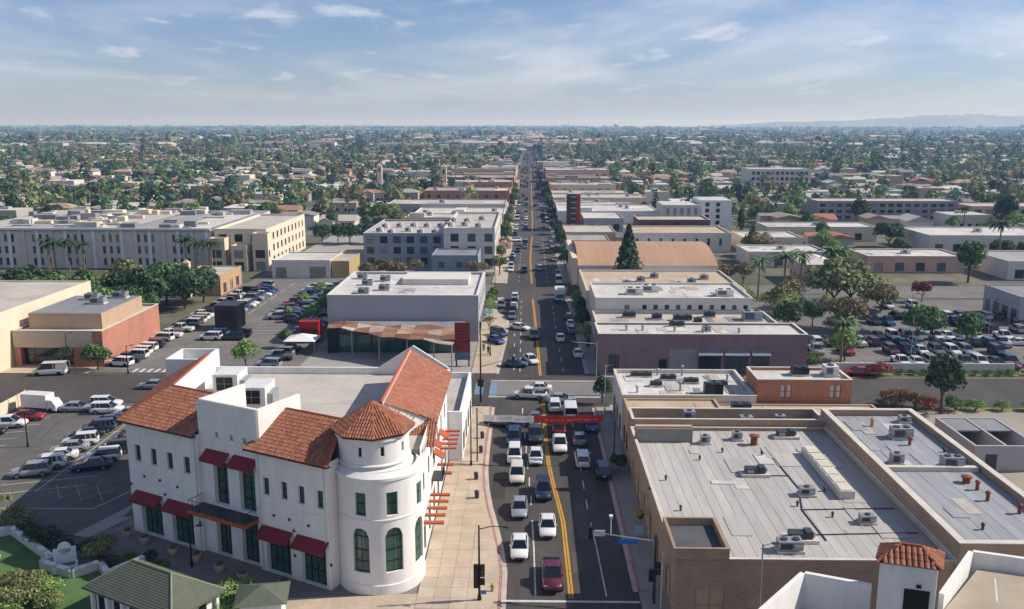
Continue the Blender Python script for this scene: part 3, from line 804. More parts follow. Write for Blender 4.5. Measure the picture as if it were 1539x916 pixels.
# round corner tower
TC = hw(-13.8, 78.3, 0); TR = 4.0
def drum(r, z0, z1, holes=(), N=120, depth=0.28):
    """Cylinder wall; holes: (angle_deg, half_width_m, zb, zt, arched)."""
    m = MB()
    P = lambda th, z, d=0: (TC[0] + (r - d) * math.cos(th), TC[1] + (r - d) * math.sin(th), z)
    hs = []
    for ang, hwid, zb, zt, arch in holes:
        k = max(2, round(2 * hwid / r / (2 * math.pi / N))); c = round(R(ang) / (2 * math.pi / N) - k / 2)
        hs.append((c, c + k, hwid, zb, zt, arch))
    def top(h, j):
        c0, c1, hw_, zb, zt, arch = h
        x = (j - (c0 + c1) / 2) / ((c1 - c0) / 2)
        return zt - hw_ + hw_ * math.sqrt(max(0, 1 - x * x)) if arch else zt
    for j in range(-N // 2, N // 2):
        t0, t1 = 2 * math.pi * j / N, 2 * math.pi * (j + 1) / N
        mine = sorted([h for h in hs if h[0] <= j < h[1]], key=lambda h: h[3])
        a0 = a1 = z0
        for h in mine:
            m.quad(P(t0, a0), P(t1, a1), P(t1, h[3]), P(t0, h[3]))
            e0, e1 = top(h, j), top(h, j + 1)
            m.quad(P(t0, h[3]), P(t1, h[3]), P(t1, h[3], depth), P(t0, h[3], depth))
            m.quad(P(t1, e1), P(t0, e0), P(t0, e0, depth), P(t1, e1, depth))
            if j == h[0]: m.quad(P(t0, h[3]), P(t0, h[3], depth), P(t0, e0, depth), P(t0, e0))
            if j == h[1] - 1: m.quad(P(t1, h[3], depth), P(t1, h[3]), P(t1, e1), P(t1, e1, depth))
            a0, a1 = e0, e1
        m.quad(P(t0, a0), P(t1, a1), P(t1, z1), P(t0, z1))
    panes = []
    for h in hs:
        c0, c1, hw_, zb, zt, arch = h
        gm = MB(); fm = MB(); d = depth - 0.06
        for j in range(c0, c1):
            t0, t1 = 2 * math.pi * j / N, 2 * math.pi * (j + 1) / N
            gm.quad(P(t0, zb, depth), P(t1, zb, depth), P(t1, top(h, j + 1), depth), P(t0, top(h, j), depth))
            for z in ((zb, zb + .08), ((zb + zt) / 2 - .04, (zb + zt) / 2 + .04)) + (((zt - hw_ - .05, zt - hw_ + .05), (zb + 1.0, zb + 1.07)) if arch else ((zt - .08, zt),)):
                fm.quad(P(t0, z[0], d), P(t1, z[0], d), P(t1, z[1], d), P(t0, z[1], d))
            if arch:
                fm.quad(P(t0, top(h, j) - .1, d), P(t1, top(h, j + 1) - .1, d), P(t1, top(h, j + 1), d), P(t0, top(h, j), d))
        for xx in ((c0, c0 + .18), (c1 - .18, c1)) + ((((c0 + c1) / 2 - .12, (c0 + c1) / 2 + .12),) if arch else ()):
            t0, t1 = 2 * math.pi * xx[0] / N, 2 * math.pi * xx[1] / N
            fm.quad(P(t0, zb, d), P(t1, zb, d), P(t1, top(h, xx[1]), d), P(t0, top(h, xx[0]), d))
        panes.append((gm, fm))
    return m, panes
tw_h = []
for a in (-108, -63, -18):
    tw_h += [(a, 0.86, 2.2, 6.5, True), (a, 0.48, 7.7, 9.9, False)]
m, pn = drum(TR, 0, 11.2, tw_h)
tower = m.build('tower', M_STUCCO, hero)
for gm, fm in pn:
    w = fm.build('window', M_BLACK, tower); gm.build('pane', M_GLASSG, w)
m = MB(); m.tube((TC[0], TC[1], 10.9), (TC[0], TC[1], 11.22), 4.0, n=72); m.build('ledge', M_STUCCO, hero)
TC1 = TC; TC = (TC[0] - .5, TC[1] + .3, 0)
m, pn = drum(3.28, 11.1, 14.75, [(-102, 0.2, 12.9, 13.8, False), (-65, 0.2, 12.9, 13.8, False), (-28, 0.2, 12.9, 13.8, False)])
up = m.build('tower_drum', M_STUCCO, hero)
for gm, fm in pn:
    w = fm.build('window', M_BLACK, up); gm.build('pane', M_GLASS, w)
def ring_mould(r0, z0, r1, z1, name):
    m = MB(); N = 72
    for prof in ((r0, z0, r1, z0), (r1, z0, r1, z1), (r1, z1, r0, z1 + (r1 - r0) * 0.6)):
        a, b, c, d = prof
        for j in range(N):
            t0, t1 = 2 * math.pi * j / N, 2 * math.pi * (j + 1) / N
            m.quad((TC[0] + a * math.cos(t0), TC[1] + a * math.sin(t0), b), (TC[0] + a * math.cos(t1), TC[1] + a * math.sin(t1), b),
                   (TC[0] + c * math.cos(t1), TC[1] + c * math.sin(t1), d), (TC[0] + c * math.cos(t0), TC[1] + c * math.sin(t0), d))
    return m.build(name, M_STUCCO, hero)
ring_mould(3.1, 11.3, 3.62, 11.55, 'cornice'); ring_mould(3.1, 11.95, 3.45, 12.05, 'cornice'); ring_mould(3.1, 14.3, 3.5, 14.6, 'cornice')
TC2 = TC; TC = TC1
ring_mould(3.5, 11.0, 4.12, 11.25, 'cornice'); ring_mould(3.9, 7.25, 4.07, 7.35, 'string_course'); ring_mould(3.9, 0.0, 4.1, 1.0, 'plinth')
TC = TC2
t = MB(); ER, AZ_, AP = 3.85, 14.75, 17.1
oct_ = [(TC[0] + ER * math.cos(R(a)), TC[1] + ER * math.sin(R(a)), AZ_) for a in range(-80, 280, 45)]
for i in range(8):
    tile_plane(t, [oct_[i], oct_[(i + 1) % 8], (TC[0], TC[1], AP)], rr=random.Random(20 + i))
    ridge_cap(t, oct_[i], (TC[0], TC[1], AP), 0.11)
t.build('tower_roof', M_TILE, hero)['kind'] = 'stuff'
es = MB(); es.prism([(p[0], p[1]) for p in oct_], AZ_ - 0.16, AZ_ - 0.01); es.build('eave_board', MATS['dark_eave_timber'], hero)
# hoods and orange slatted canopies over the pavement side
def canopy(y0, y1, z, n, x1=-8.1):
    x0 = -10.13; m = MB(); a = hw(x0, y0, z); b = hw(x1, y1, z)
    for yy in (a[1] + .15, b[1] - .25):
        m.box(a[0], b[0], yy, yy + .1, z - .16, z)
    c = m.build('canopy', M_WHITEM, hero)
    for i in range(n):
        s = MB(); yy = a[1] + (b[1] - a[1] - .55) * i / max(1, n - 1)
        s.box(a[0] + .03, b[0], yy, yy + .5, z + .01, z + .16); s.build('slat', M_ORANGE, c)
canopy(80.6, 87.8, 4.1, 5); canopy(92.0, 95.0, 4.6, 2, -8.3); canopy(98.0, 104.5, 5.2, 5, -8.3)
for y0, z in ((88.2, 9.6), (91.0, 7.4), (96.2, 7.8)):
    m = MB(); a = hw(-10.13, y0, 0)
    m.add([(a[0], a[1], z), (a[0], a[1] + 1.8, z), (a[0] + 1.1, a[1] + 1.8, z - .6), (a[0] + 1.1, a[1], z - .6), (a[0], a[1], z - .12), (a[0], a[1] + 1.8, z - .12), (a[0] + 1.1, a[1] + 1.8, z - .72), (a[0] + 1.1, a[1], z - .72)],
          [(0, 3, 2, 1), (4, 5, 6, 7), (3, 7, 6, 2), (0, 4, 7, 3), (1, 2, 6, 5)]); m.build('hood', M_ORANGE, hero)
m = MB(); a = hw(-10.13, 88.6, 0)
m.box(a[0], a[0] + 1.2, a[1], a[1] + 2.6, 5.2, 5.35); b_ = m.build('balcony', M_DKGREY, hero)
m = MB()
for i in range(9):
    m.tube((a[0] + 1.15, a[1] + .05 + i * .31, 5.35), (a[0] + 1.15, a[1] + .05 + i * .31, 6.3), 0.02, n=4)
m.tube((a[0] + 1.15, a[1], 6.3), (a[0] + 1.15, a[1] + 2.6, 6.3), 0.03, n=4); m.build('railing', M_BLACK, b_)
# projecting white shop front further along the pavement
m = MB(); a = hw(-9.69, 105.2, 0); b = hw(-8.0, 130.0, 0)
# small extension building behind the corner block, white parapet facing the street
ext = flat_building('shop_annex', 'narrow white shop with low parapet behind the round tower building', 'building', -30.0, -8.3, 107.6, 126.0, 6.6, M_STUCCO2, M_ROOFP, 0.8,
                    {'r': row(4, 1.5, 4.3, 2.8, 0.3, 3.2)}, pt=0.35)
# ------------------------------------------------------------------ roof-top equipment
RBW = 'the wide grey flat roof'
R2 = 'the long blue grey roof behind the tan parapet'
UNIT_ME = {}
def unit_mesh(key, fn):
    if key not in UNIT_ME: UNIT_ME[key] = fn()
    return UNIT_ME[key]
def rooftop_unit(x, y, z, where, w=2.2, d=1.6, h=1.2, rz=0.0, m=None, tone='grey', group=None):
    m = m or M_STEEL
    if where in (RBW, R2): w, d, h = w * .8, d * .8, h * .75
    r = thing('rooftop_air_conditioner', '%s boxy air conditioner on %s' % (tone, where), 'air conditioner', (x, y, z), rz, group or 'air conditioners on ' + where)
    MB().box(-w / 2 - .12, w / 2 + .12, -d / 2 - .12, d / 2 + .12, 0, .22).build('curb', M_COPING, r)
    c = MB(); c.box(-w / 2, w / 2, -d / 2, d / 2, .222, .22 + h, skip='b'); c.box(w * .1, w * .45, -d / 2 - .18, -d / 2 - .003, .5, h - .05); c.build('cabinet', m, r)
    g = MB()
    for i in range(6):
        zz = .38 + (h - .3) * i / 6; g.box(-w * .46, w * .04, -d / 2 - .04, -d / 2 - .004, zz, zz + (h - .3) / 9)
    g.build('louvre', M_DKGREY, r)
    for s in ((-.25, .25) if w > 2 else (0,)):
        f = MB(); f.tube((w * s, 0, .22 + h + .003), (w * s, 0, .22 + h + .12), min(w, d) * .26, n=14); f.build('fan', M_DKGREY, r)
    return r
def low_unit(x, y, z, where, rz=0.0):
    """Flat tray with a squat machine and ducts."""
    r = thing('rooftop_ventilator', 'squat ventilator with dark hood on pale tray on %s' % where, 'ventilator', (x, y, z), rz, 'ventilators on ' + where)
    MB().box(-1.5, 1.5, -.8, .8, 0, .3).build('tray', M_COPING, r)
    h = MB(); h.box(-1.0, .3, -.55, .5, .302, .85); h.box(.35, 1.0, -.5, .5, .302, 1.0); h.build('hood', M_DKGREY, r)
    k = MB(); k.box(-.9, -.2, -.6, -.552, .4, .75); k.tube((1.2, 0, .3), (1.2, 0, .75), .16, n=8); k.build('outlet', M_STEEL, r)
    return r
def vent(x, y, z, h, colour, where, m, rad=0.2):
    r = thing('roof_vent', '%s vent pipe with cap on %s' % (colour, where), 'vent', (x, y, z), 0, colour + ' vents on ' + where)
    MB().tube((0, 0, 0), (0, 0, h), rad, n=10).build('pipe', m, r)
    c = MB(); c.tube((0, 0, h + .003), (0, 0, h + .14), rad * 1.5, rad * 1.5, n=10); c.tube((0, 0, h + .143), (0, 0, h + .28), rad * 1.5, rad * .4, n=10); c.build('cap', m, r)
    return r
M_RUSTY = mat('rusty_red_vent', '#84473a', 0.8, 0.2, 2)
M_OCHRE = mat('ochre_vent', '#a98a4a', 0.8, 0.2, 2)
# the two tall white machines of the corner building
def tall_unit(x, y, where):
    r = thing('rooftop_chiller', 'tall white ventilation machine with dark square louvres, %s' % where, 'chiller', (x, y, 11.62), 0)
    f = MB()
    for sx in (-1.3, 1.1):
        for sy in (-1.7, 1.5): f.box(sx, sx + .2, sy, sy + .2, 0, .5)
    f.build('stand', M_STEEL, r)
    MB().box(-1.4, 1.4, -1.9, 1.9, .502, 2.75).build('cabinet', M_WHITEM, r)
    g = MB()
    for i in (0, 1):
        for j in (0, 1): g.box(-1.0 + i * .95, -.12 + i * .95, -1.96, -1.903, .95 + j * .78, 1.67 + j * .78)
    g.build('louvre', M_BLACK, r)
    MB().box(1.403, 2.0, -1.2, 1.2, .7, 1.9).build('duct', M_STEEL, r)
    rl = MB()
    for i in range(7): rl.tube((-1.6 + i * .6, -2.5, 0), (-1.6 + i * .6, -2.5, 1.0), .03, n=5)
    rl.tube((-1.6, -2.5, 1), (2.0, -2.5, 1), .03, n=5); rl.tube((-1.6, -2.5, .5), (2.0, -2.5, .5), .03, n=5); rl.build('guard_rail', M_STEEL, r)
tall_unit(-29.6, 93.6, 'beside the guard rail on the sandy roof'); tall_unit(-34.2, 98.6, 'behind the left clay tile slope')
# ------------------------------------------------------------------ right front block
GS = [mat('roof_sheet_%d' % i, c, 0.86, 0.15, 0.25, stretch=(1, .12, 1), fine=0.07, fscale=2.5) for i, c in enumerate(('#b0aca7', '#b2aea9', '#adaaa5', '#b4b0ab', '#abA8a3'))]
GS2 = [mat('blue_roof_sheet_%d' % i, c, 0.86, 0.15, 0.25, stretch=(1, .12, 1), fine=0.07, fscale=2.5) for i, c in enumerate(('#96979b', '#999b9f', '#939498'))]
RBW = 'the wide grey flat roof'
rb = flat_building('flat_roof_shop', 'wide tan brick block with pale grey striped flat roof beside main road', 'building', 12.5, 36.0, 70.2, 104.0, 6.0, M_BRICKT, M_ROOFG, 0.35,
    {'f': [(1.8, 4.3, .05, 3.4, 'roller_door'), (6.2, 9.6, .05, 2.7, 'roller_door'), (13, 15.5, .05, 3.0, 'roller_door'), (18, 21.5, .05, 3.0, 'roller_door')],
     'l': [(3 + i * 5.2, 6.6 + i * 5.2, .3, 3.2) for i in range(6)]}, coping=M_COPING, strips=0.98, rooffaces=GS, glass=M_TAN, frame=M_BRICKT, pt=0.26)
# raised corner screens
def screen(x0, x1, y0, y1, z0, z1, parent_, face):
    m = MB(); cx, cy = parent_.location.x, parent_.location.y
    for k in ((x0, x1, y0, y0 + .25), (x0, x1, y1 - .25, y1), (x0, x0 + .25, y0 + .252, y1 - .252), (x1 - .25, x1, y0 + .252, y1 - .252)):
        m.box(k[0] - cx, k[1] - cx, k[2] - cy, k[3] - cy, z0, z1, skip='b')
    s = m.build('corner_screen', face, parent_)
    MB().box(x0 + .26 - cx, x1 - .26 - cx, y0 + .26 - cy, y1 - .26 - cy, z0, z0 + .3).build('screen_roof', M_ROOFD, s)
screen(12.3, 17.0, 69.95, 76.2, 6.1, 7.1, rb, M_BRICKT)
m = MB(); m.box(12.6 - 24.25, 19.2 - 24.25, 99.6 - 87.1, 99.9 - 87.1, 5.6, 7.3); m.build('parapet_wall', mat('grey_render', '#86837f', .9), rb)
m = MB(); m.box(12.6 - 24.25, 19.2 - 24.25, 99.903 - 87.1, 100.6 - 87.1, 5.6, 7.5); m.build('parapet_wall', M_TAN, rb)
for x, y in ((24.0, 89.8), (24.3, 74.6)):
    low_unit(x, y, 5.68, RBW, 0.0)
rooftop_unit(27.9, 84.6, 5.68, RBW, 1.8, 1.3, .9); rooftop_unit(31.6, 78.3, 5.68, RBW, 1.7, 1.2, .8); rooftop_unit(22.8, 72.6, 5.68, RBW, 2.6, 1.5, 1.1)
for x, y in ((20.6, 99.3), (24.6, 100.6)):
    rooftop_unit(x, y, 5.68, RBW, 1.3, 1.2, 1.0, tone='grey')
vent(26.2, 99.0, 5.68, 1.0, 'rusty', RBW, M_RUSTY, .4); low_unit(30.5, 101.5, 5.68, RBW)
for x, y in ((26.2, 95.5), (22.0, 96.4), (30.0, 85.6), (26.2, 81.9), (28.8, 79.5), (14.4, 88.2), (14.7, 80.7), (19.0, 94.0)):
    vent(x, y, 5.68, .3, 'short dark', RBW, M_DKGREY, .1)
roof_patches(rb, 14, 35, 72, 98, 5.68, 16, 3, GS + [M_ROOFW, M_ROOFG2])
sk = thing('roof_skylight', 'long pale raised skylight curb on the wide grey flat roof', 'skylight', (31.6, 90.0, 5.68))
MB().box(-.75, .75, -6.4, 6.4, 0, .85).build('curb', M_COPING, sk)
for i in range(6):
    MB().box(-.6, .6, -6.2 + i * 2.08, -4.35 + i * 2.08, .853, .93).build('pane', mat('milky_skylight', '#cfc8b4', .5), sk)
pp = thing('roof_pipe', 'dark conduit run crossing the wide grey flat roof', 'pipe', (0, 0, 5.72))
m = MB()
for a, b in (((27.2, 98, 0), (27.6, 86, 0)), ((27.6, 86, 0), (26.4, 81, 0)), ((26.4, 81, 0), (26.6, 74.5, 0)), ((26.4, 81, 0), (35.4, 81.5, 0)), ((25.4, 75.6, 0), (35.4, 76.2, 0)), ((27.6, 89.5, 0), (25.6, 89.5, 0))):
    m.tube(a, b, .06, n=5)
m.build('conduit', M_DKGREY, pp)

R2 = 'the long blue grey roof behind the tan parapet'
rb2 = flat_building('long_roof_shop', 'long tan brick block with blue grey roof and thick pale parapet', 'building', 36.02, 47.0, 69.8, 106.0, 7.8, M_BRICKT, M_ROOFG2, 0.7, coping=M_COPING, strips=1.0, rooffaces=GS2, pt=0.6,
    holes={'f': row(3, 1.5, 3.2, 1.6, 3.0, 5.0), 'r': row(7, 2, 5, 2.0, 1.0, 3.2)})
m = MB(); m.box(36.9 - 41.51, 46.2 - 41.51, 87.4 - 87.9, 88.0 - 87.9, 7.08, 7.6); m.build('fire_wall', M_COPING, rb2)
m = MB(); m.box(36.0 - 41.51 - .012, 36.0 - 41.51 + .01, -18.0, 18.0, 5.7, 6.3); m.build('flashing', M_COPING, rb2)
for x, y, c in ((43.8, 82.8, 'rusty'), (43.5, 80.2, 'rusty'), (45.0, 77.4, 'rusty'), (42.4, 95.2, 'rusty'), (40.6, 101.5, 'ochre')):
    vent(x, y, 7.12, .75, c, R2, M_RUSTY if c == 'rusty' else M_OCHRE, .17)
vent(43.6, 84.6, 7.12, .55, 'wide rusty', R2, M_RUSTY, .36)
rooftop_unit(38.7, 89.6, 7.12, R2, 1.5, 1.3, 1.3); rooftop_unit(44.0, 88.6, 7.12, R2, 2.6, 1.6, 1.4); rooftop_unit(42.4, 97.6, 7.12, R2, 2.8, 1.8, 1.4); rooftop_unit(45.0, 103.0, 7.12, R2, 1.6, 1.2, .8)
vent(40.0, 74.0, 7.12, .4, 'short dark', R2, M_DKGREY, .12); vent(45.2, 93.0, 7.12, .3, 'short dark', R2, M_DKGREY, .12)

roof_patches(rb2, 37.5, 45.5, 72, 104, 7.12, 12, 5, GS2 + [M_ROOFP, M_ROOFW])
# narrow blocks behind
b1 = flat_building('trough_roof_shop', 'narrow shop with shaded grey roof sunk behind high parapets', 'building', 12.7, 36.0, 104.2, 108.6, 6.9, M_BRICKT, M_ROOFG2, 1.3, coping=M_COPING)
rooftop_unit(20.0, 106.4, 5.62, 'the sunk shaded roof', 1.4, 1.2, 1.5); rooftop_unit(27.0, 106.2, 5.62, 'the sunk shaded roof', 1.5, 1.2, .9); rooftop_unit(31.2, 106.4, 5.62, 'the sunk shaded roof', 1.2, 1.0, 1.0)
b2 = flat_building('tan_roof_shop', 'shop with plain tan roof next to the sunk shaded roof', 'building', 12.8, 25.0, 108.9, 115.4, 6.1, M_TAN, M_ROOFT, 0.25, pt=0.3, holes={'l': row(2, .8, 3, 2, .3, 3)})
b3 = flat_building('low_strip_shop', 'low building with long cream and tan roof strip in front of orange brick', 'building', 25.2, 46.0, 108.9, 115.4, 5.4, M_TAN, M_ROOFT, 0.2, pt=0.3)
rooftop_unit(28.0, 113.2, 5.22, 'the cream roof strip', 2.4, 1.4, .8, tone='dark grey', m=M_DKGREY); rooftop_unit(28.2, 111.0, 5.22, 'the cream roof strip', 2.4, 1.0, .5, tone='dark grey', m=M_DKGREY)
b4 = flat_building('cluttered_roof_shop', 'shop with stained white roof crowded with dark equipment', 'building', 12.7, 30.6, 115.6, 128.6, 6.4, M_OFFW, M_ROOFW, 0.45, pt=0.3, coping=M_COPING, holes={'l': row(3, 1, 4, 2.6, .3, 3.1)})
ww = 'the stained white roof'
rr = random.Random(8)
for x, y, w in ((16.5, 126.3, 3.0), (20.2, 124.8, 2.2), (23.2, 123.2, 2.0), (26.8, 121.8, 2.4), (18.0, 121.5, 1.6)):
    rooftop_unit(x, y, 5.98, ww, w, .9, .5, tone='dark grey', m=M_DKGREY)
rooftop_unit(25.2, 117.6, 5.98, ww, 2.4, 1.6, 1.4, tone='black', m=M_BLACK)
for x, y in ((19.0, 127.2), (22.5, 126.8), (28.6, 124.5), (21.0, 119.2), (15.0, 118.5)): vent(x, y, 5.98, rr.uniform(.6, 1.4), 'grey', ww, M_STEEL, .15)
b5 = flat_building('orange_brick_block', 'upper storey of orange brick with narrow paired windows', 'building', 30.8, 43.4, 116.2, 122.6, 8.5, M_BRICKO, M_ROOFW, 0.35, coping=M_COPING,
    holes={'f': [(3.1, 3.7, 6.0, 7.8), (3.95, 4.55, 6.0, 7.8), (9.7, 10.3, 6.0, 7.8), (10.55, 11.15, 6.0, 7.8)]}, glass=M_OFFW, nx=1)
rooftop_unit(37.5, 120.0, 8.18, 'the orange brick block', 2.2, 1.5, .9, tone='black', m=M_BLACK); rooftop_unit(41.6, 119.8, 8.18, 'the orange brick block', 1.8, 1.8, 1.2, tone='white', m=M_WHITEM)

roof_patches(b4, 13.5, 30, 116.5, 128, 5.96, 18, 9, [M_ROOFP, M_ROOFG, M_ROOFG2, M_ROOFW, M_OFFW])
roof_patches(b2, 13.5, 24.5, 109.5, 115, 5.86, 5, 2, [M_ROOFT, M_ROOFP])
roof_patches(b3, 26, 45, 109.5, 115, 5.21, 9, 4, [M_ROOFP, M_ROOFT, M_ROOFW])
# plum brick shop over the crossing
b6 = flat_building('plum_brick_shop', 'long plum brick building with white roof, glazed openings along the cross road', 'building', 12.0, 47.6, 149.0, 158.0, 7.0, M_BRICKP, M_ROOFW, 0.3, coping=mat('white_coping', '#d4d0ca', .8, .1),
    holes={'f': [(1.8, 3.6, .3, 3.4), (10.4, 11.8, 1.0, 2.6), (17.2, 21.0, .1, 3.4), (21.6, 25.6, .1, 3.4), (26.2, 29.2, .1, 3.4)], 'l': row(2, 1, 4, 2.6, .3, 3.2)}, nx=3, pt=0.3)
m = MB()
for a, b in ((13.0, 21.0 - 0), ):
    pass
for a, b in ((17.0, 21.2), (21.5, 25.7), (26.1, 29.3)):
    q = MB(); x0 = a - 17.8; x1 = b - 17.8; y = -4.5
    q.add([(x0, y, 4.2), (x1, y, 4.2), (x1, y - 1.1, 3.6), (x0, y - 1.1, 3.6), (x0, y, 4.08), (x1, y, 4.08), (x1, y - 1.1, 3.48), (x0, y - 1.1, 3.48)], [(0, 1, 2, 3)[::-1], (4, 5, 6, 7), (3, 2, 6, 7), (0, 3, 7, 4), (1, 5, 6, 2)])
    q.build('awning', mat('grey_blue_awning', '#7d8790', .8), b6)
q = MB(); q.box(12.2 - 17.8, 17.0 - 17.8, -4.56, -4.503, .1, 4.4); q.build('grey_panel', mat('grey_painted_panel', '#9a979a', .8), b6)
for x in (17.2, 20.0, 25.5, 30.2, 36.4): vent(x, 151 + (x % 3), 6.72, .7, 'grey', 'the white roof of the plum brick building', M_STEEL, .2)
rooftop_unit(26.5, 156.4, 6.72, 'the white roof of the plum brick building', 2.6, 1.0, .7, tone='dark grey', m=M_DKGREY); rooftop_unit(31.0, 152.5, 6.72, 'the white roof of the plum brick building', 1.4, 1.0, .8)
b7 = flat_building('low_grey_roof_shop', 'low shop with dark grey roof in front of the white wall with small windows', 'building', 12.3, 45.0, 158.2, 168.8, 6.9, M_GREYW, M_ROOFP, 0.5, coping=M_COPING, holes={'l': row(2, 1, 4.5, 3, .3, 3.2)})
for x, y, w in ((19, 165.5, 2.4), (24, 164, 1.8), (28.6, 162.8, 3.4), (34.2, 166, 2), (31, 160.5, 1.4)):
    rooftop_unit(x, y, 6.42, 'the low dark grey roof', w, 1.2, .8, tone='dark grey', m=M_DKGREY)
rooftop_unit(41.6, 163.5, 6.42, 'the low dark grey roof', 3.4, 2.2, 1.5, tone='pale blue', m=mat('pale_blue_metal', '#93a3b0', .5))
b8 = flat_building('small_window_block', 'white two storey block with a line of small square windows', 'building', 12.9, 43.0, 169.0, 186.0, 9.4, M_OFFW, M_ROOFW, 0.35, coping=M_COPING,
    holes={'f': [(5.6 + i * 2.3, 6.5 + i * 2.3, 7.2, 8.1) for i in range(1)] + row(10, 9.0, 2.15, .85, 7.2, 8.1)}, nx=1, nz=1, depth=.2)
for x, y in ((21, 175), (24.5, 178), (38.5, 173.5)): rooftop_unit(x, y, 9.07, 'the white block with small square windows', 3.2, 2, 1.1, tone='white', m=M_WHITEM)
b9 = flat_building('cream_block', 'cream flat roofed block behind the white block', 'building', 12.3, 46.0, 186.3, 214.0, 7.6, M_CREAM, M_ROOFT, 0.35, coping=M_COPING, holes={'f': row(4, 6, 7, 1.5, 3.5, 5.2), 'l': row(5, 2, 5, 3.2, .3, 3.2)})
for i in range(7):
    rooftop_unit(18 + i * 3.7, 190 + (i * 5) % 17, 7.27, 'the cream block', 1.8, 1.4, .9)
for q_, z_, s_ in ((b6, 6.71, 1), (b7, 6.41, 2), (b8, 9.06, 3), (b9, 7.26, 4)):
    cy_ = q_.location.y; roof_patches(q_, 14, 42, cy_ - (3.5 if q_ is b6 or q_ is b7 else 7), cy_ + (3.5 if q_ is b6 or q_ is b7 else 7), z_, 12, s_, [M_ROOFP, M_ROOFG, M_ROOFW, M_ROOFT, M_ROOFG2] if s_ != 1 else [M_ROOFW, M_ROOFP, M_OFFW])
# barrel-roofed hall
br = thing('barrel_roof_hall', 'tan hall with a long rounded barrel roof beside tall conifer', 'building', (31.5, 253, 0))
m = MB(); m.box(-18.5, 18.5, -19, 19, 0, 5.6); m.build('wall', M_OFFW, br)
m = MB(); N = 18
sec = [(-19.0 + 38 * i / N, 5.6 + 3.6 * math.sin(math.pi * i / N) ** .8) for i in range(N + 1)]
m.rings([[(-18.4, y, z) for y, z in sec], [(18.4, y, z) for y, z in sec]]); m.build('roof', mat('tan_barrel_roof', '#b08d70', .85, .12, .1, stretch=(1, .3, 1)), br)
for i in range(9):
    q = MB(); x = -16 + i * 4
    for k in range(N): q.add([(x, sec[k][0], sec[k][1] + .02), (x + .18, sec[k][0], sec[k][1] + .02), (x + .18, sec[k + 1][0], sec[k + 1][1] + .02), (x, sec[k + 1][0], sec[k + 1][1] + .02)], [(0, 1, 2, 3)])
    q.build('roof_seam', M_ROOFT, br)
m = MB(); m.box(-20.0, -18.6, -19.2, 19.2, 0, 7.6); m.build('front_wall', M_CREAM, br)
flat_building('white_shed', 'low white shed at the foot of the barrel roofed hall', 'building', 27, 46, 226.5, 233.5, 4.0, M_OFFW, M_ROOFW, .2)
# red striped tower
rt = thing('red_tower', 'dark red tower block with white banded windows at the main road', 'building', (18.2, 366, 0))
MB().box(-2.6, 1.0, -5, 5, 0, 14.4).build('wall', mat('dark_brown_render', '#5c3a35', .85), rt)
MB().box(1.003, 2.6, -5.1, 5, 0, 14.6).build('red_wall', mat('bright_brick_red', '#a53a28', .8), rt)
for i in range(6):
    MB().box(-1.0, .7, -5.08, -5.003, 1.2 + i * 2.2, 2.3 + i * 2.2).build('window', M_GLASS, rt)
    MB().box(-1.1, .8, -5.3, -5.003, 2.5 + i * 2.2, 2.8 + i * 2.2).build('balcony', M_OFFW, rt)
MB().box(-2.7, 2.6, -4.9, 5.1, 14.62, 14.9).build('roof', M_ROOFG, rt)
flat_building('pale_hall', 'long pale pink hall with buttressed wall behind the barrel roof', 'building', 34, 68, 300, 322, 6.4, M_OFFW, M_ROOFT, .4, {'f': row(8, 2, 4, .9, 2.2, 4.6)}, coping=M_COPING)
flat_building('maroon_hall', 'maroon fronted hall with pale roof behind the long pale hall', 'building', 40, 66, 326, 342, 8.2, M_BRICKD, M_ROOFP, .4, {'f': row(3, 4, 8, 3, 5.4, 7.2)}, coping=M_COPING)
flat_building('corner_store', 'low grey store beside the red tower block', 'building', 22.0, 38, 358.5, 386, 5.4, M_GREYW, M_ROOFW, .4, {'f': row(3, 2, 5, 2.4, .4, 3)})
flat_building('street_kiosk_row', 'low brown row of shops between the hall and the red tower', 'building', 13.0, 31, 318, 341, 4.6, M_BEIGE, M_ROOFP, .3, {'l': row(4, 1.5, 5, 3, .3, 2.8)})
flat_building('small_plaza_shop', 'small tan shop just past the barrel roofed hall', 'building', 13.0, 27, 296, 313, 4.4, M_TAN, M_ROOFG, .3, {'l': row(3, 1.5, 5, 3, .3, 2.8)})
for nm, lb, x0, x1, y0, y1, h, wm, rm in (('cream_range', 'long cream flat block behind palms right of the white office', 88, 128, 330, 347, 5.2, M_CREAM, M_ROOFW), ('white_warehouse', 'broad white warehouse roof below the motel', 134, 178, 300, 326, 5.8, M_OFFW, M_ROOFW), ('tan_warehouse', 'tan warehouse with pale roof beside the white warehouse', 181, 228, 304, 334, 6.2, M_TAN, M_ROOFP),
        ('pink_store', 'pinkish store with pale roof beyond the tree shaded lot', 98, 126, 258, 274, 4.8, M_PINK, M_ROOFW), ('pale_depot', 'pale depot with grey roof behind the grey office', 132, 168, 246, 268, 5.2, M_OFFW, M_ROOFG), ('low_store', 'low white store facing the cross road past the palms', 66, 90, 268, 284, 4.6, M_OFFW, M_ROOFW), ('cream_store_annex', 'cream annex with white roof near the pink store', 72, 92, 300, 318, 5.0, M_CREAM, M_ROOFW)):
    fb_ = flat_building(nm, lb, 'building', x0, x1, y0, y1, h, wm, rm, .35, {'f': row(int((x1 - x0) / 6), 2, 6, 2.6, .4, 2.9)}, sub=False, coping=M_COPING)
    roof_patches(fb_, x0 + 1, x1 - 1, y0 + 1, y1 - 1, h - .35, 7, int(x0), [M_ROOFP, M_ROOFG, M_ROOFW]); rooftop_unit((x0 + x1) / 2, (y0 + y1) / 2, h - .34, 'the ' + nm.replace('_', ' '), 2.4, 1.8, 1.1, tone='white', m=M_WHITEM)
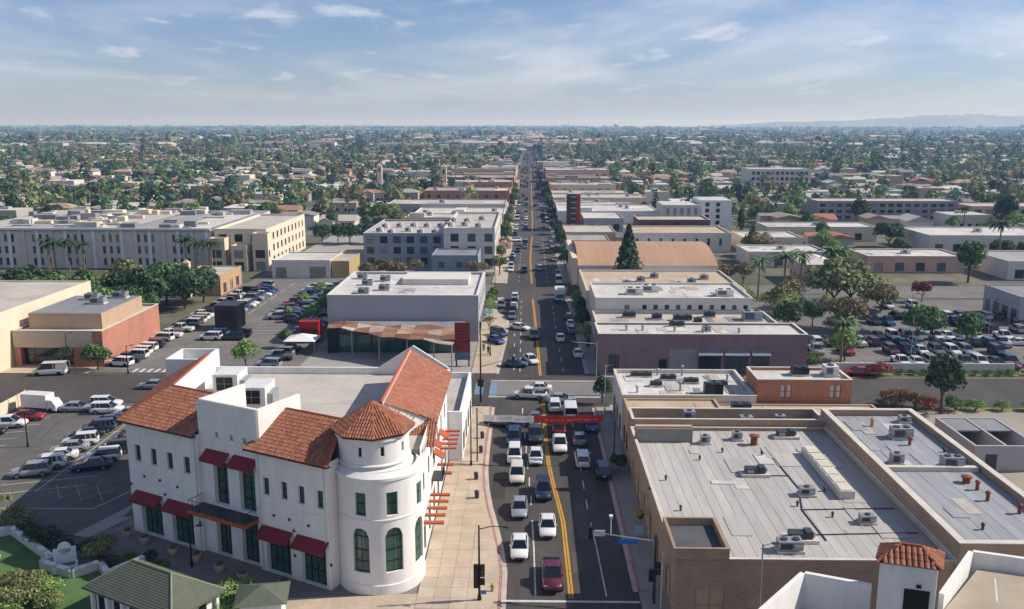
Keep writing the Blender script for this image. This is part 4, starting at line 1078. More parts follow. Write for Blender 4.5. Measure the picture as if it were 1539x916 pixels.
# white complex with dark window strip
wc = thing('white_office', 'white office block with black vertical window strips', 'building', (72, 384, 0))
MB().box(-16, 0, -9, 10, 0, 9.2).build('wall', M_OFFW, wc); MB().box(.003, 13, -7, 12, 0, 11.0).build('wall', M_STUCCO2, wc)
MB().box(-15.6, -.3, -8.6, 9.6, 9.203, 9.3).build('roof', M_ROOFW, wc); MB().box(.4, 12.6, -6.6, 11.6, 11.003, 11.1).build('roof', M_ROOFW, wc)
for i in range(2):
    for j in range(4): MB().box(2 + i * 4.5, 3.6 + i * 4.5, -7.08, -7.003, 1 + j * 2.5, 2.6 + j * 2.5).build('window', M_GLASS, wc)
for i in range(5): MB().box(-14.5 + i * 2.9, -13.3 + i * 2.9, -9.08, -9.003, 2, 8).build('window', M_BLUEGREY, wc)
# long motel and banded office on the right
for nm, lb, x0, x1, y0, y1, h, nrow, ncol in (('motel', 'long low motel with dark window bays beyond the parking lots', 128, 190, 400, 416, 9.0, 3, 16), ('apartment_block', 'long pink grey apartment range next to the motel', 192, 262, 392, 410, 7.5, 2, 14),
                                       ('banded_office', 'four storey office with dark window bands beside dark conifer', 138, 176, 566, 590, 15.0, 4, 12)):
    hs = [(1.2 + c * (x1 - x0 - 2) / ncol, 1.2 + c * (x1 - x0 - 2) / ncol + (x1 - x0) / ncol * .62, 1.0 + k * (h - 1) / nrow, 1.0 + k * (h - 1) / nrow + (h - 1) / nrow * .55) for c in range(ncol) for k in range(nrow)]
    flat_building(nm, lb, 'building', x0, x1, y0, y1, h, {'motel': mat('mauve_grey_stucco', '#9d9296', .9, .08, .3), 'apartment_block': M_PINK, 'banded_office': M_OFFW}[nm], M_ROOFP, .3, {'f': hs}, sub=False, depth=.5)
flat_building('office_block', 'grey office with dark ground floor openings at the edge of the car park', 'building', 104.6, 126, 188.5, 204, 6.2, M_GREYW, M_ROOFG2, .3, {'f': row(5, 1.5, 4, 2.8, .3, 3), 'l': row(4, 1, 3.7, 2.4, .4, 3.2)})

# ------------------------------------------------------------------ left side blocks
bJ = flat_building('grey_wall_block', 'big grey windowless block with pale roof and rounded white coping', 'building', -39.6, -9.8, 172.0, 200.5, 9.2, M_GREYW, M_ROOFW, 0.45, coping=mat('white_coping', '#d4d0ca', .8, .1), pt=.5, holes={'r': row(5, 2, 5.3, 3.6, .3, 3.4) + row(5, 2.5, 5.3, 1.6, 5.6, 7.2)})
m = MB(); m.box(-2, 12, 0, 9, 8.76, 10.0); m.build('plant_room', M_OFFW, bJ)
for x, y in ((-34, 186), (-31, 191), (-36.5, 194), (-29.5, 180), (-33, 176)): rooftop_unit(x, y, 8.77, 'the big grey windowless block', 2.2, 1.6, .9)
roof_patches(bJ, -38, -12, 174, 198, 8.76, 16, 6, [M_ROOFP, M_ROOFG, M_OFFW, M_ROOFW])
# rust canopy restaurant: folded panels on posts, glass hall behind
rc = thing('canopy_restaurant', 'open restaurant with folded roof of rusty metal panels on slim posts', 'restaurant', (-25, 158, 0))
MB().box(-12.5, 12.5, 5, 13.2, 0, 4.0).build('hall', M_DKGREY, rc)
MB().box(-12.6, 12.6, 4.9, 13.3, 4.003, 4.2).build('hall_roof', M_ROOFG2, rc)
rust = [mat('rust_panel_%d' % i, c, 0.8, 0.22, 0.6) for i, c in enumerate(('#86614a', '#98785c', '#795241', '#bfb29c', '#8f6c52', '#6f5044', '#a8998a'))]
rr = random.Random(4)
GX, GY = 9, 4
def rz_(i, j):
    return 4.75 + .22 * math.sin(i * 1.1 + j * 1.7) + (0.28 if (i + j) % 2 else 0)
for i in range(GX):
    for j in range(GY):
        def pt_(a, b):
            x = -12.6 + a * (24.6 / GX); yl = 4.5 - 13.5 * (a / GX); yh = 9.5 - 4.5 * (a / GX)
            return (x, yl + (yh - yl) * b / GY, rz_(a, b))
        p = [Vector(pt_(i, j)), Vector(pt_(i + 1, j)), Vector(pt_(i + 1, j + 1)), Vector(pt_(i, j + 1))]
        c = sum(p, Vector()) / 4; p = [c + (q - c) * .985 for q in p]; dn = Vector((0, 0, -.12))
        q = MB(); q.add([tuple(k) for k in p] + [tuple(k + dn) for k in p], [(0, 1, 2), (0, 2, 3), (6, 5, 4), (7, 6, 4), (0, 4, 5, 1), (1, 5, 6, 2), (2, 6, 7, 3), (3, 7, 4, 0)])
        q.build('roof_panel', rr.choice(rust), rc)
for x, y in ((-12.2, 4.3), (-7.5, 1.9), (-2, -1.0), (3.5, -4), (8.5, -6.7), (11.8, -8.2), (11.8, -1), (-12.2, 8)):
    MB().tube((x, y, 0), (x, y, 4.9), .12, n=8).build('post', M_BLACK if x < -10 else M_STEEL, rc)
MB().box(-12.6, -10.8, 4.4, 4.98, 0, 4.4).build('end_wall', M_BLACK, rc)
for i in range(7): MB().box(-10.4 + i * 3.1, -7.6 + i * 3.1, 4.82, 4.9, .3, 3.4).build('window', M_GLASSG, rc)
sg = thing('street_sign_panel', 'tall dark red sign panel with ribbed face beside the rusty canopy', 'sign', (-11.6, 153.5, 0))
MB().box(-1.35, 1.35, -.3, .3, 1.2, 7.9).build('panel', mat('dark_red_sign', '#7c2a2c', .6), sg)
for i in range(8): MB().box(-1.25, 1.25, -.36, -.303, 3.0 + i * .6, 3.2 + i * .6).build('rib', mat('mid_red_sign', '#963c3a', .6), sg)
for x in (-1.1, 1.1): MB().box(x - .12, x + .12, -.15, .15, 0, 1.197).build('post', M_BLACK, sg)
MB().box(-1.35, 1.35, -.34, -.303, 1.25, 2.7).build('lower_panel', mat('blue_grey_panel', '#5c6c80', .6), sg)
# red stall and white tent in the lot
rbx = thing('red_kiosk', 'bright red box kiosk standing in the car park', 'kiosk', (-42.9, 171.5, 0))
MB().box(-1.9, 1.9, -1.6, 1.6, .5, 4.2).build('body', mat('bright_red_paint', '#b3151c', .45), rbx)
MB().box(-1.6, 1.6, -1.66, -1.603, 1.6, 2.9).build('hatch', mat('deep_red_paint', '#6d0d12', .5), rbx)
MB().box(-2.0, 2.0, -1.7, 1.7, 4.203, 4.35).build('roof', mat('bright_red_paint', '#b3151c', .45), rbx)
for x in (-1.6, 1.2):
    MB().box(x, x + .4, -1.4, 1.4, 0, .497).build('skid', M_BLACK, rbx)
tt = thing('canopy_tent', 'flat white canopy tent in front of the red kiosk', 'tent', (-42.6, 163.5, 0))
MB().add([(-3, -2.6, 2.5), (3, -2.6, 2.5), (3, 2.6, 2.5), (-3, 2.6, 2.5), (0, 0, 3.5)], [(0, 1, 4), (1, 2, 4), (2, 3, 4), (3, 0, 4), (3, 2, 1, 0)]).build('canopy', M_STUCCO2, tt)
for x in (-2.8, 2.8):
    for y in (-2.4, 2.4): MB().tube((x, y, 0), (x, y, 2.5), .05, n=6).build('leg', M_STEEL, tt)
# black container
ct = thing('black_container', 'black shipping container with corrugated sides in the car park', 'container', (-62.8, 183.2, 0), R(-3))
MB().box(-2.3, 2.3, -2.6, 2.6, .15, 5.2).build('body', mat('black_container_paint', '#2b2c2e', .55), ct)
for i in range(11): MB().box(2.303, 2.38, -2.5 + i * .46, -2.3 + i * .46, .3, 5.0).build('rib', M_BLACK, ct)
MB().box(-1.6, 1.6, -2.68, -2.603, 2.2, 4.2).build('panel', M_BLACK, ct); MB().box(-2.4, 2.4, -2.7, 2.7, 5.203, 5.3).build('roof', M_DKGREY, ct)
for x in (-2.0, 1.6):
    MB().box(x, x + .4, -2.4, 2.4, 0, .147).build('skid', M_BLACK, ct)
# stepped apartments
A = 'stepped grey and white apartment block with big windows behind the grey wall block'
flat_building('apartment_house', A, 'building', -49.5, -25.2, 266, 306, 10.2, M_BLUEGREY, M_ROOFP, .6, {'f': [(1 + i * 4.0, 3.2 + i * 4.0, .8 + k * 3.2, 2.9 + k * 3.2) for i in range(6) for k in range(3)]}, coping=M_COPING, depth=.25)
flat_building('apartment_house', 'taller white apartment block with cream end wall facing main road', 'building', -25.0, -9.9, 262, 312, 12.2, M_OFFW, M_ROOFP, .7, {'f': [(2 + i * 5, 4.4 + i * 5, .8 + k * 3.7, 3.2 + k * 3.7) for i in range(3) for k in range(3)], 'r': [(2 + i * 5.5, 4.5 + i * 5.5, .8 + k * 3.7, 3.0 + k * 3.7) for i in range(8) for k in range(3)]}, coping=M_COPING, depth=.25)
flat_building('garage_block', 'blue grey low wing in front of the white apartment block', 'building', -27, -14, 246, 260.5, 6.5, M_BLUEGREY, M_ROOFG2, .4, {'f': [(2, 3.6, 3, 4.6), (7, 8.6, 3, 4.6)]})
for i in range(16):
    rr2 = random.Random(i); rooftop_unit(-46 + (i % 8) * 4.4, 272 + (i // 8) * 16 + rr2.uniform(-4, 4), 9.62 if (i % 8) < 5 else 11.52, 'the apartment roofs', 2.0, 1.6, 1.1, tone='white', m=M_WHITEM)
# large apartment complex on the left
M_PALEG = glass_mat('pale_window_glass', '#4a5560', .2)
cpx = thing('apartment_complex', 'large beige apartment complex with rows of pilasters and clustered roofs', 'building', (-120, 290, 0))
w = MB(); hs = [(1.25 + i * 2.1, 2.15 + i * 2.1, .9 + k * 3.5, 3.1 + k * 3.5) for i in range(36) for k in range(3) if (i * 7 + i // 5) % 4]
wall_face(w, (-52, -28), (1, 0), (0, -1), 78, 0, 11.2, hs, .3)
w.quad((26, -28, 0), (26, 34, 0), (26, 34, 11.2), (26, -28, 11.2)); w.quad((-52, 34, 0), (-52, -28, 0), (-52, -28, 11.2), (-52, 34, 11.2)); w.quad((26, 34, 0), (-52, 34, 0), (-52, 34, 11.2), (26, 34, 11.2))
w.build('wall', M_OFFW, cpx)
for h in hs: pane(cpx, (-52, -28), (1, 0), (0, -1), h, .3, sub=False, glass=RGL.choice([M_PALEG, M_GLASS, M_GLASS2, M_BLIND]))
for i in range(19): MB().box(-51.4 + i * 4.2, -50.6 + i * 4.2, -28.5, -28.003, 0, 11.6 + (i % 3) * .3).build('pilaster', M_CREAM if i % 2 else M_STUCCO2, cpx)
MB().box(-52, 26, -28.6, 34, 11.203, 11.5).build('roof', M_ROOFG2, cpx)
for i in range(6): MB().box(-51 + i * 12.8, -40 + i * 12.8, -27 + (i % 2) * 3, 33 - (i % 3) * 4, 11.501 + i * .002, 11.56 + i * .003).build('roof_field', [M_ROOFP, M_ROOFG, M_ROOFW][i % 3], cpx)
MB().box(-52.2, 26, -28.7, -28.1, 11.503, 12.1).build('parapet', M_STUCCO2, cpx)
rr = random.Random(9)
for i in range(70):
    x = rr.uniform(-51, 18); y = rr.uniform(-27, 30); a, b = rr.uniform(1.5, 8), rr.uniform(1, 4); z = rr.uniform(.3, 1.7) + (.8 if i % 9 == 0 else 0)
    MB().box(x, x + a, y, y + b, 11.503 + i * .002, 11.5 + z).build('roof_block', rr.choice([M_ROOFW, M_ROOFP, M_ROOFG, M_ROOFG2, M_CREAM]), cpx)
flat_building('apartment_wing', 'beige apartment wing with balconies at the end of the complex', 'building', -93, -77.5, 262, 308, 11.8, M_CREAM, M_ROOFP, .6, {'f': [(1.2 + i * 4.8, 3.6 + i * 4.8, .8 + k * 3.6, 3.1 + k * 3.6) for i in range(3) for k in range(3)], 'r': [(2 + i * 4.4, 3.8 + i * 4.4, .8 + k * 3.6, 2.9 + k * 3.6) for i in range(10) for k in range(3)]}, coping=M_COPING, depth=.3)
for i_, (xa, ya) in enumerate(((-93.2, 260.6), (-86.5, 259.6), (-80.5, 260.6))):
    t_ = flat_building('entry_bay', ['cream entrance bay with dark opening beside the palms', 'middle cream bay with balcony opening below the apartment wing', 'cream corner bay at the end of the apartment wing'][i_], 'building', xa, xa + 4.6, ya - 3, 261.8, [9.5, 7.5, 11][i_], M_CREAM, M_ROOFP, .5, {'f': [(.8, 3.6, .2, 2.8), (.8, 3.6, 3.8, 6.2)], 'r': [(.6, 2.0, 4, 6)]}, sub=False, coping=M_COPING)
# cream store and brick shop
N1 = flat_building('cream_store', 'huge plain cream store wall with stained grey roof', 'building', -150, -91.2, 136.5, 182, 10.2, M_CREAM, M_ROOFP, .3, {'r': [(3.5, 5.5, 4.6, 5.6), (3.5, 5.5, 1.8, 2.8), (8.5, 10.5, 4.6, 5.6)]}, depth=.4)
N2 = flat_building('brick_front_shop', 'salmon brick shop with beige fascia and recessed dark entrance', 'building', -91.0, -75.0, 152.0, 176.5, 6.4, M_BRICKR, M_ROOFW, .35, {'f': [(1.2, 10.6, .1, 3.4, 'entrance')]}, depth=1.2, nx=5, nz=2, coping=M_COPING)
MB().box(-7.95, 6.2, -12.33, -12.253, 3.45, 6.38).build('fascia', M_BEIGE, N2)
MB().box(-6.6, 6.6, -9.0, 8.0, 6.053, 8.9).build('upper_storey', M_TAN, N2)
MB().box(-6.4, 6.4, -8.8, 7.8, 8.903, 8.96).build('upper_roof', M_ROOFG2, N2)
for x, y in ((-84, 168), (-81, 164), (-79.5, 170)): rooftop_unit(x, y, 8.97, 'the salmon brick shop', 2.6, 1.6, 1.0, tone='blue grey', m=M_STEEL)
flat_building('orange_shop', 'small orange ochre building with thin tower fin at the far end of car park', 'building', -88, -77.0, 219, 236, 5.0, mat('ochre_stucco', '#b89672', .9), M_ROOFP, .3, {'r': row(3, 2, 5, 2.4, .3, 2.8), 'f': row(1, 3, 4, 4, .2, 2.8)})
flat_building('white_garage', 'low white garage with dark openings at the end of the car park', 'building', -71.5, -55.2, 245.5, 262.5, 5.0, M_OFFW, M_ROOFW, .3, {'f': [(1, 4, .1, 3), (10.5, 15, .1, 3.2)]}, coping=M_COPING)
flat_building('yellow_annex', 'narrow yellow ochre annex joined to the low white garage', 'building', -55.0, -50.0, 246, 262, 4.8, mat('yellow_stucco', '#ae9868', .9), M_ROOFP, .3)
# little building at left frame edge and cream fence
flat_building('left_edge_shop', 'white shop with red signboard at the corner of the car park', 'building', -95, -83.2, 118, 129, 8.0, M_STUCCO2, M_ROOFP, .3, {'r': row(3, 1, 3.4, 2, .5, 2.8)})
fn = thing('car_park_fence', 'cream panel fence along the edge of the near car park', 'fence', (-77.4, 115, 0))
for i in range(13): MB().box(-.08, .08, -15 + i * 2.4, -12.72 + i * 2.4, .05, 1.9).build('panel', M_CREAM, fn)
for i in range(14): MB().box(-.14, .14, -15.2 + i * 2.4 + .03, -15.03 + i * 2.4, 0, 2.05).build('post', M_BEIGE, fn)

# ------------------------------------------------------------------ white parking structure at the lower right
pk = thing('parking_structure', 'white parking structure with low parapets and a small tile roofed stair tower', 'building', (27, 58, 0))
def pw(x, y): return (x - 27, y - 58)
def wallseg(a, b, z0, z1, th=.35, nm='parapet'):
    a = Vector(pw(*a)); b = Vector(pw(*b)); d = (b - a).normalized(); n = Vector((-d.y, d.x)) * th
    return MB().prism([tuple(a), tuple(b), tuple(b + n), tuple(a + n)][::-1] if False else [tuple(a), tuple(b), tuple(b + n), tuple(a + n)], z0, z1).build(nm, M_STUCCO, pk)
wallseg((14.0, 53.0), (20.2, 60.4), 0, 10.0); wallseg((20.2, 60.4), (24.4, 58.7), 0, 10.0)
wallseg((29.0, 57.6), (34.1, 64.0), 0, 10.0); wallseg((34.1, 64.0), (48, 59.4), 0, 10.0)
MB().prism([pw(*p) for p in ((14.4, 53), (20.2, 59.9), (24.4, 58.2), (23.4, 52), (16, 48))], 7.2, 7.4).build('lower_deck', M_CONCG, pk)
MB().prism([pw(*p) for p in ((28.6, 57.0), (34.3, 63.5), (48, 58.9), (44, 46), (30, 50))], 8.6, 8.85).build('deck', mat('sandy_deck_concrete', '#a89b88', .9, .12, .3), pk)
for i in range(3):
    m = MB(); x0, y0 = pw(33.2 + i * 2.6, 58.6 - i * .9)
    m.prism([(x0, y0), (x0 + .12, y0 - .03), (x0 + 1.7, y0 + 3.4), (x0 + 1.58, y0 + 3.43)], 8.852, 8.858); m.build('bay_line', M_WHT, pk)
tw = [(24.2, 57.2), (27.7, 56.2), (28.8, 58.4), (25.4, 59.6)]
MB().prism([pw(*p) for p in tw], 0, 12.6).build('stair_tower', M_STUCCO, pk)
def lerp2(a, b, t): return (a[0] + (b[0] - a[0]) * t, a[1] + (b[1] - a[1]) * t)
a, b = pw(*lerp2(tw[0], tw[1], .46)), pw(*lerp2(tw[0], tw[1], .9)); nx_, ny_ = -.274 * .06, -.96 * .06
MB().prism([a, b, (b[0] + nx_, b[1] + ny_), (a[0] + nx_, a[1] + ny_)][::-1], 8.6, 10.9).build('door', M_BLACK, pk)
a, b = pw(*lerp2(tw[0], tw[1], .66)), pw(*lerp2(tw[0], tw[1], .74))
MB().prism([a, b, (b[0] + nx_ * 3, b[1] + ny_ * 3), (a[0] + nx_ * 3, a[1] + ny_ * 3)][::-1], 11.1, 11.3).build('wall_lamp', M_BLACK, pk)
t = MB(); cx, cy = sum(p[0] for p in tw) / 4, sum(p[1] for p in tw) / 4
ev_ = [(*pw(cx + (p[0] - cx) * 1.13, cy + (p[1] - cy) * 1.13), 12.62) for p in tw]
rdA = (*pw(*lerp2(lerp2(tw[0], tw[3], .5), lerp2(tw[1], tw[2], .5), .32)), 13.55); rdB = (*pw(*lerp2(lerp2(tw[0], tw[3], .5), lerp2(tw[1], tw[2], .5), .68)), 13.55)
for q in ([ev_[0], ev_[1], rdB, rdA], [ev_[1], ev_[2], rdB], [ev_[2], ev_[3], rdA, rdB], [ev_[3], ev_[0], rdA]):
    tile_plane(t, q, .38, .5, random.Random(3), .11)
for a, b in ((ev_[0], rdA), (ev_[3], rdA), (ev_[1], rdB), (ev_[2], rdB), (rdA, rdB)): ridge_cap(t, a, b, .11)
t.build('tile_roof', M_TILE, pk)['kind'] = 'stuff'
MB().prism([(p[0], p[1]) for p in ev_], 12.601, 12.618).build('eave_board', MATS['dark_eave_timber'], pk)
# grey yard enclosure on the right
en = thing('yard_enclosure', 'grey roofless yard enclosure with dark doorway behind the long roof', 'shed', (59, 111, 0))
for k in ((-4, 4, -5.5, -5.2), (-4, 4, 5.2, 5.5), (-4, -3.7, -5.19, 5.19), (3.7, 4, -5.19, 5.19), (-.2, .1, -5.19, 5.19)):
    MB().box(*k, 0, 3.3).build('wall', M_GREYW, en)
MB().box(-2.6, -1.2, -5.56, -5.503, 0, 2.2).build('door', M_DKGREY, en)
MB().box(-3.69, 3.69, .5, 5.19, 3.0, 3.2).build('roof', M_ROOFG2, en)
# low white wall with hedge along the right cross road
lw_ = thing('low_wall', 'long low white wall along the car park edge', 'wall', (68, 150.6, 0))
for i in range(11): MB().box(-15 + i * 2.8, -12.24 + i * 2.8, -.15, .15, 0, 1.7).build('panel', M_OFFW, lw_)
sheet('verge', rect(50, 98, 148.6, 150.3), 0.02, M_DRYG); sheet('verge', rect(56, 90, 129.2, 131.2), 0.02, M_DRYG)
# ------------------------------------------------------------------ vehicles (front towards +Y)
PAINT = {}
for nm, c, me in (('white', '#dcdcd9', 0), ('silver', '#9fa3a8', .5), ('grey', '#6c6f74', .4), ('black', '#1b1d20', .1), ('dark blue', '#22324b', .2), ('blue', '#2f5488', .2), ('maroon', '#5e2030', .2), ('red', '#9a1d22', .1), ('cream', '#cfc9b8', 0), ('teal', '#27545a', .2), ('charcoal', '#33373b', .3), ('brown', '#6a5140', .2)):
    PAINT[nm] = mat('car_paint_' + nm.replace(' ', '_'), c, 0.28, 0.0, metal=me * .5, spec=0.5, coat=0.6)
# stations: y, half width, z bottom, z belt ; cabin: base y0,y1, roof y0,y1, roof z
CARS = dict(
    sedan=dict(body=[(-2.35, .66, .42, .78), (-2.24, .82, .28, .98), (-1.7, .89, .22, 1.02), (-.8, .91, .2, .98), (.6, .91, .2, .95), (1.2, .90, .2, .92), (1.95, .86, .22, .80), (2.28, .76, .3, .68), (2.36, .60, .38, .56)],
               cab=(-1.72, 1.22, -1.0, .28, .94, 1.45, .80, .60), wheels=(-1.42, 1.42, .32)),
    suv=dict(body=[(-2.3, .74, .45, .9), (-2.22, .86, .34, 1.06), (-1.6, .93, .28, 1.1), (-.6, .94, .26, 1.08), (.7, .94, .26, 1.05), (1.2, .93, .26, 1.03), (1.95, .89, .28, .95), (2.25, .80, .34, .82), (2.34, .66, .42, .66)],
             cab=(-2.2, 1.25, -1.95, .35, 1.03, 1.74, .84, .67), wheels=(-1.4, 1.42, .36)),
    pickup=dict(body=[(-2.75, .82, .5, 1.0), (-2.7, .90, .4, 1.06), (-1.6, .95, .34, 1.07), (-.5, .96, .32, 1.07), (.8, .96, .32, 1.08), (1.4, .95, .32, 1.06), (2.3, .92, .34, 1.0), (2.62, .84, .4, .86), (2.7, .72, .46, .7)],
                cab=(-.72, 1.42, -.55, .62, 1.06, 1.82, .86, .70), wheels=(-1.7, 1.75, .38)),
    van=dict(body=[(-2.8, .88, .4, 1.2), (-2.76, .96, .3, 1.3), (-1.5, .98, .28, 1.32), (.2, .98, .28, 1.3), (1.3, .97, .28, 1.2), (2.2, .93, .3, 1.02), (2.55, .84, .36, .84), (2.62, .7, .44, .66)],
             cab=(-2.76, 1.75, -2.7, .85, 1.22, 2.25, .94, .84), wheels=(-1.75, 1.75, .36)))
CME = {}
def car_meshes(kind):
    if kind in CME: return CME[kind]
    d = CARS[kind]; b = MB(); rg = []
    for y, w, zb, zt in d['body']:
        half = [(w * .86, zb), (w * .98, zb + .12), (w, zb + (zt - zb) * .55), (w * .95, zt - .1), (w * .82, zt - .015)]
        rg.append([(x, y, z) for x, z in half] + [(-x, y, z) for x, z in half[::-1]])
    b.rings(rg)
    y0, y1, r0, r1, zb, zr, wb, wt = d['cab']
    zm = zr - .05
    g = MB(); k = 5
    def sec(f, w):      # cabin glass: base rectangle up to roof rectangle with slight crown
        return None
    bot = [(-wb, y0), (wb, y0), (wb, y1), (-wb, y1)]; top = [(-wt, r0), (wt, r0), (wt, r1), (-wt, r1)]
    v = [(*p, zb - .03) for p in bot] + [(*p, zm) for p in top]
    g.add(v, [(0, 1, 5, 4), (1, 2, 6, 5), (2, 3, 7, 6), (3, 0, 4, 7), (4, 5, 6, 7)])
    # painted roof with rounded rim and pillars
    p = MB()
    rim = lambda s, z: [(-wt * s, r0 - .06 * s, z), (wt * s, r0 - .06 * s, z), (wt * s, r1 + .06 * s, z), (-wt * s, r1 + .06 * s, z)]
    p.rings([rim(1.03, zm - .02), rim(1.04, zm + .02), rim(.95, zr - .01), rim(.7, zr + .015)])
    def pil(a, b, t=.05):
        a = Vector(a); b = Vector(b); o = Vector((.015 if a.x > 0 else -.015, 0, 0)); s = Vector((0, t, 0))
        p.add([tuple(a + o - s), tuple(a + o + s), tuple(b + o + s), tuple(b + o - s), tuple(a - o * 2 - s), tuple(a - o * 2 + s), tuple(b - o * 2 + s), tuple(b - o * 2 - s)],
              [(0, 1, 2, 3), (3, 2, 1, 0), (0, 4, 7, 3), (1, 2, 6, 5)])
    for sx in (-1, 1):
        pil((sx * wb, y1 - .06, zb), (sx * wt, r1 - .02, zm), .045); pil((sx * wb, y0 + .1, zb), (sx * wt, r0 + .03, zm), .10 if kind != 'van' else .5)
        ym = (r0 + r1) / 2; pil((sx * wb, ym, zb), (sx * wt, ym, zm), .05)
        if kind in ('suv', 'van'): pil((sx * wb, y0 + .75, zb), (sx * wt, r0 + .6, zm), .07 if kind == 'suv' else .75)
    if kind == 'pickup':       # open bed: dark liner let into the deck
        q = MB(); q.box(-.74, .74, -2.58, -.85, 1.05, 1.085)
        bed = q
    wy0, wy1, wr = d['wheels']; wx = max(s[1] for s in d['body'])
    ty = MB(); ty.tube((-.11, 0, 0), (.11, 0, 0), wr, n=16); ri = MB(); ri.tube((-.118, 0, 0), (.118, 0, 0), wr * .6, n=10)
    f = d['body'][-1]; f2 = d['body'][-2]; r = d['body'][1]
    hl_ = MB(); hl_.box(-.17, .17, -.14, .05, -.07, .07); tl = MB(); tl.box(-.15, .15, -.03, .1, -.09, .09)
    fs = MB(); fs.box(-f[1] * .8, f[1] * .8, f[0] - .1, f[0] + .012, .36, .5)
    pl = MB(); pl.box(-.17, .17, d['body'][0][0] - .015, d['body'][0][0] + .05, .6, .72)
    mr = MB(); mr.box(-.09, .09, -.05, .05, -.06, .06)
    me = dict(glass=g.mesh('windows', M_CARGL), tyre=ty.mesh('tyre', M_TYRE), rim=ri.mesh('rim', M_RIM), head=hl_.mesh('headlight', M_HEADL), tail=tl.mesh('tail_light', M_TAILL), grille=fs.mesh('grille', M_BLACK), plate=pl.mesh('number_plate', M_WHITEM),
              b=b, p=p, mr=mr, paint={}, wheel=(wx - .07, wy0, wy1, wr), hp=(f2[1] * .72, f2[0] - .06, f2[3] - .06), tp=(r[1] * .8, r[0] - .02, r[3] - .16), mp=(wb + .12, y1 - .45, zb + .06))
    if kind == 'pickup': me['bed'] = bed.mesh('bed_liner', M_BLACK)
    CME[kind] = me
    return me
def painted(me, colour):
    if colour not in me['paint']:
        m = PAINT[colour]
        me['paint'][colour] = (me['b'].mesh('body', m, True), me['p'].mesh('roof_panel', m), me['mr'].mesh('mirror', m))
        for q in me['paint'][colour][:1]:
            q.polygons.foreach_set('use_smooth', [True] * len(q.polygons))
    return me['paint'][colour]
ONE = {}
N_CAR = [0]
def car(kind, colour, x, y, heading, where, group, near=True, z=0.012, cat=None):
    """heading 0 = driving away from the camera, 180 = coming."""
    me = car_meshes(kind); N_CAR[0] += 1
    word = {'suv': 'sport utility car', 'sedan': 'sedan', 'pickup': 'pickup truck', 'van': 'van'}[kind]
    label = '%s %s %s' % (colour, word, where)
    c = cat or {'pickup': 'pickup', 'van': 'van'}.get(kind, 'car')
    wx, wy0, wy1, wr = me['wheel']
    nm = {'suv': 'sport_utility_car', 'sedan': 'sedan_car', 'pickup': 'pickup_truck', 'van': 'van'}[kind]
    if not near:
        if (kind, colour) not in ONE:
            m = MB()
            def addmb(src, mi):
                m.add(src.v, src.f, mi)
            def addme(q, mi, off=(0, 0, 0)):
                m.add([(v.co.x + off[0], v.co.y + off[1], v.co.z + off[2]) for v in q.vertices], [tuple(p.vertices) for p in q.polygons], mi)
            addmb(me['b'], 0); addmb(me['p'], 0); addme(me['glass'], 1)
            for sx in (-1, 1):
                for wy in (wy0, wy1): addme(me['tyre'], 2, (sx * wx, wy, wr))
                addme(me['head'], 3, (sx * me['hp'][0], me['hp'][1], me['hp'][2])); addme(me['tail'], 4, (sx * me['tp'][0], me['tp'][1], me['tp'][2]))
            ONE[(kind, colour)] = m.mesh(nm, [PAINT[colour], M_CARGL, M_TYRE, M_HEADL, M_TAILL])
        return tag(obj(nm, ONE[(kind, colour)], None, (x, y, z), R(heading)), label, c, group)
    bm, rm, mm = painted(me, colour)
    r = thing(nm, label, c, (x, y, z), R(heading), group)
    obj('body', bm, r); obj('roof_panel', rm, r); obj('windows', me['glass'], r); obj('grille', me['grille'], r); obj('number_plate', me['plate'], r)
    if 'bed' in me: obj('bed_liner', me['bed'], r)
    for sx in (-1, 1):
        for wy in (wy0, wy1):
            w = obj('wheel', me['tyre'], r, (sx * wx, wy, wr)); obj('rim', me['rim'], w)
        obj('headlight', me['head'], r, (sx * me['hp'][0], me['hp'][1], me['hp'][2])); obj('tail_light', me['tail'], r, (sx * me['tp'][0], me['tp'][1], me['tp'][2]))
        obj('mirror', mm, r, (sx * me['mp'][0], me['mp'][1], me['mp'][2]))
    return r
QM = 'in the queue coming down the main road'
GM = 'cars queueing on the main road'
for k, c, x, y, h in (('pickup', 'maroon', 2.3, 77.4, 180), ('sedan', 'white', -.8, 83.2, 180), ('sedan', 'white', 2.1, 88.0, 180), ('sedan', 'silver', -.9, 92.6, 180), ('suv', 'dark blue', 1.8, 97.3, 180), ('suv', 'cream', -1.3, 102.0, 180),
                      ('suv', 'white', -1.7, 108.4, 180), ('sedan', 'white', 1.0, 108.2, 180), ('suv', 'dark blue', -1.9, 114.8, 180), ('pickup', 'charcoal', 1.0, 116.2, 180), ('sedan', 'dark blue', -1.9, 120.6, 180), ('sedan', 'grey', 1.0, 122.8, 180)):
    car(k, c, x, y, h, QM, GM)
car('pickup', 'white', 4.2, 112.6, 180, 'straddling the yellow centre line', 'vehicles at the centre line'); car('pickup', 'red', 4.3, 119.2, 0, 'behind the white pickup near the centre line', 'vehicles at the centre line')
for k, c, x, y in (('sedan', 'grey', 6.9, 114.8), ('suv', 'white', 6.9, 107.2), ('sedan', 'blue', 9.0, 120.5), ('van', 'white', 6.2, 125.6)):
    car(k, c, x, y, 0, 'driving away in the shaded lanes', 'cars in the shaded lanes')
car('suv', 'dark blue', 9.2, 103.6, 0, 'parked at the right kerb by the flat roofed shop', 'cars parked at the right kerb')
car('sedan', 'black', -3.9, 121.5, 250, 'turning under the white end of the banner', 'cars at the crossing')
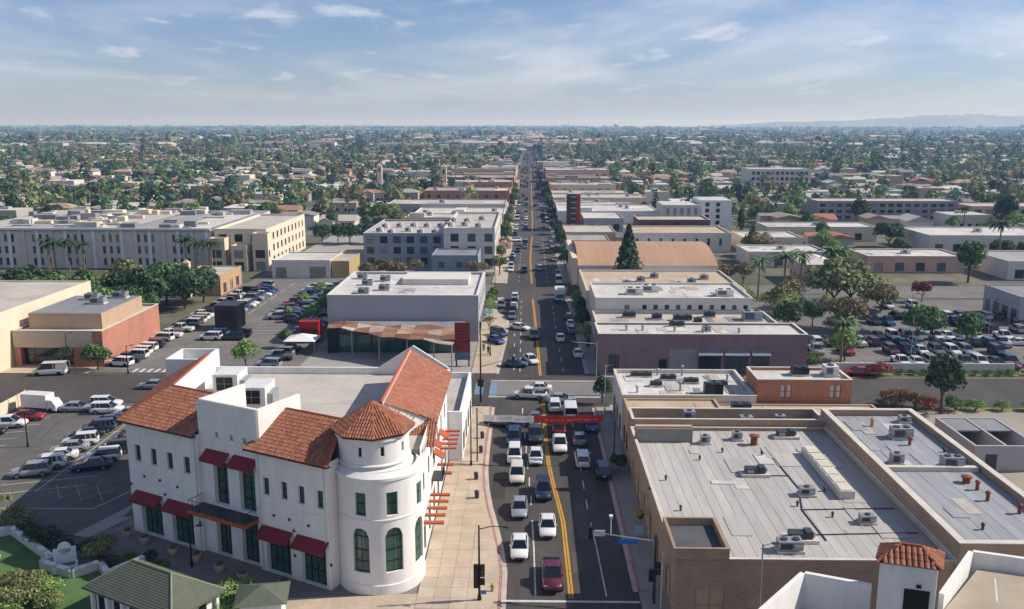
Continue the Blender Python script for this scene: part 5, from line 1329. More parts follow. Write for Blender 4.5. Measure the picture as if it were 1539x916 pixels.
for k, c, x, y, h, w in (('pickup', 'white', .2, 134.6, 82, 'crossing the intersection'), ('sedan', 'silver', 5.0, 132.6, 265, 'crossing the intersection'), ('suv', 'white', 4.0, 129.2, 0, 'entering the intersection'), ('sedan', 'white', 1.5, 138.4, 88, 'crossing the intersection')):
    car(k, c, x, y, h, w, 'cars at the crossing')
B2 = 'on the main road between the crossings'
for k, c, x, y, h in (('sedan', 'teal', -2.3, 153.3, 262), ('sedan', 'white', .5, 156.3, 200), ('sedan', 'white', -1.8, 182.6, 235), ('suv', 'charcoal', 1.2, 175.0, 180), ('sedan', 'white', 6.4, 173.0, 0)):
    car(k, c, x, y, h, B2, 'cars between the crossings', near=False)
for k, c, x, y, h in (('sedan', 'blue', -6.3, 170.6, 215), ('suv', 'dark blue', -5.9, 176.4, 215), ('sedan', 'grey', -3.6, 194.0, 180), ('suv', 'black', -3.5, 199, 180), ('sedan', 'white', -3.4, 204, 180), ('suv', 'grey', -3.3, 209, 180), ('suv', 'white', -3.3, 214.2, 180),
                      ('sedan', 'white', 9.2, 161.0, 0), ('sedan', 'grey', 9.0, 180.0, 0), ('sedan', 'white', 9.0, 186.0, 0), ('suv', 'black', 9.0, 192, 0), ('sedan', 'grey', -6.3, 206, 180)):
    car(k, c, x, y, h, 'parked along the main road past the first crossing', 'cars parked past the first crossing', near=False, z=0.012 if abs(x + 6) > .8 or x > 0 else 0.125)
# white box truck
bt = thing('box_truck', 'white box truck waiting before the second crossing', 'truck', (7.6, 214.0, 0.012))
MB().box(-1.15, 1.15, -3.4, 1.6, .9, 3.4).build('box_body', M_WHITEM, bt)
m = MB(); m.rings([[(-1.05, 1.65, .5), (1.05, 1.65, .5), (1.05, 1.65, 2.5), (-1.05, 1.65, 2.5)], [(-1.05, 2.6, .5), (1.05, 2.6, .5), (1.0, 2.6, 2.45), (-1.0, 2.6, 2.45)], [(-1.0, 3.3, .5), (1.0, 3.3, .5), (.95, 3.3, 1.4), (-.95, 3.3, 1.4)]]); m.build('cab', PAINT['white'], bt)
MB().box(-1.0, 1.0, -3.47, -3.403, 1.3, 2.2).build('door_panel', mat('blue_band', '#4a6690', .5), bt)
MB().box(-.5, .5, -3.3, 3.2, .5, .897).build('chassis', M_BLACK, bt)
for y in (-2.2, 2.2):
    for x in (-.95, .95): MB().tube((x - .14, y, .48), (x + .14, y, .48), .46, n=14).build('wheel', M_TYRE, bt)
# small white box truck in the near lot
bt2 = copy_tree(bt); bt2.location = (-72.6, 127.0, 0.012); bt2.rotation_euler = (0, 0, R(-100)); bt2.scale = (.85, .85, .8)
bt2['label'] = 'white delivery truck parked by the cream fence'; 
COLW = ['white'] * 7 + ['silver'] * 4 + ['grey'] * 3 + ['black'] * 4 + ['dark blue'] * 3 + ['red', 'maroon', 'charcoal', 'cream', 'blue']
NL = 'parked in the lot beside the white corner building'
for k, c, x, y, h in (('sedan', 'maroon', -75.0, 107.8, -80), ('sedan', 'dark blue', -75.0, 110.7, -80), ('suv', 'black', -74.8, 113.6, -80), ('sedan', 'black', -74.6, 116.5, -80), ('suv', 'white', -73.4, 119.6, -80), ('sedan', 'red', -72.6, 122.8, -80),
                      ('sedan', 'silver', -67.5, 127.0, -84), ('suv', 'white', -64.0, 129.0, -86), ('suv', 'white', -62.5, 126.2, -84),
                      ('suv', 'silver', -60.6, 102.0, 108), ('suv', 'white', -60.0, 104.4, 108), ('sedan', 'white', -60.0, 107.3, 108), ('sedan', 'silver', -60.0, 110.2, 108), ('suv', 'white', -59.8, 112.6, 108), ('sedan', 'black', -60.4, 115.4, 108), ('suv', 'dark blue', -60.0, 118.0, 108), ('sedan', 'charcoal', -60.0, 120.8, 108),
                      ('sedan', 'dark blue', -54.2, 104.2, 108), ('suv', 'white', -54.2, 107.0, 108), ('suv', 'black', -54.0, 109.8, 108), ('sedan', 'maroon', -53.6, 112.6, 108), ('sedan', 'black', -53.6, 115.4, 108), ('suv', 'silver', -53.6, 118.6, 108),
                      ('sedan', 'silver', -58.6, 124.6, 96), ('sedan', 'charcoal', -56.2, 128.2, 100)):
    car(k, c, x, y, h, NL, 'cars parked beside the corner building')
car('sedan', 'silver', -61.0, 138.8, 88, 'driving along the cross road on the left', 'cars on the cross road')
car('van', 'white', -82.0, 146.6, 100, 'on the forecourt of the salmon brick shop', 'vans on the forecourt', near=False)
rc_ = random.Random(77)
def lot(xs, ys, head, where, group, p=.85):
    for x, hd in zip(xs, head):
        for y in ys:
            if rc_.random() < p:
                car(rc_.choice(['sedan', 'sedan', 'suv', 'suv', 'pickup']), rc_.choice(COLW), x + rc_.uniform(-.4, .4), y + rc_.uniform(-.15, .15), hd + rc_.uniform(-3, 3), where, group, near=False)
lot([-72.2], [152.5 + i * 2.7 for i in range(27)], [82], 'parked along the salmon brick shop', 'cars along the salmon brick shop', .92)
lot([-55.6, -50.6], [189 + i * 2.7 for i in range(17)], [95, 275], 'parked in the middle rows behind the black container', 'cars in the middle rows', .8)
lot([-45.6], [152 + i * 2.8 for i in range(17)], [85], 'parked between small trees by the grey block', 'cars between the small trees', .75)
lot([-63.0, -58.5], [172.2, 175.0], [90, 90], 'parked in front of the black container', 'cars in front of the container', .9)
lot([-69.0], [212 + i * 2.7 for i in range(8)], [80], 'parked by the ochre shop', 'cars by the ochre shop', .8)
WR = 'parked in the tree shaded lot on the right'; GR = 'cars in the tree shaded lot'
def lotx(xs, y, hd, p=.8):
    for x in xs:
        if rc_.random() < p:
            car(rc_.choice(['sedan', 'suv', 'suv', 'pickup']), rc_.choice(COLW), x, y + rc_.uniform(-.3, .3), hd + rc_.uniform(-3, 3), WR, GR, near=False)
lotx([66.5 + i * 2.8 for i in range(8)], 156.0, 180, .95); lotx([56 + i * 2.75 for i in range(14)], 170.5, 0); lotx([62 + i * 2.75 for i in range(13)], 176.0, 180); lotx([70 + i * 2.8 for i in range(14)], 195.5, 0, .7); lotx([92 + i * 2.9 for i in range(5)], 171, 90, .6); lotx([60 + i * 3 for i in range(12)], 207, 180, .7)
lotx([98, 103], 158, 95, 1); lotx([54 + i * 2.8 for i in range(13)], 164.0, 180, .5); lotx([66 + i * 2.8 for i in range(16)], 189.5, 180, .75); lotx([90 + i * 2.8 for i in range(6)], 182.5, 0, .7)
lot([-66.5], [199 + i * 2.8 for i in range(11)], [265], 'parked beside the aisle near the ochre shop', 'cars beside the aisle', .7)
for x, c, k in ((56.5, 'red', 'sedan'), (83.5, 'red', 'sedan')):
    car(k, c, x, 149.0 if x < 60 else 152.6, 90, 'stopped beside the low white wall on the right', 'cars by the low wall', near=False)
# far traffic and kerb parking
FT = 'on the far main road'
for i in range(26):
    y = 240 + i * 9.5 + rc_.uniform(-3, 3); y = y if i < 40 else y * 1.0 + (i - 40) * 14
    if 344 < y < 357 or 452 < y < 465: y += 16
    for x, h, p, nm in ((-5.2, 180, .55, 'parked at the left kerb'), (8.2, 0, .5, 'parked at the right kerb'), (-1.2, 180, .28, 'coming down'), (3.3, 0, .22, 'driving away'), (-3.6, 180, .25, 'coming down'), (6.2, 0, .2, 'driving away')):
        if rc_.random() < p and N_CAR[0] < 296:
            car(rc_.choice(['sedan', 'suv', 'sedan', 'van']), rc_.choice(COLW), x, y + rc_.uniform(-2, 2), h, nm + ' ' + FT, 'cars on the far main road', near=False, z=.03)
# ------------------------------------------------------------------ trees and plants
GREENS = dict(dark=['#2f4426', '#3a5030', '#263a22', '#46603a'], mid=['#48662f', '#55753a', '#3c5629', '#638246'], light=['#6b8a3a', '#7c9a46', '#5d7a34', '#89a556'], olive=['#67703c', '#757c46', '#5c6336', '#858752'],
              autumn=['#7a6a42', '#857248', '#6a5f3a', '#6c6c42'], rust=['#7d5236', '#8a5f3e', '#6f4f36', '#6d5a3a'], bluegreen=['#3a5348', '#446054', '#31483e', '#527060'], pink=['#b98c90', '#c49a9c', '#a97b80', '#cfa9a8'], redp=['#8d2f35', '#9c3b3e', '#7c2a30', '#70533a'])
def soft(h, k=.14, d=1.3):
    c = lin(h); g = .3 * c[0] + .6 * c[1] + .1 * c[2]
    return tuple((x + (g - x) * k) * d for x in c)
def crown_mesh(name, seed, rx, rz, zc, n, leaf, pal, lobes=9, shape='round'):
    rr = np.random.default_rng(seed)
    cols = np.array([soft(c) for c in GREENS[pal]])
    if shape == 'cone':
        h = rr.random(n) ** 0.75; ang = rr.random(n) * 6.2832
        layer = np.floor(h * 13) / 13; rad = rx * (1 - h * .97) * (0.55 + .5 * rr.random(n)) * (1.0 + .25 * np.sin(ang * 5 + layer * 40))
        P = np.stack([np.cos(ang) * rad, np.sin(ang) * rad, zc - rz + h * 2 * rz - .25 * rad], 1)
        N = np.stack([np.cos(ang), np.sin(ang), np.full(n, .35)], 1); lb = (layer * 13).astype(int)
    else:
        c = rr.normal(size=(lobes, 3)); c /= np.linalg.norm(c, axis=1)[:, None]; c *= (.35 + .4 * rr.random(lobes))[:, None]
        c[:, 2] = np.abs(c[:, 2]) * 1.0 - .35
        lr = .34 + .26 * rr.random(lobes)
        lb = rr.integers(0, lobes, n)
        d = rr.normal(size=(n, 3)); d /= np.linalg.norm(d, axis=1)[:, None]; d[:, 2] = np.where(d[:, 2] < -.45, -d[:, 2], d[:, 2])
        q = c[lb] + d * (lr[lb] * (.62 + .46 * rr.random(n) ** .6))[:, None]
        P = q * np.array([rx, rx, rz]) * 1.12 + np.array([0, 0, zc]); N = d
    N = N + rr.normal(size=(n, 3)) * .55; N /= np.linalg.norm(N, axis=1)[:, None]
    A = np.cross(N, rr.normal(size=(n, 3))); A /= np.linalg.norm(A, axis=1)[:, None]; B = np.cross(N, A)
    s = leaf * (.6 + .8 * rr.random(n))[:, None]
    V = np.stack([P - A * s - B * s * .6, P + A * s * .3 - B * s * .7, P + A * s + B * s * .5, P - A * s * .4 + B * s * .8], 1).reshape(-1, 3)
    F = np.arange(n * 4).reshape(-1, 4)
    me = bpy.data.meshes.new(name); me.vertices.add(n * 4); me.vertices.foreach_set('co', V.astype(np.float32).ravel())
    me.loops.add(n * 4); me.loops.foreach_set('vertex_index', F.ravel().astype(np.int32)); me.polygons.add(n)
    me.polygons.foreach_set('loop_start', (np.arange(n) * 4).astype(np.int32)); me.polygons.foreach_set('loop_total', np.full(n, 4, np.int32))
    tone = (.8 + .4 * rr.random(max(lb) + 1))[lb] * (.82 + .36 * rr.random(n))
    C = np.concatenate([cols[rr.integers(0, len(cols), n)] * tone[:, None], np.ones((n, 1))], 1)
    me.materials.append(M_LEAF); me.update(calc_edges=True)
    a = me.attributes.new('Col', 'FLOAT_COLOR', 'FACE'); a.data.foreach_set('color', C.astype(np.float32).ravel())
    return me
def trunk_mesh(h, r, limbs, seed, rx):
    rr = random.Random(seed); m = MB(); lean = (rr.uniform(-.15, .15), rr.uniform(-.15, .15))
    m.tube((0, 0, 0), (lean[0], lean[1], h * .6), r, r * .75, 8); top = (lean[0], lean[1], h * .6)
    for i in range(limbs):
        a = 6.283 * i / limbs + rr.uniform(-.4, .4); e = (top[0] + math.cos(a) * rx * .5, top[1] + math.sin(a) * rx * .5, h * rr.uniform(.95, 1.3))
        m.tube((top[0], top[1], h * .52), e, r * .5, r * .18, 6)
    return m.mesh('trunk', M_BARK)
TREES = {}
def tree_proto(kind):
    """(trunk mesh, crown mesh, unit height) for a tree of about 8 m."""
    if kind in TREES: return TREES[kind]
    base, pal, v = kind.split('_')
    sd = sum(map(ord, kind))
    if base == 'round': t = trunk_mesh(3.4, .2, 5, sd, 2.6); c = crown_mesh('crown', sd, 2.9, 2.9, 4.7, 2600, .24, pal, 12)
    elif base == 'tall': t = trunk_mesh(4.0, .22, 5, sd, 1.6); c = crown_mesh('crown', sd, 2.0, 3.4, 5.0, 2200, .26, pal, 12)
    elif base == 'wide': t = trunk_mesh(2.6, .26, 6, sd, 3.0); c = crown_mesh('crown', sd, 3.7, 2.9, 4.5, 3400, .26, pal, 16)
    elif base == 'cone':
        m = MB(); m.tube((0, 0, 0), (0, 0, 7.4), .2, .04, 7); t = m.mesh('trunk', M_BARK); c = crown_mesh('crown', sd, 2.3, 3.75, 4.4, 2600, .2, pal, shape='cone')
    elif base == 'column':
        m = MB(); m.tube((0, 0, 0), (0, 0, 6), .12, .04, 6); t = m.mesh('trunk', M_BARK); c = crown_mesh('crown', sd, .85, 3.6, 4.2, 700, .2, pal, 14)
    elif base == 'sparse': t = trunk_mesh(4.2, .17, 6, sd, 2.6); c = crown_mesh('crown', sd, 2.8, 2.6, 5.3, 560, .24, pal, 9)
    elif base == 'shrub':
        m = MB()
        for i in range(5): m.tube((0, 0, 0), (math.cos(i * 1.26) * .5, math.sin(i * 1.26) * .5, .9), .05, .02, 5)
        t = m.mesh('stem', M_BARK); c = crown_mesh('foliage', sd, 1.2, .75, .85, 1700, .07, pal, 10)
    elif base == 'palm':
        m = MB(); m.tube((0, 0, 0), (.1, 0, 4), .2, .15, 8); m.tube((.1, 0, 4), (.15, .05, 7.2), .15, .13, 8); t = m.mesh('trunk', M_PBARK)
        rr = random.Random(sd); m = MB(); cs = [soft(k) for k in GREENS[pal]]
        for i in range(26):
            a = i * 2.399; up = rr.uniform(-.55, .95); L = rr.uniform(2.1, 2.9); p = Vector((.15, .05, 7.2)); d = Vector((math.cos(a), math.sin(a), up)).normalized(); w = Vector((-math.sin(a), math.cos(a), 0)) * .24
            for k in range(5):
                q = p + d * (L / 5); d = (d + Vector((0, 0, -.26))).normalized(); w2 = w * (1.0 if k < 3 else .55 if k < 4 else .1)
                m.quad(tuple(p - w), tuple(p + Vector((0, 0, .1))), tuple(q + Vector((0, 0, .1))), tuple(q - w2 - Vector((0, 0, .08))), 0, rr.choice(cs)); m.quad(tuple(p + Vector((0, 0, .1))), tuple(p + w), tuple(q + w2 - Vector((0, 0, .08))), tuple(q + Vector((0, 0, .1))), 0, rr.choice(cs))
                p, w = q, w2
        c = m.mesh('crown', M_LEAF)
    TREES[kind] = (t, c)
    return TREES[kind]
WORDS = dict(round='rounded', tall='tall leafy', wide='broad spreading', cone='tall pointed', column='slim columnar', sparse='thin branched', shrub='low', palm='fan')
HUE = dict(dark='dark green', mid='green', light='bright green', olive='olive green', autumn='brownish', rust='orange rust', bluegreen='blue green', pink='pink blossoming', redp='red leaved')
N_TREE = [0]
def tree(kind, x, y, h, where, group, z=0.0):
    t, c = tree_proto(kind); base, pal, _ = kind.split('_'); s = h / (1.7 if base == 'shrub' else 8.0)
    noun = {'shrub': 'shrub', 'palm': 'palm', 'cone': 'conifer'}.get(base, 'tree')
    nm = {'shrub': 'shrub', 'palm': 'palm_tree', 'cone': 'conifer_tree', 'column': 'cypress_tree'}.get(base, 'broadleaf_tree')
    if base == 'palm': s *= 1.0
    size = ('small ' if h < 1.7 else 'big ' if h > 2.3 else '') if base == 'shrub' else ('small ' if h < 5 else 'large ' if h > 10 else '')
    r = thing(nm, '%s%s %s %s %s' % (size, WORDS[base], HUE[pal], noun, where), noun if noun != 'conifer' else 'tree', (x, y, z), RND.uniform(0, 6.28), group)
    k = RND.uniform(.85, 1.2); r.scale = (s * k, s * k * RND.uniform(.85, 1.15), s)
    obj('stem' if base == 'shrub' else 'trunk', t, r); obj('foliage' if base == 'shrub' else 'crown', c, r)
    N_TREE[0] += 1
    return r
tree('cone_dark_a', 25.2, 224.5, 17.0, 'standing in front of the barrel roofed hall', None)
# left: belt behind the brick shop
G = 'trees behind the cream store'
for i in range(17):
    x = -158 + i * 4.2 + RND.uniform(-1, 1); tree(RND.choice(['wide_mid_a', 'round_dark_a', 'wide_olive_a', 'round_mid_b', 'wide_dark_b']), x, 196 + RND.uniform(-4, 12), RND.uniform(10.5, 13), 'in the belt behind the cream store', G)
for x, y, h in ((-88, 190, 9), (-92, 187, 10), (-84, 197, 11), (-80, 203, 11), (-86, 207, 12), (-91, 200, 12), (-78.5, 211, 10), (-83, 189, 7)):
    tree(RND.choice(['wide_dark_b', 'round_dark_a', 'wide_mid_a']), x, y, h, 'crowding behind the salmon brick shop', 'trees behind the brick shop')
tree('sparse_dark_a', -80.8, 149.6, 4.5, 'on the forecourt before the salmon brick shop', 'forecourt trees'); tree('round_mid_b', -75.2, 150.0, 5.2, 'at the corner of the salmon brick shop', 'forecourt trees')
tree('round_light_a', -49.5, 151.2, 5.6, 'beyond the stair block of the corner building', None)
for x, y, h in ((-46.6, 166, 4.2), (-46.2, 178, 4.6), (-45.8, 188, 5.0), (-45.5, 196, 5.0), (-45.3, 204, 5.5), (-45.0, 212, 5.5), (-44.6, 220, 5.5)):
    tree(RND.choice(['round_light_a', 'round_mid_b', 'round_mid_c']), x, y, h, 'in the row beside the big grey block', 'small trees beside the big grey block')
for x, y in ((-53.0, 192), (-53.2, 208), (-53.1, 224)):
    tree('round_light_a', x, y, 3.2, 'on an island between the middle parking rows', 'island trees')
for x, y in ((-133, 254), (-129, 255), (-99, 255), (-95.5, 254), (-92, 255.5), (-140, 256), (-137, 254)):
    tree('palm_dark_a', x, y, RND.uniform(9, 11.5), 'in front of the beige apartment complex', 'palms before the apartment complex')
for i in range(7):
    tree('round_dark_a', -74 + i * 5.0, 318 + (i % 2) * 3, 8.5, 'in the rounded row behind the apartment wing', 'row of rounded trees')
for x, y, h in ((-40, 244, 7), (-35.5, 241, 6.5), (-44, 242, 6), (-31, 243, 7), (-12.6, 242, 6), (-15.5, 243.5, 6.5)):
    tree('sparse_autumn_a' if x > -33 else 'wide_autumn_a', x, y, h, 'before the stepped apartments', 'brownish trees before the apartments')
# street trees
for x, y, k, h in ((-8.8, 196.5, 'round_light_a', 4.2), (-8.6, 204, 'round_olive_b', 4.0), (-8.4, 212, 'round_mid_b', 4.0), (-8.2, 182, 'sparse_olive_a', 3.5)):
    tree(k, x, y, h, 'in the left pavement past the first crossing', 'street trees past the first crossing')
for x, y, k, h in ((11.2, 163, 'column_mid_a', 4), (11.3, 171, 'round_light_a', 4), (11.2, 180, 'tall_dark_a', 5), (11.2, 188, 'tall_dark_a', 5.5), (11.2, 196, 'round_mid_b', 5), (11.3, 205, 'round_light_a', 4.4), (11.2, 212, 'round_olive_b', 4.6), (11.3, 104.5, 'round_dark_a', 2.6), (11.4, 132.0, 'tall_dark_a', 4)):
    tree(k, x, y, h, 'in the shaded right pavement', 'street trees on the right pavement', .11)
for i in range(16):
    y = 252 + i * 22; tree(RND.choice(['tall_olive_a', 'round_olive_b', 'sparse_autumn_a', 'tall_mid_a']), -8.2, y, RND.uniform(5.5, 8), 'lining the left side of far main road', 'street trees of the far main road'); tree(RND.choice(['tall_dark_a', 'round_dark_a', 'round_olive_b']), 10.9, y + 8, RND.uniform(4.5, 7), 'lining the right side of far main road', 'street trees of the far main road')
for y in (290, 297): tree('round_pink_a', -8.0, y, 5.3, 'at the kerb below the white apartment block', 'pink blossoming street trees')
# right lot
G = 'trees in and around the right car park'
for x, y, k, h in ((61.2, 128.0, 'tall_dark_b', 10.0), (83.6, 168, 'tall_mid_a', 7.5), (85.8, 170, 'tall_mid_a', 7.0), (78.6, 170.6, 'round_mid_b', 8.2), (76.8, 173.0, 'round_mid_c', 8.6), (57.5, 158.5, 'round_light_a', 6.5), (66, 183, 'wide_autumn_a', 8.5), (72, 208, 'wide_olive_a', 13), (77, 211, 'wide_olive_a', 12), (81, 203, 'wide_autumn_b', 7),
                   (52.5, 178, 'tall_dark_b', 8.0), (54, 186, 'round_light_a', 7), (60.5, 187, 'round_mid_b', 6), (57, 199, 'wide_olive_a', 8), (62, 206, 'sparse_autumn_a', 8), (50.0, 205, 'round_light_a', 6), (67, 199, 'round_light_a', 5), (49.5, 238, 'sparse_autumn_a', 7), (53, 240, 'wide_rust_a', 6.5), (58, 239, 'wide_autumn_a', 7), (95, 214, 'round_redp_a', 6), (51, 165, 'round_dark_a', 5)):
    tree(k, x, y, h, 'around the right car park', G)
for x, y, h in ((54.3, 151.4, 9.5), (62.5, 216, 12), (55.5, 214, 11), (68, 222, 11.5), (75.5, 224, 12.5), (79, 226, 12)):
    tree('palm_mid_a', x, y, h, 'rising over the right car park', 'palms of the right car park')
for x, y, k, h in ((55.5, 131.0, 'shrub_rust_a', 3.2), (58.6, 130.8, 'shrub_rust_a', 2.8), (60.5, 130.4, 'shrub_redp_a', 2.2), (53.5, 131.2, 'shrub_mid_a', 1.6), (64, 129.6, 'shrub_mid_a', 2.6), (67, 129.6, 'shrub_light_a', 2.0), (71, 129.7, 'shrub_light_a', 1.8), (75, 129.7, 'shrub_light_a', 1.8), (79, 129.7, 'shrub_mid_a', 1.8), (60, 148.4, 'shrub_redp_a', 2.8), (90, 155.5, 'shrub_mid_a', 2.5), (49.5, 156, 'shrub_mid_a', 2.5), (51.5, 157, 'shrub_autumn_a', 2.2)):
    tree(k, x, y, h, 'beside the right cross road', 'shrubs beside the right cross road')
for i in range(14): tree('shrub_mid_a', 64 + i * 2.1, 149.4, 1.1, 'in the hedge below the low white wall', 'hedge below the low wall')
# ------------------------------------------------------------------ little park at the lower left
sheet('lawn', [(-60, 60), (-38.6, 60), (-38.6, 78.0), (-41.3, 78.9), (-43.2, 77.4), (-46.3, 79.6), (-54.0, 86.0), (-60, 82)], 0.02, M_GRASS)
pw_ = thing('park_wall', 'low white garden wall with block caps zigzagging round the lawn', 'wall', (0, 0, 0))
PTS = [(-60, 82.2), (-54.0, 86.2), (-46.4, 79.9), (-46.9, 78.9), (-43.0, 77.1), (-41.2, 78.9), (-39.5, 76.9), (-37.4, 80.0)]
for i in range(len(PTS) - 1):
    a = Vector(PTS[i]); b = Vector(PTS[i + 1]); d = (b - a); L = d.length; d.normalize(); n = Vector((-d.y, d.x)) * .22
    MB().prism([tuple(a - n), tuple(b - n), tuple(b + n), tuple(a + n)], 0, .75 + i * .003).build('wall_run', M_OFFW, pw_)
    k = max(1, int(L / .55))
    for j in range(k):
        c0 = a + d * (L * j / k + .02); c1 = a + d * (L * (j + 1) / k - .03); e = n * 1.25
        MB().prism([tuple(c0 - e), tuple(c1 - e), tuple(c1 + e), tuple(c0 + e)], .757 + i * .003, .87 + (j % 2) * .01).build('cap_block', M_STUCCO2 if (j + i) % 3 else M_COPING, pw_)
fo = thing('wall_fountain', 'white wall fountain with arched back and small basin by the lawn', 'fountain', (-44.6, 79.0, 0), R(25))
MB().box(-1.0, 1.0, .2, .55, 0, 1.9).build('back', M_STUCCO2, fo); MB().tube((0, .2, 1.9), (0, .55, 1.9), .6, n=16).build('arch', M_STUCCO2, fo)
m = MB(); m.box(-1.1, 1.1, -1.1, -.9, 0, .6); m.box(-1.1, -.9, -.9, .19, 0, .6); m.box(.9, 1.1, -.9, .19, 0, .6); m.build('basin', M_STUCCO2, fo)
MB().box(-.89, .89, -.89, .19, .1, .45).build('water', mat('fountain_water', '#3a5a66', .08, .0, spec=.6), fo)
ut = thing('utility_cover', 'white framed dark cover plate set in the lawn', 'cover', (-53.2, 80.2, 0), R(20)); MB().box(-1.2, 1.2, -.9, .9, .02, .08).build('frame', M_COPING, ut); MB().box(-.7, .7, -.5, .5, .081, .1).build('plate', M_DKGREY, ut)
# green pavilion
gz = thing('pavilion', 'white pavilion under a green shingle hip roof', 'pavilion', (-32.1, 70.0, 0), R(-28))
ew, ed, ez, rz0 = 5.6, 2.9, 3.0, 5.0
E4 = [(-ew, -ed, ez), (ew, -ed, ez), (ew, ed, ez), (-ew, ed, ez)]; RA, RB_ = (-2.4, 0, rz0), (2.4, 0, rz0)
m = MB(); m.add(E4 + [RA, RB_] + [(x, y, z - .18) for x, y, z in E4], [(0, 1, 5, 4), (1, 2, 5), (2, 3, 4, 5), (3, 0, 4), (0, 6, 7, 1), (1, 7, 8, 2), (2, 8, 9, 3), (3, 9, 6, 0), (9, 8, 7, 6)]); roof_g = m.build('roof', M_GREENR, gz)
def shingles(p0, p1, q0, q1, n):
    for i in range(n):
        t0, t1 = i / n, (i + 1) / n
        a = Vector(p0).lerp(Vector(q0), t0); b = Vector(p1).lerp(Vector(q1), t0); c = Vector(p1).lerp(Vector(q1), t1); d = Vector(p0).lerp(Vector(q0), t1)
        up = Vector((0, 0, .035)); MB().add([tuple(a + up), tuple(b + up), tuple(c + up * .3), tuple(d + up * .3), tuple(a), tuple(b)], [(0, 1, 2, 3), (4, 5, 1, 0)]).build('shingle_course', M_GREENR, roof_g)
shingles(E4[0], E4[1], RA, RB_, 16); shingles(E4[1], E4[2], RB_, RB_, 16); shingles(E4[3], E4[0], RA, RA, 16); shingles(E4[2], E4[3], RB_, RA, 16)
for a, b in ((E4[0], RA), (E4[3], RA), (E4[1], RB_), (E4[2], RB_), (RA, RB_)): MB().tube(a, b, .09, n=6).build('ridge', mat('pale_green_ridge', '#848c70', .9), gz)
for x in (-4.9, -2.9, -1.0, 1.0, 2.9, 4.9):
    for y in (-2.4, 2.4): MB().box(x - .14, x + .14, y - .14, y + .14, 0, ez - .19).build('post', M_STUCCO2, gz)
MB().box(-4.7, 4.7, -2.2, 2.2, 0, ez - .2).build('wall', M_STUCCO2, gz)
for x in (-4.0, -2.0, 0, 2.0, 3.6):
    MB().box(x - .35, x + .35, -2.26, -2.203, .8, 2.4).build('window', M_GLASS, gz)
for y in (-1.1, 1.0):
    MB().box(4.703, 4.76, y - .4, y + .4, .8, 2.4).build('window', M_GLASS, gz); MB().box(-4.76, -4.703, y - .4, y + .4, .8, 2.4).build('window', M_GLASS, gz)
g2 = thing('kiosk', 'small kiosk with a low green hip roof on the tan pavement', 'kiosk', (-22.6, 69.6, 0.1), R(10))
MB().box(-1.7, 1.7, -1.5, 1.5, 0, 2.6).build('wall', M_STUCCO2, g2); MB().box(-.6, .6, -1.56, -1.503, .9, 2.0).build('window', M_GLASS, g2)
MB().add([(-2.2, -2, 2.61), (2.2, -2, 2.61), (2.2, 2, 2.61), (-2.2, 2, 2.61), (0, 0, 3.5)], [(0, 1, 4), (1, 2, 4), (2, 3, 4), (3, 0, 4), (3, 2, 1, 0)]).build('roof', M_GREENR, g2)
G = 'plants round the little park'
for x, y, k, h in ((-50.5, 84.6, 'shrub_dark_a', 1.9), (-48.6, 83.2, 'shrub_dark_a', 2.2), (-52.2, 86.0, 'shrub_dark_a', 1.6), (-54.6, 88.2, 'shrub_olive_a', 2.4), (-42.2, 81.0, 'shrub_olive_a', 2.6), (-43.4, 81.6, 'shrub_dark_a', 2.0), (-46.6, 82.0, 'shrub_dark_a', 1.7), (-40.4, 79.3, 'shrub_dark_a', 1.3), (-38.4, 79.8, 'shrub_mid_a', 1.4), (-37.0, 80.6, 'shrub_dark_a', 1.2), (-35.2, 79.0, 'shrub_mid_a', 1.1),
                   (-47.2, 74.6, 'shrub_olive_a', 2.2), (-45.6, 74.2, 'shrub_olive_a', 2.4), (-43.6, 73.2, 'shrub_light_a', 2.3), (-44.6, 72.0, 'shrub_olive_a', 2.6), (-48.8, 73.6, 'shrub_autumn_a', 2.0), (-50.2, 74.6, 'shrub_olive_a', 2.0), (-47.0, 71.6, 'shrub_light_a', 2.0), (-49.0, 71.6, 'shrub_light_a', 1.8), (-51.0, 72.4, 'shrub_light_a', 1.8), (-45.0, 70.4, 'shrub_light_a', 1.6), (-42.0, 71.4, 'shrub_olive_a', 2.0), (-52.2, 75.6, 'shrub_autumn_a', 2.2)):
    tree(k, x, y, h, 'round the lawn of the little park', G)
for x, y, h in ((-25.6, 72.8, 2.6), (-24.4, 71.4, 2.4), (-26.6, 71.8, 2.7), (-25.2, 70.2, 2.4), (-26.4, 73.6, 2.2)): tree('shrub_light_a', x, y, h, 'leafing out between pavilion and kiosk', 'shrubs beside the pavilion')
tree('palm_olive_a', -55.6, 88.6, 3.4, 'at the corner of the little park', None)
# planters on the plaza
for i, (s, tt_) in enumerate(((3.4, -1.6), (7.9, -1.9), (11.0, -1.8), (14.6, -2.2), (17.8, -2.4), (22.2, -1.6), (0.6, -1.4))):
    p = HO + HE * s + HN * tt_
    po = thing('planter_pot', 'round clay planter pot standing on plaza by the arcade doors', 'planter', (p.x, p.y, .01), 0, 'clay planters on the plaza')
    m = MB(); m.rings([[(math.cos(a * .5236) * r, math.sin(a * .5236) * r, z) for a in range(12)] for r, z in ((.34, 0), (.46, .35), (.5, .72), (.42, .72), (.4, .6))]); m.build('pot', mat('clay_pot', '#c3aa9c', .85), po)
    obj('foliage', tree_proto('shrub_mid_a')[1], po, (0, 0, .5)).scale = (.32, .32, .32)
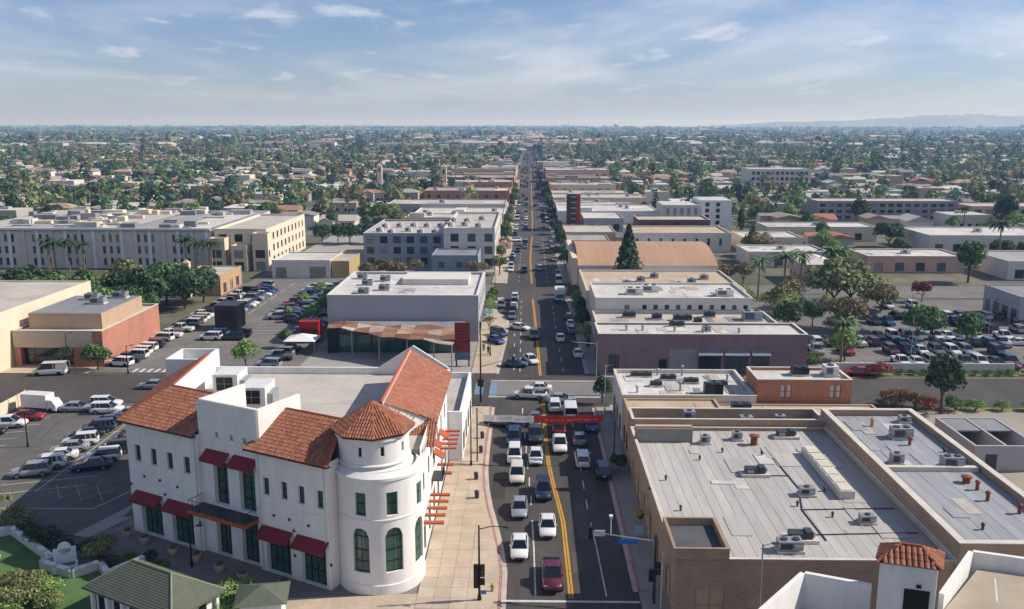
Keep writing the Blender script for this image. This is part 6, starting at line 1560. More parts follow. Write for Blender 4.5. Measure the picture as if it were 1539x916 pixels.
# ------------------------------------------------------------------ street furniture
def lens3(mb_list, parent, x, y, z, face):
    """Three-lens signal head; face: unit vector the lenses point to."""
    m = MB(); m.box(x - .2, x + .2, y - .16, y + .16, z - .55, z + .55); h = m.build('signal_head', M_BLACK, parent)
    for i, c in enumerate(('#6a1a18', '#6a5418', '#1c5a34')):
        q = MB(); zz = z + .34 - i * .34; q.tube((x + face[0] * .16, y + face[1] * .165, zz), (x + face[0] * .2, y + face[1] * .19, zz), .12, n=10); q.build('lens', mat('signal_lens_%d' % i, c, .3, 0), h)
def plain(name, label, cat, loc, group=None, rz=0): return thing(name, label, cat, loc, rz, group)
sp = plain('traffic_signal', 'black signal pole with lamp arm on the tan pavement by the stop line', 'traffic signal', (-4.3, 73.6, .11))
m = MB(); m.tube((0, 0, 0), (0, 0, .5), .2, .16, 10); m.tube((0, 0, .5), (0, 0, 7.2), .11, .07, 10); m.build('pole', M_BLACK, sp)
m = MB(); m.tube((0, 0, 6.85), (1.2, .05, 7.1), .05, .04, 6); m.tube((1.2, .05, 7.1), (2.3, .1, 7.05), .04, .03, 6); m.build('lamp_arm', M_BLACK, sp)
MB().box(2.1, 2.6, 0, .22, 6.95, 7.07).build('lamp', M_DKGREY, sp)
lens3(None, sp, -.3, -.05, 2.9, (0, 1)); lens3(None, sp, .3, -.05, 2.9, (0, -1)); lens3(None, sp, -.3, -.05, 1.8, (0, 1)); MB().box(.1, .5, -.1, .12, 1.5, 2.1).build('walk_signal', M_BLACK, sp)
MB().box(.12, .62, -.08, -.05, .6, 1.0).build('blue_sign', mat('blue_sign', '#4e86b8', .5), sp)
ma = plain('traffic_signal_mast', 'signal mast arm with blue street name blade reaching over the shaded lanes', 'traffic signal', (11.3, 73.4, .11))
m = MB(); m.tube((0, 0, 0), (0, 0, 6.6), .15, .1, 10); m.build('pole', M_DKGREY, ma)
m = MB(); m.tube((0, 0, 5.9), (-5.8, 1.0, 6.3), .09, .05, 8); m.build('mast_arm', M_STEEL, ma)
lens3(None, ma, -5.7, .98, 6.2, (0, 1)); MB().box(-5.35, -4.4, .86, .92, 5.95, 6.5).build('sign_plate', M_WHITEM, ma)
MB().box(-3.3, -1.5, .4, .45, 5.45, 5.9).build('street_name_blade', mat('blue_sign_bright', '#2f6fc0', .45), ma)
m = MB(); m.tube((-3.9, .7, 6.2), (-3.9, .7, 7.9), .04, n=6); m.box(-4.05, -3.75, .55, .95, 7.8, 8.0); m.build('camera_post', M_WHITEM, ma)
lens3(None, ma, .28, -.1, 3.4, (0, -1)); lens3(None, ma, -.3, .1, 2.6, (0, 1))
m = MB(); m.tube((.5, -.9, 0), (.5, -.9, 5.2), .07, .05, 8); m.box(.35, .65, -1.05, -.75, 5.2, 5.4); m.build('lamp_post', M_WHITEM, ma)
def street_lamp(x, y, h, label, arms=1, m=M_BLACK, z=.11, name='street_lamp'):
    r = plain(name, label, 'street lamp', (x, y, z)); p = MB(); p.tube((0, 0, 0), (0, 0, .6), .17, .13, 10); p.tube((0, 0, .6), (0, 0, h), .09, .06, 10); p.build('pole', m, r)
    for s in ((1,) if arms == 1 else (1, -1)):
        q = MB(); q.tube((0, 0, h - .15), (s * .8, 0, h + .1), .04, .03, 6); q.build('lamp_arm', m, r); MB().box(min(s * .7, s * 1.25), max(s * .7, s * 1.25), -.14, .14, h + .02, h + .14).build('lamp', M_DKGREY, r)
    return r
street_lamp(-7.1, 106.0, 7.8, 'slim dark street lamp beside the orange slatted canopies'); street_lamp(-7.0, 160.5, 7.0, 'slim dark street lamp on the left pavement past the crossing', 2)
street_lamp(18.8, 66.6, 9.2, 'grey curved street lamp in the alley before the tan brick wall', 1, M_STEEL, .01); street_lamp(-66.5, 111.8, 5.0, 'black twin lamp between the rows of the near car park', 2, M_BLACK, .01)
street_lamp(-79.4, 139.0 + 9, 7, 'black street lamp on forecourt of the cream store', 1, M_BLACK, .01); street_lamp(-68.8, 147.4, 5.0, 'short black lamp by the car park entrance', 1, M_BLACK, .01)
street_lamp(11.4, 127.5, 7.2, 'white street lamp beside the cluttered white roof', 1, M_WHITEM); street_lamp(11.6, 86.0, 5.5, 'grey lamp with yellow flower basket on the right pavement', 1, M_STEEL)
street_lamp(-32.5, 79.5, 4.2, 'white globe lamp on a bent black post in the plaza', 1, M_BLACK, .01); street_lamp(-8.5, 224, 7.0, 'slim lamp beyond the second crossing', 1)
for x, y in ((-88, 248), (-70, 214), (61, 196), (79, 182), (92, 176), (70, 160)):
    street_lamp(x, y, 8.0, 'tall thin lamp standing among parked cars', 1, M_STEEL, .01)['group'] = 'car park lamps'
bk = plain('flower_basket', 'yellow flower basket hanging on the right lamp', 'flower basket', (11.5, 85.6, 2.6)); MB().tube((0, 0, 0), (0, 0, .4), .25, .4, 10).build('basket', M_DKGREY, bk); q = obj('flowers', crown_mesh('flowers', 5, .6, .4, .6, 160, .1, 'olive', 6), bk); q.data.materials[0] = mat('yellow_flowers', '#c7a024', .7, .2, 3)
s_ = plain('pavement_sign', 'small white sign on a post by the yellow flower basket', 'sign', (11.0, 82.4, .11)); MB().tube((0, 0, 0), (0, 0, 2.6), .04, n=6).build('post', M_STEEL, s_); MB().box(-.4, .4, -.03, .03, 2.2, 3.1).build('plate', mat('pale_blue_plate', '#a9bccb', .6), s_)
mp = plain('traffic_signal_mast', 'tall dark signal pole with thin arm at the left of the crossing', 'traffic signal', (-7.3, 132.6, .02)); m = MB(); m.tube((0, 0, 0), (0, 0, 12.6), .16, .08, 10); m.build('pole', M_BLACK, mp)
m = MB(); m.tube((0, 0, 5.6), (5.2, 2.0, 6.6), .07, .04, 6); m.build('mast_arm', mat('rusty_arm', '#7a4a3a', .7), mp); lens3(None, mp, 5.0, 1.9, 6.2, (0, -1)); lens3(None, mp, .3, -.1, 3.0, (0, -1)); lens3(None, mp, -.3, .2, 3.0, (0, -1))
rp = plain('traffic_signal_mast', 'signal mast on the right corner of the crossing', 'traffic signal', (11.6, 147.6, .02)); m = MB(); m.tube((0, 0, 0), (0, 0, 6), .12, .08, 8); m.build('pole', M_STEEL, rp); m = MB(); m.tube((0, 0, 5.6), (-4.5, -1, 6.2), .06, .04, 6); m.build('mast_arm', M_STEEL, rp); lens3(None, rp, -4.4, -1, 5.9, (0, -1))
# banner over the road: white half and red half on cables
bn = plain('road_banner', 'white and red banner hung across the main road', 'banner', (0, 107.4, 0))
def cloth(x0, x1, z0, z1, m, n=16):
    q = MB()
    for i in range(n):
        a, b = x0 + (x1 - x0) * i / n, x0 + (x1 - x0) * (i + 1) / n; f = lambda x: .10 * math.sin(x * 2.1) + .05 * math.sin(x * 5.3); s = lambda x: -.16 * math.sin(math.pi * (x + 5.6) / 15.1)
        q.add([(a, f(a), z0 + s(a)), (b, f(b), z0 + s(b)), (b, f(b) - .25, z1 + s(b)), (a, f(a) - .25, z1 + s(a)), (a, f(a) + .03, z0 + s(a)), (b, f(b) + .03, z0 + s(b)), (b, f(b) - .22, z1 + s(b)), (a, f(a) - .22, z1 + s(a))], [(0, 1, 2, 3), (7, 6, 5, 4), (3, 2, 6, 7), (1, 0, 4, 5)])
    return q
wh = cloth(-5.6, .75, 5.45, 6.4, None).build('white_cloth', M_STUCCO2, bn); rd = cloth(.75, 9.5, 5.42, 6.45, None).build('red_cloth', mat('red_banner_cloth', '#b8342f', .75, .08, 1), bn)
rr = random.Random(5)
for k, (par, x0, x1, m, n) in enumerate(((wh, -4.6, .2, mat('faint_print', '#c3c8cd', .8, 0), 5), (rd, 1.4, 9.0, mat('pale_print', '#cf7a6c', .8, 0), 11))):
    for i in range(n):
        x = x0 + (x1 - x0) * i / n; L = (x1 - x0) / n * rr.uniform(.6, .95); s = -.16 * math.sin(math.pi * (x + 5.6) / 15.1); h = rr.uniform(.1, .26); zc = 5.9 + s + rr.uniform(-.08, .08)
        yf = .10 * math.sin(x * 2.1) + .05 * math.sin(x * 5.3)
        MB().add([(x, yf - .185, zc - h / 2), (x + L, yf - .185, zc - h / 2), (x + L, yf - .22, zc + h / 2), (x, yf - .22, zc + h / 2)], [(0, 1, 2, 3)]).build('print_mark', m, par)
for x in (-6.4, 10.9):
    MB().tube((x, 0, .1), (x, 0, 7.2), .1, .08, 8).build('post', M_DKGREY, bn)
for z, z2 in ((6.8, 6.5), (5.4, 5.35)):
    m = MB(); m.tube((-6.4, 0, z), (-5.6, -.1, z2), .02, n=4); m.tube((9.5, -.1, z2), (10.9, 0, z), .02, n=4); m.build('cable', M_BLACK, bn)
# little street clutter
ub = plain('cafe_umbrella', 'blue cafe umbrella on the right pavement by the cream block', 'umbrella', (11.6, 203, .11)); MB().tube((0, 0, 0), (0, 0, 2.4), .03, n=6).build('pole', M_STEEL, ub); MB().tube((0, 0, 2.1), (0, 0, 2.8), 1.5, .05, 8).build('canopy', mat('blue_canvas', '#2d6fb0', .7), ub)
ub = plain('cafe_awning', 'teal shade sail beside grey block pavement', 'awning', (-8.6, 187.5, .11)); MB().box(-1.0, 1.0, -1.4, 1.4, 2.6, 2.7).build('canopy', mat('teal_canvas', '#2f7f96', .7), ub)
for sx in (-.9, .9):
    for sy in (-1.3, 1.3): MB().tube((sx, sy, 0), (sx, sy, 2.6), .03, n=5).build('pole', M_STEEL, ub)
for x, y in ((-5.8, 96), (-6.1, 110.5), (-6.2, 116), (-6.2, 101.5)):
    t = plain('litter_bin', 'small dark bin near the kerb of the left pavement', 'litter bin', (x, y, .13), 'bins on the left pavement'); MB().tube((0, 0, 0), (0, 0, .8), .24, .28, 10).build('body', M_DKGREY, t); MB().tube((0, 0, .803), (0, 0, .9), .3, .2, 10).build('lid', M_BLACK, t)
hy = plain('fire_hydrant', 'small hydrant at the tip of the tan pavement', 'hydrant', (-3.2, 75.2, .13)); MB().tube((0, 0, 0), (0, 0, .6), .13, .11, 10).build('body', M_OCHRE, hy); MB().tube((0, 0, .6), (0, 0, .78), .14, .05, 10).build('bonnet', M_OCHRE, hy); MB().tube((-.22, 0, .42), (.22, 0, .42), .06, n=8).build('nozzle', M_OCHRE, hy)
# two people on the pavement past the crossing
def person(x, y, rz, shirt, trousers, label, hair):
    root = thing('person', label, 'person', (x, y, .11), R(rz))
    V = [(0, 0, .95), (0, 0, 1.18), (0, 0, 1.42), (0, .01, 1.52), (0, .03, 1.66), (.19, 0, 1.4), (.25, .02, 1.14), (.24, .1, .9), (-.19, 0, 1.4), (-.25, .02, 1.14), (-.24, .1, .9), (.1, 0, .9), (.12, .03, .5), (.12, -.02, .08), (.12, .14, .04), (-.1, 0, .9), (-.12, .0, .5), (-.12, -.08, .08), (-.12, .08, .04)]
    Rr = [.15, .14, .16, .06, .1, .07, .05, .04, .07, .05, .04, .1, .07, .05, .04, .1, .07, .05, .04]
    E_ = [(0, 1), (1, 2), (2, 3), (3, 4), (2, 5), (5, 6), (6, 7), (2, 8), (8, 9), (9, 10), (0, 11), (11, 12), (12, 13), (13, 14), (0, 15), (15, 16), (16, 17), (17, 18)]
    me = bpy.data.meshes.new('body'); me.from_pydata(V, E_, []); me.materials.append(mat('skin_' + hair.strip('#'), '#b08468', .6, 0)); o = obj('body', me, root)
    sk = o.modifiers.new('Skin', 'SKIN')
    for i, sv in enumerate(me.skin_vertices[0].data): sv.radius = (Rr[i], Rr[i] * .85); sv.use_root = (i == 0)
    o.modifiers.new('Sub', 'SUBSURF').levels = 1
    m = MB(); m.rings([[(math.cos(a * .5236) * r, math.sin(a * .5236) * r * .72, z) for a in range(12)] for r, z in ((.2, .92), (.2, 1.1), (.22, 1.3), (.21, 1.42), (.1, 1.48))]); m.build('shirt', mat('cloth_' + shirt.strip('#'), shirt, .9, 0), root, True)
    m = MB()
    for s in (-.11, .11): m.rings([[(s + math.cos(a * .785) * r, math.sin(a * .785) * r, z) for a in range(8)] for r, z in ((.075, .12), (.09, .5), (.12, .94))])
    m.build('trousers', mat('cloth_' + trousers.strip('#'), trousers, .9, 0), root, True)
    m = MB(); m.rings([[(math.cos(a * .628) * r, math.sin(a * .628) * r + .01, z) for a in range(10)] for r, z in ((.11, 1.68), (.125, 1.74), (.1, 1.81), (.04, 1.84))]); m.build('hair', mat('hair_' + hair.strip('#'), hair, .8, 0), root, True)
person(-7.4, 161.5, 160, '#25262a', '#1d1f24', 'person in dark clothes standing on the left pavement past the crossing', '#241a14')
person(-8.4, 164.0, 200, '#8a8d92', '#2c3038', 'person in grey shirt walking by the red sign panel', '#3a2a1e')
for x, y, h, w, lb in ((-99, 598, 15.5, 1.6, 'slim pale tower with pointed cap rising over the left houses'), (-52, 552, 17.0, 1.7, 'tall cream pylon tower behind the far shops'), (-84.5, 217.2, 8.6, .8, 'slim cream fin tower beside the ochre shop')):
    t = thing('slim_tower', lb, 'tower', (x, y, 0))
    MB().box(-w, w, -w * .8, w * .8, 0, h).build('shaft', M_CREAM, t); MB().add([(-w - .15, -w * .8 - .15, h + .003), (w + .15, -w * .8 - .15, h + .003), (w + .15, w * .8 + .15, h + .003), (-w - .15, w * .8 + .15, h + .003), (0, 0, h + w * 1.1)], [(0, 1, 4), (1, 2, 4), (2, 3, 4), (3, 0, 4), (3, 2, 1, 0)]).build('cap', M_BEIGE, t)
    MB().box(-w * .4, w * .4, -w * .8 - .03, -w * .8 - .003, h * .75, h * .9).build('louvre', M_DKGREY, t)
# ------------------------------------------------------------------ frontages of the far main road
rf = random.Random(21)
WALLS = [M_OFFW, M_CREAM, M_GREYW, M_BEIGE, M_BLUEGREY, M_PINK, M_BRICKD, M_TAN, M_STUCCO2, M_BRICKR]
WN = {M_OFFW: 'off white', M_CREAM: 'cream', M_GREYW: 'grey', M_BEIGE: 'beige', M_BLUEGREY: 'blue grey', M_PINK: 'pinkish', M_BRICKD: 'dark red brick', M_TAN: 'tan', M_STUCCO2: 'white', M_BRICKR: 'salmon brick'}
ROOFS = [M_ROOFW, M_ROOFP, M_ROOFG, M_ROOFW, M_ROOFG2, M_ROOFP]
RN = {M_ROOFW: 'white', M_ROOFP: 'pale gravel', M_ROOFG: 'light grey', M_ROOFG2: 'mid grey', M_ROOFT: 'tan', M_ROOFD: 'charcoal'}
BLOCKED = [(86, 130, 328, 349), (132, 230, 298, 336), (96, 128, 256, 276), (130, 170, 244, 270), (64, 92, 266, 286), (70, 94, 298, 320), (-175, -74, 240, 335), (-76, -8, 236, 318), (11, 70, 226, 343), (11, 40, 343, 388), (50, 92, 366, 402), (124, 266, 386, 420), (134, 180, 560, 594), (-150, -74, 130, 256), (45, 150, 60, 232), (-100, -8, 60, 236)]
CROSS = [(344, 356), (452, 464), (572, 584), (700, 712), (840, 852), (1010, 1022), (1200, 1212)]
nfr = 0
SKIP_R = (358, 378)
for side in (-1, 1):
    y = 320 if side < 0 else 388
    while y < 820:
        d = rf.uniform(12, 34); h = rf.choice([5, 5.5, 6, 7, 8.5, 9.5]); w = rf.uniform(22, 52)
        hit = [c for c in CROSS if y < c[1] + 3 and y + d > c[0] - 3]
        if hit:
            if hit[0][0] - 3 - y > 9: d = hit[0][0] - 3.2 - y
            else: y = hit[0][1] + 3.5; continue
        if rf.random() < .16 and y > 420: y += d * .7; continue
        x0, x1 = (-10 - w, -10.0) if side < 0 else (12.7, 12.7 + w)
        if side > 0 and y < SKIP_R[1] and y + d > SKIP_R[0]: x0, x1 = 21.5, 21.5 + w
        wm, rm = rf.choice(WALLS), rf.choice(ROOFS)
        f = 'r' if side < 0 else 'l'
        n = max(2, int(d / 4.5))
        hs = {f: row(n, 1, (d - 1) / n, (d - 1) / n * .6, .3, 3.0)}
        if h > 7 and y < 700: hs[f] = hs[f] + row(n, 1.3, (d - 1) / n, (d - 1) / n * .4, 4.6, 6.2); hs['f'] = row(int(w / 5), 2, 5, 1.6, 4.6, 6.2)
        lab = '%s %s shop with %s roof fronting the far main road' % ('two storey' if h > 7 else 'low', WN[wm], RN[rm])
        FRONT_ROOTS = [flat_building('far_shop', lab, 'building', x0, x1, y, y + d - .4, h, wm, rm, .4, hs if y < 700 else None, group='shops along the far main road', sub=False)]
        if y < 800:
            top_ = [o for o in FRONT_ROOTS][-1]
            for i in range(rf.randint(2, 5)):
                a_, b_ = rf.uniform(2, 9), rf.uniform(2, max(2.5, d * .4)); px_ = rf.uniform(-w / 2 + 1, w / 2 - a_ - 1); py_ = rf.uniform(-d / 2 + 1, max(-d / 2 + 1.1, d / 2 - b_ - 1)); MB().box(px_, px_ + a_, py_, py_ + b_, h - .399 + i * .002, h - .39 + rf.choice([.03, .05, .5, 1.4])).build('roof_block', rf.choice(ROOFS + [M_OFFW, M_CREAM]), top_)
        if y < 560:
            for i in range(rf.randint(1, 4)):
                rooftop_unit(rf.uniform(x0 + 4, x1 - 4), y + rf.uniform(3, d - 3) if d > 8 else y + d / 2, h - .4 + .003, 'the far shop roofs', rf.uniform(1.6, 3), 1.6, 1.1, tone='white', m=M_WHITEM)
        BLOCKED.append((x0 - 3, x1 + 3, y - 1, y + d + 1)); y += d; nfr += 1
# ------------------------------------------------------------------ houses
HW = ['#d3cbbd', '#c9b79f', '#b7a793', '#dcd8d0', '#a9a59f', '#c4a894', '#b9b5ad', '#c9c3b6']
HR = ['#9a8f86', '#857d76', '#a07d68', '#a6927f', '#b5b0a8', '#a19e9a', '#c4bcb0', '#8b8682', '#b3aea6', '#c9c5bd', '#91867a', '#a86e58']
HRN = ['brown grey', 'dark brown', 'tan clay', 'sand', 'silver grey', 'slate grey', 'cream', 'charcoal', 'light grey', 'whitish', 'olive brown', 'red clay']
HWN = ['ivory', 'tan', 'khaki', 'white', 'grey', 'pinkish', 'pale grey', 'cream']
def house_meshes(i):
    r = random.Random(100 + i); w, d, h = r.uniform(10, 16), r.uniform(8, 11), r.uniform(2.9, 5.6); rise = r.uniform(1.2, 2.2); hip = r.random() < .45
    iw_, ir_ = r.randrange(len(HW)), (i * 5 + 2) % len(HR); wc, rc2 = lin(HW[iw_]), lin(HR[ir_]); W = MB(); W.box(-w / 2, w / 2, -d / 2, d / 2, 0, h, 0, wc, skip='b')
    L = r.uniform(3.5, 5); wing = r.random() < .6
    if wing: W.box(-w / 2, -w / 2 + L + 1.5, -d / 2 - L, -d / 2 - .003, 0, h - .05, 0, wc, skip='b')
    else: W.box(w / 2 - 3.4, w / 2, -d / 2 - 2.2, -d / 2 - .003, 0, .25, 0, (.3, .29, .28))
    Rm = MB(); o = .5; k = d / 2 * .9 if hip else 0
    if not hip:
        for s in (-1, 1): W.add([(s * w / 2, -d / 2, h), (s * w / 2, d / 2, h), (s * w / 2, 0, h + rise * .93)], [(0, 1, 2)], 0, wc)
    A = [(-w / 2 - o, -d / 2 - o, h), (w / 2 + o, -d / 2 - o, h), (w / 2 + o, d / 2 + o, h), (-w / 2 - o, d / 2 + o, h)]; e0, e1 = (-w / 2 - (o if not hip else -k), 0, h + rise), (w / 2 + (o if not hip else -k), 0, h + rise)
    T = [(*p[:2], p[2] + .12) for p in A]
    Rm.add(T + [e0, e1] + A, [(0, 1, 5, 4), (2, 3, 4, 5), (1, 2, 5), (3, 0, 4), (6, 7, 1, 0), (7, 8, 2, 1), (8, 9, 3, 2), (9, 6, 0, 3)], 0, rc2)
    if wing:
        x0, x1, y0 = -w / 2 - o, -w / 2 + L + 1.5 + o, -d / 2 - L - o; xm = (x0 + x1) / 2
        Rm.add([(x0, y0, h + .1), (x1, y0, h + .1), (x1, 0, h + .1), (x0, 0, h + .1), (xm, y0, h + rise * .8), (xm, 0, h + rise * .8)], [(0, 4, 5, 3), (4, 1, 2, 5)], 0, rc2)
        W.add([(x0 + o, y0 + o, h - .06), (x1 - o, y0 + o, h - .06), (xm, y0 + o, h + rise * .72)], [(0, 1, 2)], 0, wc)
    q = MB(); q.box(-.65, .65, -.06, 0.0, 0, 1.2)
    Wn = q.mesh('window', M_GLASS); dr = MB().box(-.5, .5, -.07, 0, 0, 2.1).mesh('door', M_DKGREY)
    xs = [x for x in (-w * .36, -w * .1, w * .16, w * .38) if not (wing and x < -w / 2 + L + 1.6)]
    return dict(wall=W.mesh('wall', M_FAR), roof=Rm.mesh('roof', M_FAR), win=Wn, door=dr, xs=xs, yf=-d / 2 - .004, wing=(-w / 2 + (L + 1.5) / 2, -d / 2 - L - .004) if wing else None, wmb=W, rmb=Rm, hip=hip, h=h,
                tone=HWN[iw_] + (' two storey' if h > 4.4 else ' single storey') + (' L shaped' if wing else ''), rtone=HRN[ir_])
HM = [house_meshes(i) for i in range(24)]
def block_meshes(i):
    r = random.Random(300 + i); w, d, h = r.uniform(15, 19), r.uniform(11, 15), r.uniform(4.2, 7.5); W = MB(); Rm = MB()
    iw_ = [3, 7, 0, 6, 4, 5][i]; wc = lin(HW[iw_]); rc2 = lin(['#c9c6bf', '#bdb8b0', '#d0ccc4', '#aaa7a2', '#c4bdb2', '#b4b1ab'][i])
    W.box(-w / 2, w / 2, -d / 2, d / 2, 0, h, 0, wc, skip='b'); Rm.box(-w / 2 + .3, w / 2 - .3, -d / 2 + .3, d / 2 - .3, h + .003, h + .06, 0, rc2, skip='b'); Rm.box(-2, 1.5, -1, 2, h + .063, h + 1.0, 0, wc, skip='b')
    q = MB().box(-.8, .8, -.06, 0.0, 0, 1.3)
    return dict(wall=W.mesh('wall', M_FAR), roof=Rm.mesh('roof', M_FAR), win=q.mesh('window', M_GLASS), door=MB().box(-.6, .6, -.07, 0, 0, 2.2).mesh('door', M_DKGREY), xs=[-w * .38, -w * .2, 0, w * .2, w * .38], yf=-d / 2 - .004, wing=None, wmb=W, rmb=Rm, hip=None, h=h, tone=HWN[iw_] + (' two storey' if h > 5.5 else ' low') + ' block-like', rtone=['pale', 'sandy', 'white', 'grey', 'cream', 'silver'][i])
HM += [block_meshes(i % 6) for i in range(12)]
def free(x, y, m=0):
    if -13 < x < 15: return False
    if any(a - 4 < y < b + 4 for a, b in CROSS) and abs(x) < 900: return False
    return not any(a - m < x < b + m and c - m < y < d + m for a, b, c, d in BLOCKED)
cells = []
rh = random.Random(31)
y = 246.0
row_i = 0
while y < 1500:
    half = .62 * y + 40; x = -half + rh.uniform(0, 15)
    while x < half:
        jx, jy = x + rh.uniform(-3, 3), y + rh.uniform(-4, 4)
        if free(jx, jy, 8) and rh.random() < .86: cells.append((jx, jy))
        x += rh.uniform(17, 23)
    row_i += 1; y += 27 if row_i % 2 else 37
cells.sort(key=lambda c: c[1])
FAR = MB()
def add_far(mb, x, y, a, src, s=1.0):
    ca, sa = math.cos(a) * s, math.sin(a) * s
    o = len(mb.v); mb.v.extend([(x + px * ca - py * sa, y + px * sa + py * ca, pz * s) for px, py, pz in src.v])
    for f, c in zip(src.f, src.c): mb.f.append([i + o for i in f]); mb.mi.append(0); mb.c.append(c)
for i, (x, y) in enumerate(cells):
    H = rh.choice(HM); a = rh.choice([0, 0, 0, math.pi, math.pi / 2, -math.pi / 2]) + rh.uniform(-.05, .05)
    if i < 290:
        zone = 'left of' if x < 0 else 'right of'
        r = thing('far_house', '%s house with %s %s roof %s main road' % (H['tone'], H['rtone'], 'flat' if H['hip'] is None else 'hipped' if H['hip'] else 'gabled', zone), 'house', (x, y, 0), a, 'houses %s the main road' % zone)
        obj('wall', H['wall'], r); obj('roof', H['roof'], r)
        if y < 520:
            for wx in H['xs']: obj('window', H['win'], r, (wx, H['yf'], 1.0))
            if H['wing']: obj('window', H['win'], r, (H['wing'][0], H['wing'][1], 1.0))
            obj('door', H['door'], r, ((H['xs'] or [0])[-1] - 1.6, H['yf'], 0.02))
    else:
        add_far(FAR, x, y, a, H['wmb']); add_far(FAR, x, y, a, H['rmb'])
tag(FAR.build('distant_houses', M_FAR), 'countless small houses merging into the distant town', 'houses', kind='stuff')
# ------------------------------------------------------------------ trees of the town
rt_ = random.Random(41)
near_t = []
y = 240.0
cand = []
for i in range(12000):
    yy = math.sqrt(rt_.uniform(240 ** 2, 1500 ** 2)); xx = rt_.uniform(-1, 1) * (.62 * yy + 40)
    if not free(xx, yy, 3): continue
    gv = math.sin(xx * .021 + 1.3 * math.sin(yy * .013)) + math.sin(yy * .017 + .9 * math.sin(xx * .011))
    if gv < -.35 and rt_.random() < .7: continue
    if any(abs(xx - c[0]) < 5.5 and abs(yy - c[1]) < 5.5 for c in cells if abs(c[1] - yy) < 6): continue
    cand.append((xx, yy))
cand.sort(key=lambda c: c[1])
print('houses', len(cells), 'tree cands', len(cand), 'cars', N_CAR[0], 'trees so far', N_TREE[0], 'frontage', nfr)
KT = ['round_dark_a', 'round_mid_b', 'wide_dark_b', 'wide_olive_a', 'tall_dark_a', 'round_olive_b', 'tall_mid_a', 'wide_mid_a', 'round_light_a', 'round_bluegreen_a', 'sparse_autumn_a', 'column_dark_a', 'palm_dark_a', 'wide_autumn_a']
n_ind = max(0, 296 - N_TREE[0])
for x, y in cand[:n_ind]:
    z = 'left of' if x < 0 else 'right of'
    k = rt_.choice(KT); h = rt_.uniform(6, 11) * (1.25 if k.startswith(('palm', 'column', 'tall')) else 1)
    tree(k, x, y, h, 'among the houses %s the main road' % z, 'trees among the houses %s the main road' % z)
def far_trees(name, pts, hs, ws, nq, leaf, label, seed, pal=('dark', 'mid', 'olive', 'mid', 'bluegreen', 'olive', 'dark', 'autumn')):
    """One mass of foliage: NQ leaf clumps for each of many crowns."""
    g = np.random.default_rng(seed); P = np.array(pts); n = len(P); cols = np.array([soft(c, .2, 1.35) for k in pal for c in GREENS[k]])
    d = g.normal(size=(n, nq, 3)); d /= np.linalg.norm(d, axis=2)[..., None]; rad = (.55 + .5 * g.random((n, nq)))[..., None]
    H = np.array(hs)[:, None]; Wd = np.array(ws)[:, None]
    C = np.empty((n, nq, 3)); dd = d * rad
    C[..., 0] = P[:, 0:1] + dd[..., 0] * Wd; C[..., 1] = P[:, 1:2] + dd[..., 1] * Wd; C[..., 2] = H * .58 + dd[..., 2] * H * .42
    C = C.reshape(-1, 3); N = (d.reshape(-1, 3) + g.normal(size=(n * nq, 3)) * .4); N /= np.linalg.norm(N, axis=1)[:, None]
    A = np.cross(N, g.normal(size=N.shape)); A /= np.linalg.norm(A, axis=1)[:, None]; B = np.cross(N, A)
    s = (leaf * np.repeat(Wd[:, 0], nq) * (.6 + .8 * g.random(n * nq)))[:, None]
    V = np.stack([C - A * s - B * s * .7, C + A * s * .5 - B * s, C + A * s + B * s * .6, C - A * s * .5 + B * s], 1).reshape(-1, 3)
    m = n * nq; me = bpy.data.meshes.new(name); me.vertices.add(m * 4); me.vertices.foreach_set('co', V.astype(np.float32).ravel()); me.loops.add(m * 4); me.loops.foreach_set('vertex_index', np.arange(m * 4, dtype=np.int32)); me.polygons.add(m)
    me.polygons.foreach_set('loop_start', np.arange(m, dtype=np.int32) * 4); me.polygons.foreach_set('loop_total', np.full(m, 4, np.int32)); me.materials.append(M_LEAF); me.update(calc_edges=True)
    tc = cols[g.integers(0, len(cols), n)] * (.75 + .5 * g.random(n))[:, None]; cc = np.repeat(tc, nq, 0) * (.8 + .4 * g.random(m))[:, None]
    a = me.attributes.new('Col', 'FLOAT_COLOR', 'FACE'); a.data.foreach_set('color', np.concatenate([cc, np.ones((m, 1))], 1).astype(np.float32).ravel())
    return tag(obj(name, me), label, 'trees', kind='stuff')
mid = cand[n_ind:]
far_trees('town_trees', mid, [rt_.uniform(5, 11) if rt_.random() < .9 else rt_.uniform(12, 18) for _ in mid], [rt_.uniform(2.2, 5.0) for _ in mid], 76, .21, 'dense mass of green trees filling the town beyond', 7)
f2 = []
for i in range(30000):
    yy = math.sqrt(rt_.uniform(1500 ** 2, 5600 ** 2)); xx = rt_.uniform(-1, 1) * (.62 * yy + 60)
    if -14 < xx < 16: continue
    gv = math.sin(xx * .009 + 1.3 * math.sin(yy * .0053)) + math.sin(yy * .0071 + .9 * math.sin(xx * .004))
    if gv < -.3 and rt_.random() < .75: continue
    f2.append((xx, yy))
far_trees('distant_trees', f2, [rt_.uniform(7, 15) if rt_.random() < .93 else rt_.uniform(18, 26) for _ in f2], [rt_.uniform(4, 9) for _ in f2], 13, .42, 'hazy carpet of distant treetops towards the horizon', 8)
f3 = []
for i in range(11000):
    yy = math.sqrt(rt_.uniform(5600 ** 2, 17000 ** 2)); xx = rt_.uniform(-1, 1) * (.62 * yy + 60)
    if yy > 9000 and xx > 800: continue
    f3.append((xx, yy))
far_trees('horizon_trees', f3, [rt_.uniform(9, 20) if rt_.random() < .95 else rt_.uniform(24, 40) for _ in f3], [rt_.uniform(12, 34) for _ in f3], 7, .5, 'bluish line of trees along the far horizon', 9)
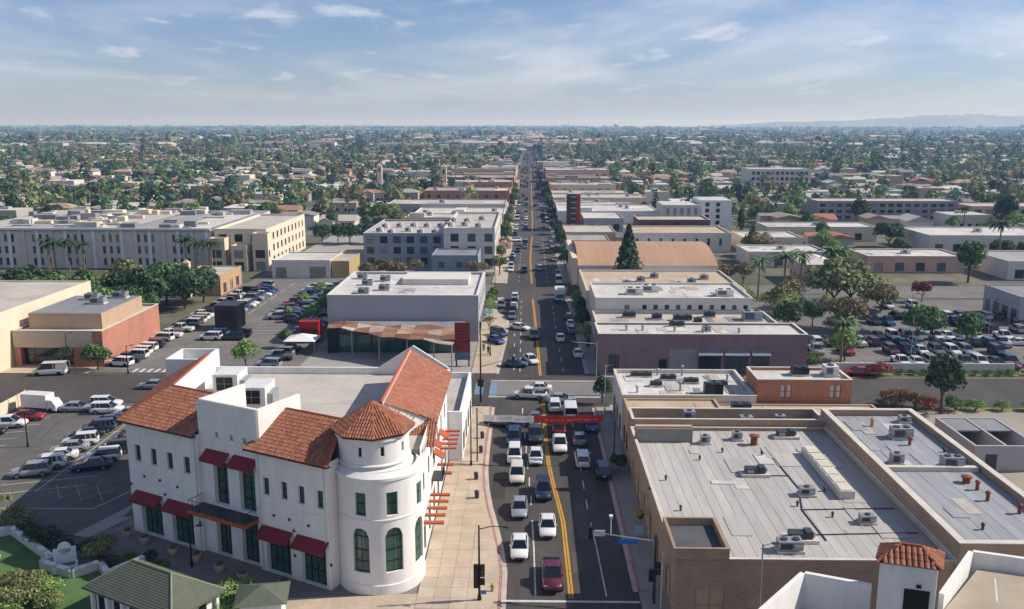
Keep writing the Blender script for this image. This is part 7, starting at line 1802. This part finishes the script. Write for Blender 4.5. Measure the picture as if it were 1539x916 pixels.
# tall pole-like trees on the right horizon
f4 = [(rt_.uniform(430, 760), rt_.uniform(900, 1250)) for _ in range(46)]
far_trees('distant_cypresses', f4, [rt_.uniform(17, 27) for _ in f4], [rt_.uniform(1.5, 2.6) for _ in f4], 40, .45, 'distant stand of very tall slim dark trees on the right', 10, ('bluegreen', 'dark'))
# ------------------------------------------------------------------ roofs further out
D2 = MB()
fr = random.Random(51)
cw_ = [lin(c) for c in ('#cfcac0', '#c4b9a8', '#a8a29a', '#bcb6ae', '#b59a86', '#d8d5cf')]; cr_ = [lin(c) for c in ('#b5aea4', '#8a817a', '#9d7a66', '#c4c0b8', '#9c9a96', '#96705f', '#7d7672')]
def blk(x, y, w, d, h, c, r):
    D2.add([(x - w, y - d, 0), (x + w, y - d, 0), (x + w, y - d, h), (x - w, y - d, h), (x - w, y + d, 0), (x + w, y + d, 0), (x + w, y + d, h), (x - w, y + d, h)], [(0, 1, 2, 3), (1, 5, 6, 2), (4, 0, 3, 7)], 0, c)
    D2.add([(x - w * 1.04, y - d * 1.04, h), (x + w * 1.04, y - d * 1.04, h), (x + w * 1.04, y + d * 1.04, h), (x - w * 1.04, y + d * 1.04, h), (x - w * .7, y, h * 1.28), (x + w * .7, y, h * 1.28)], [(0, 1, 5, 4), (1, 2, 5), (2, 3, 4, 5), (3, 0, 4)], 0, r)
for i in range(10000):
    yy = math.sqrt(fr.uniform(1500 ** 2, 5600 ** 2)); xx = fr.uniform(-1, 1) * (.62 * yy + 60)
    if -14 < xx < 16: continue
    big = fr.random() < .12 or abs(xx) < 70
    blk(xx, yy, fr.uniform(10, 30) if big else fr.uniform(5, 9), fr.uniform(8, 14) if big else fr.uniform(4, 7), fr.uniform(6, 11) if big else fr.uniform(3.5, 6), fr.choice(cw_), fr.choice(cr_))
for i in range(900):
    yy = fr.uniform(5600, 12000); blk(fr.uniform(-1, 1) * (.62 * yy), yy, fr.uniform(20, 60), fr.uniform(15, 40), fr.uniform(8, 14), fr.choice(cw_), fr.choice(cr_))
tag(D2.build('distant_rooftops', M_FAR), 'pale specks of far rooftops between treetops', 'rooftops', kind='stuff')
# traffic and parked cars beyond counting on the last stretch of road
D3 = MB()
for i in range(150):
    yy = fr.uniform(490, 1500); xx = fr.choice([-5.6, -3.4, -1.2, 3.4, 6.4, 8.8]); c = lin(fr.choice(['#d8d8d6', '#8e9296', '#24262a', '#2b3c58', '#d8d8d6', '#7c2a2c']))
    D3.box(xx - .9, xx + .9, yy - 2.2, yy + 2.2, .25, .95, 0, c); D3.box(xx - .75, xx + .75, yy - 1.4, yy + .9, .953, 1.45, 0, (.03, .035, .04))
tag(D3.build('distant_traffic', M_FAR), 'stream of tiny cars far down the main road', 'cars', kind='stuff')
# ------------------------------------------------------------------ hills
hm = MB(); nx, ny = 90, 14
def hz(i, j):
    x = 975 + i * 79; t = j / (ny - 1); prof = math.exp(-((x - 4690) / 1160) ** 2) * 138 + math.exp(-((x - 2850) / 980) ** 2) * 62 + math.exp(-((x - 6500) / 1120) ** 2) * 104
    return prof * math.sin(math.pi * min(1, t * 1.0)) * (1 + .10 * math.sin(i * .9 + j) + .07 * math.sin(i * 2.3 + j * 1.7)) - 3
vv = [(975 + i * 79, 9450 + j * 112 + 120 * math.sin(i * .4), hz(i, j)) for j in range(ny) for i in range(nx)]
hm.add(vv, [(j * nx + i, j * nx + i + 1, (j + 1) * nx + i + 1, (j + 1) * nx + i) for j in range(ny - 1) for i in range(nx - 1)])
struct('hills', hm, mat('dry_hill_scrub', '#7a7560', .95, .2, .002, fine=.15, fscale=.01), True)
# ------------------------------------------------------------------ haze
hb = MB(); hb.box(-39000, 39000, -3200, 38800, -1.2, 190)
hzm = bpy.data.materials.new('haze_air'); hzm.use_nodes = True; nt = hzm.node_tree; nt.nodes.clear()
o_ = nt.nodes.new('ShaderNodeOutputMaterial'); v_ = nt.nodes.new('ShaderNodeVolumePrincipled')
v_.inputs['Color'].default_value = (0.34, 0.60, 1.0, 1); v_.inputs['Density'].default_value = HAZE; v_.inputs['Anisotropy'].default_value = 0.2; v_.inputs['Absorption Color'].default_value = (1, 1, 1, 1)
nt.links.new(v_.outputs[0], o_.inputs['Volume'])
tag(hb.build('haze', hzm), 'thin blue haze over the whole town', 'haze', kind='stuff')
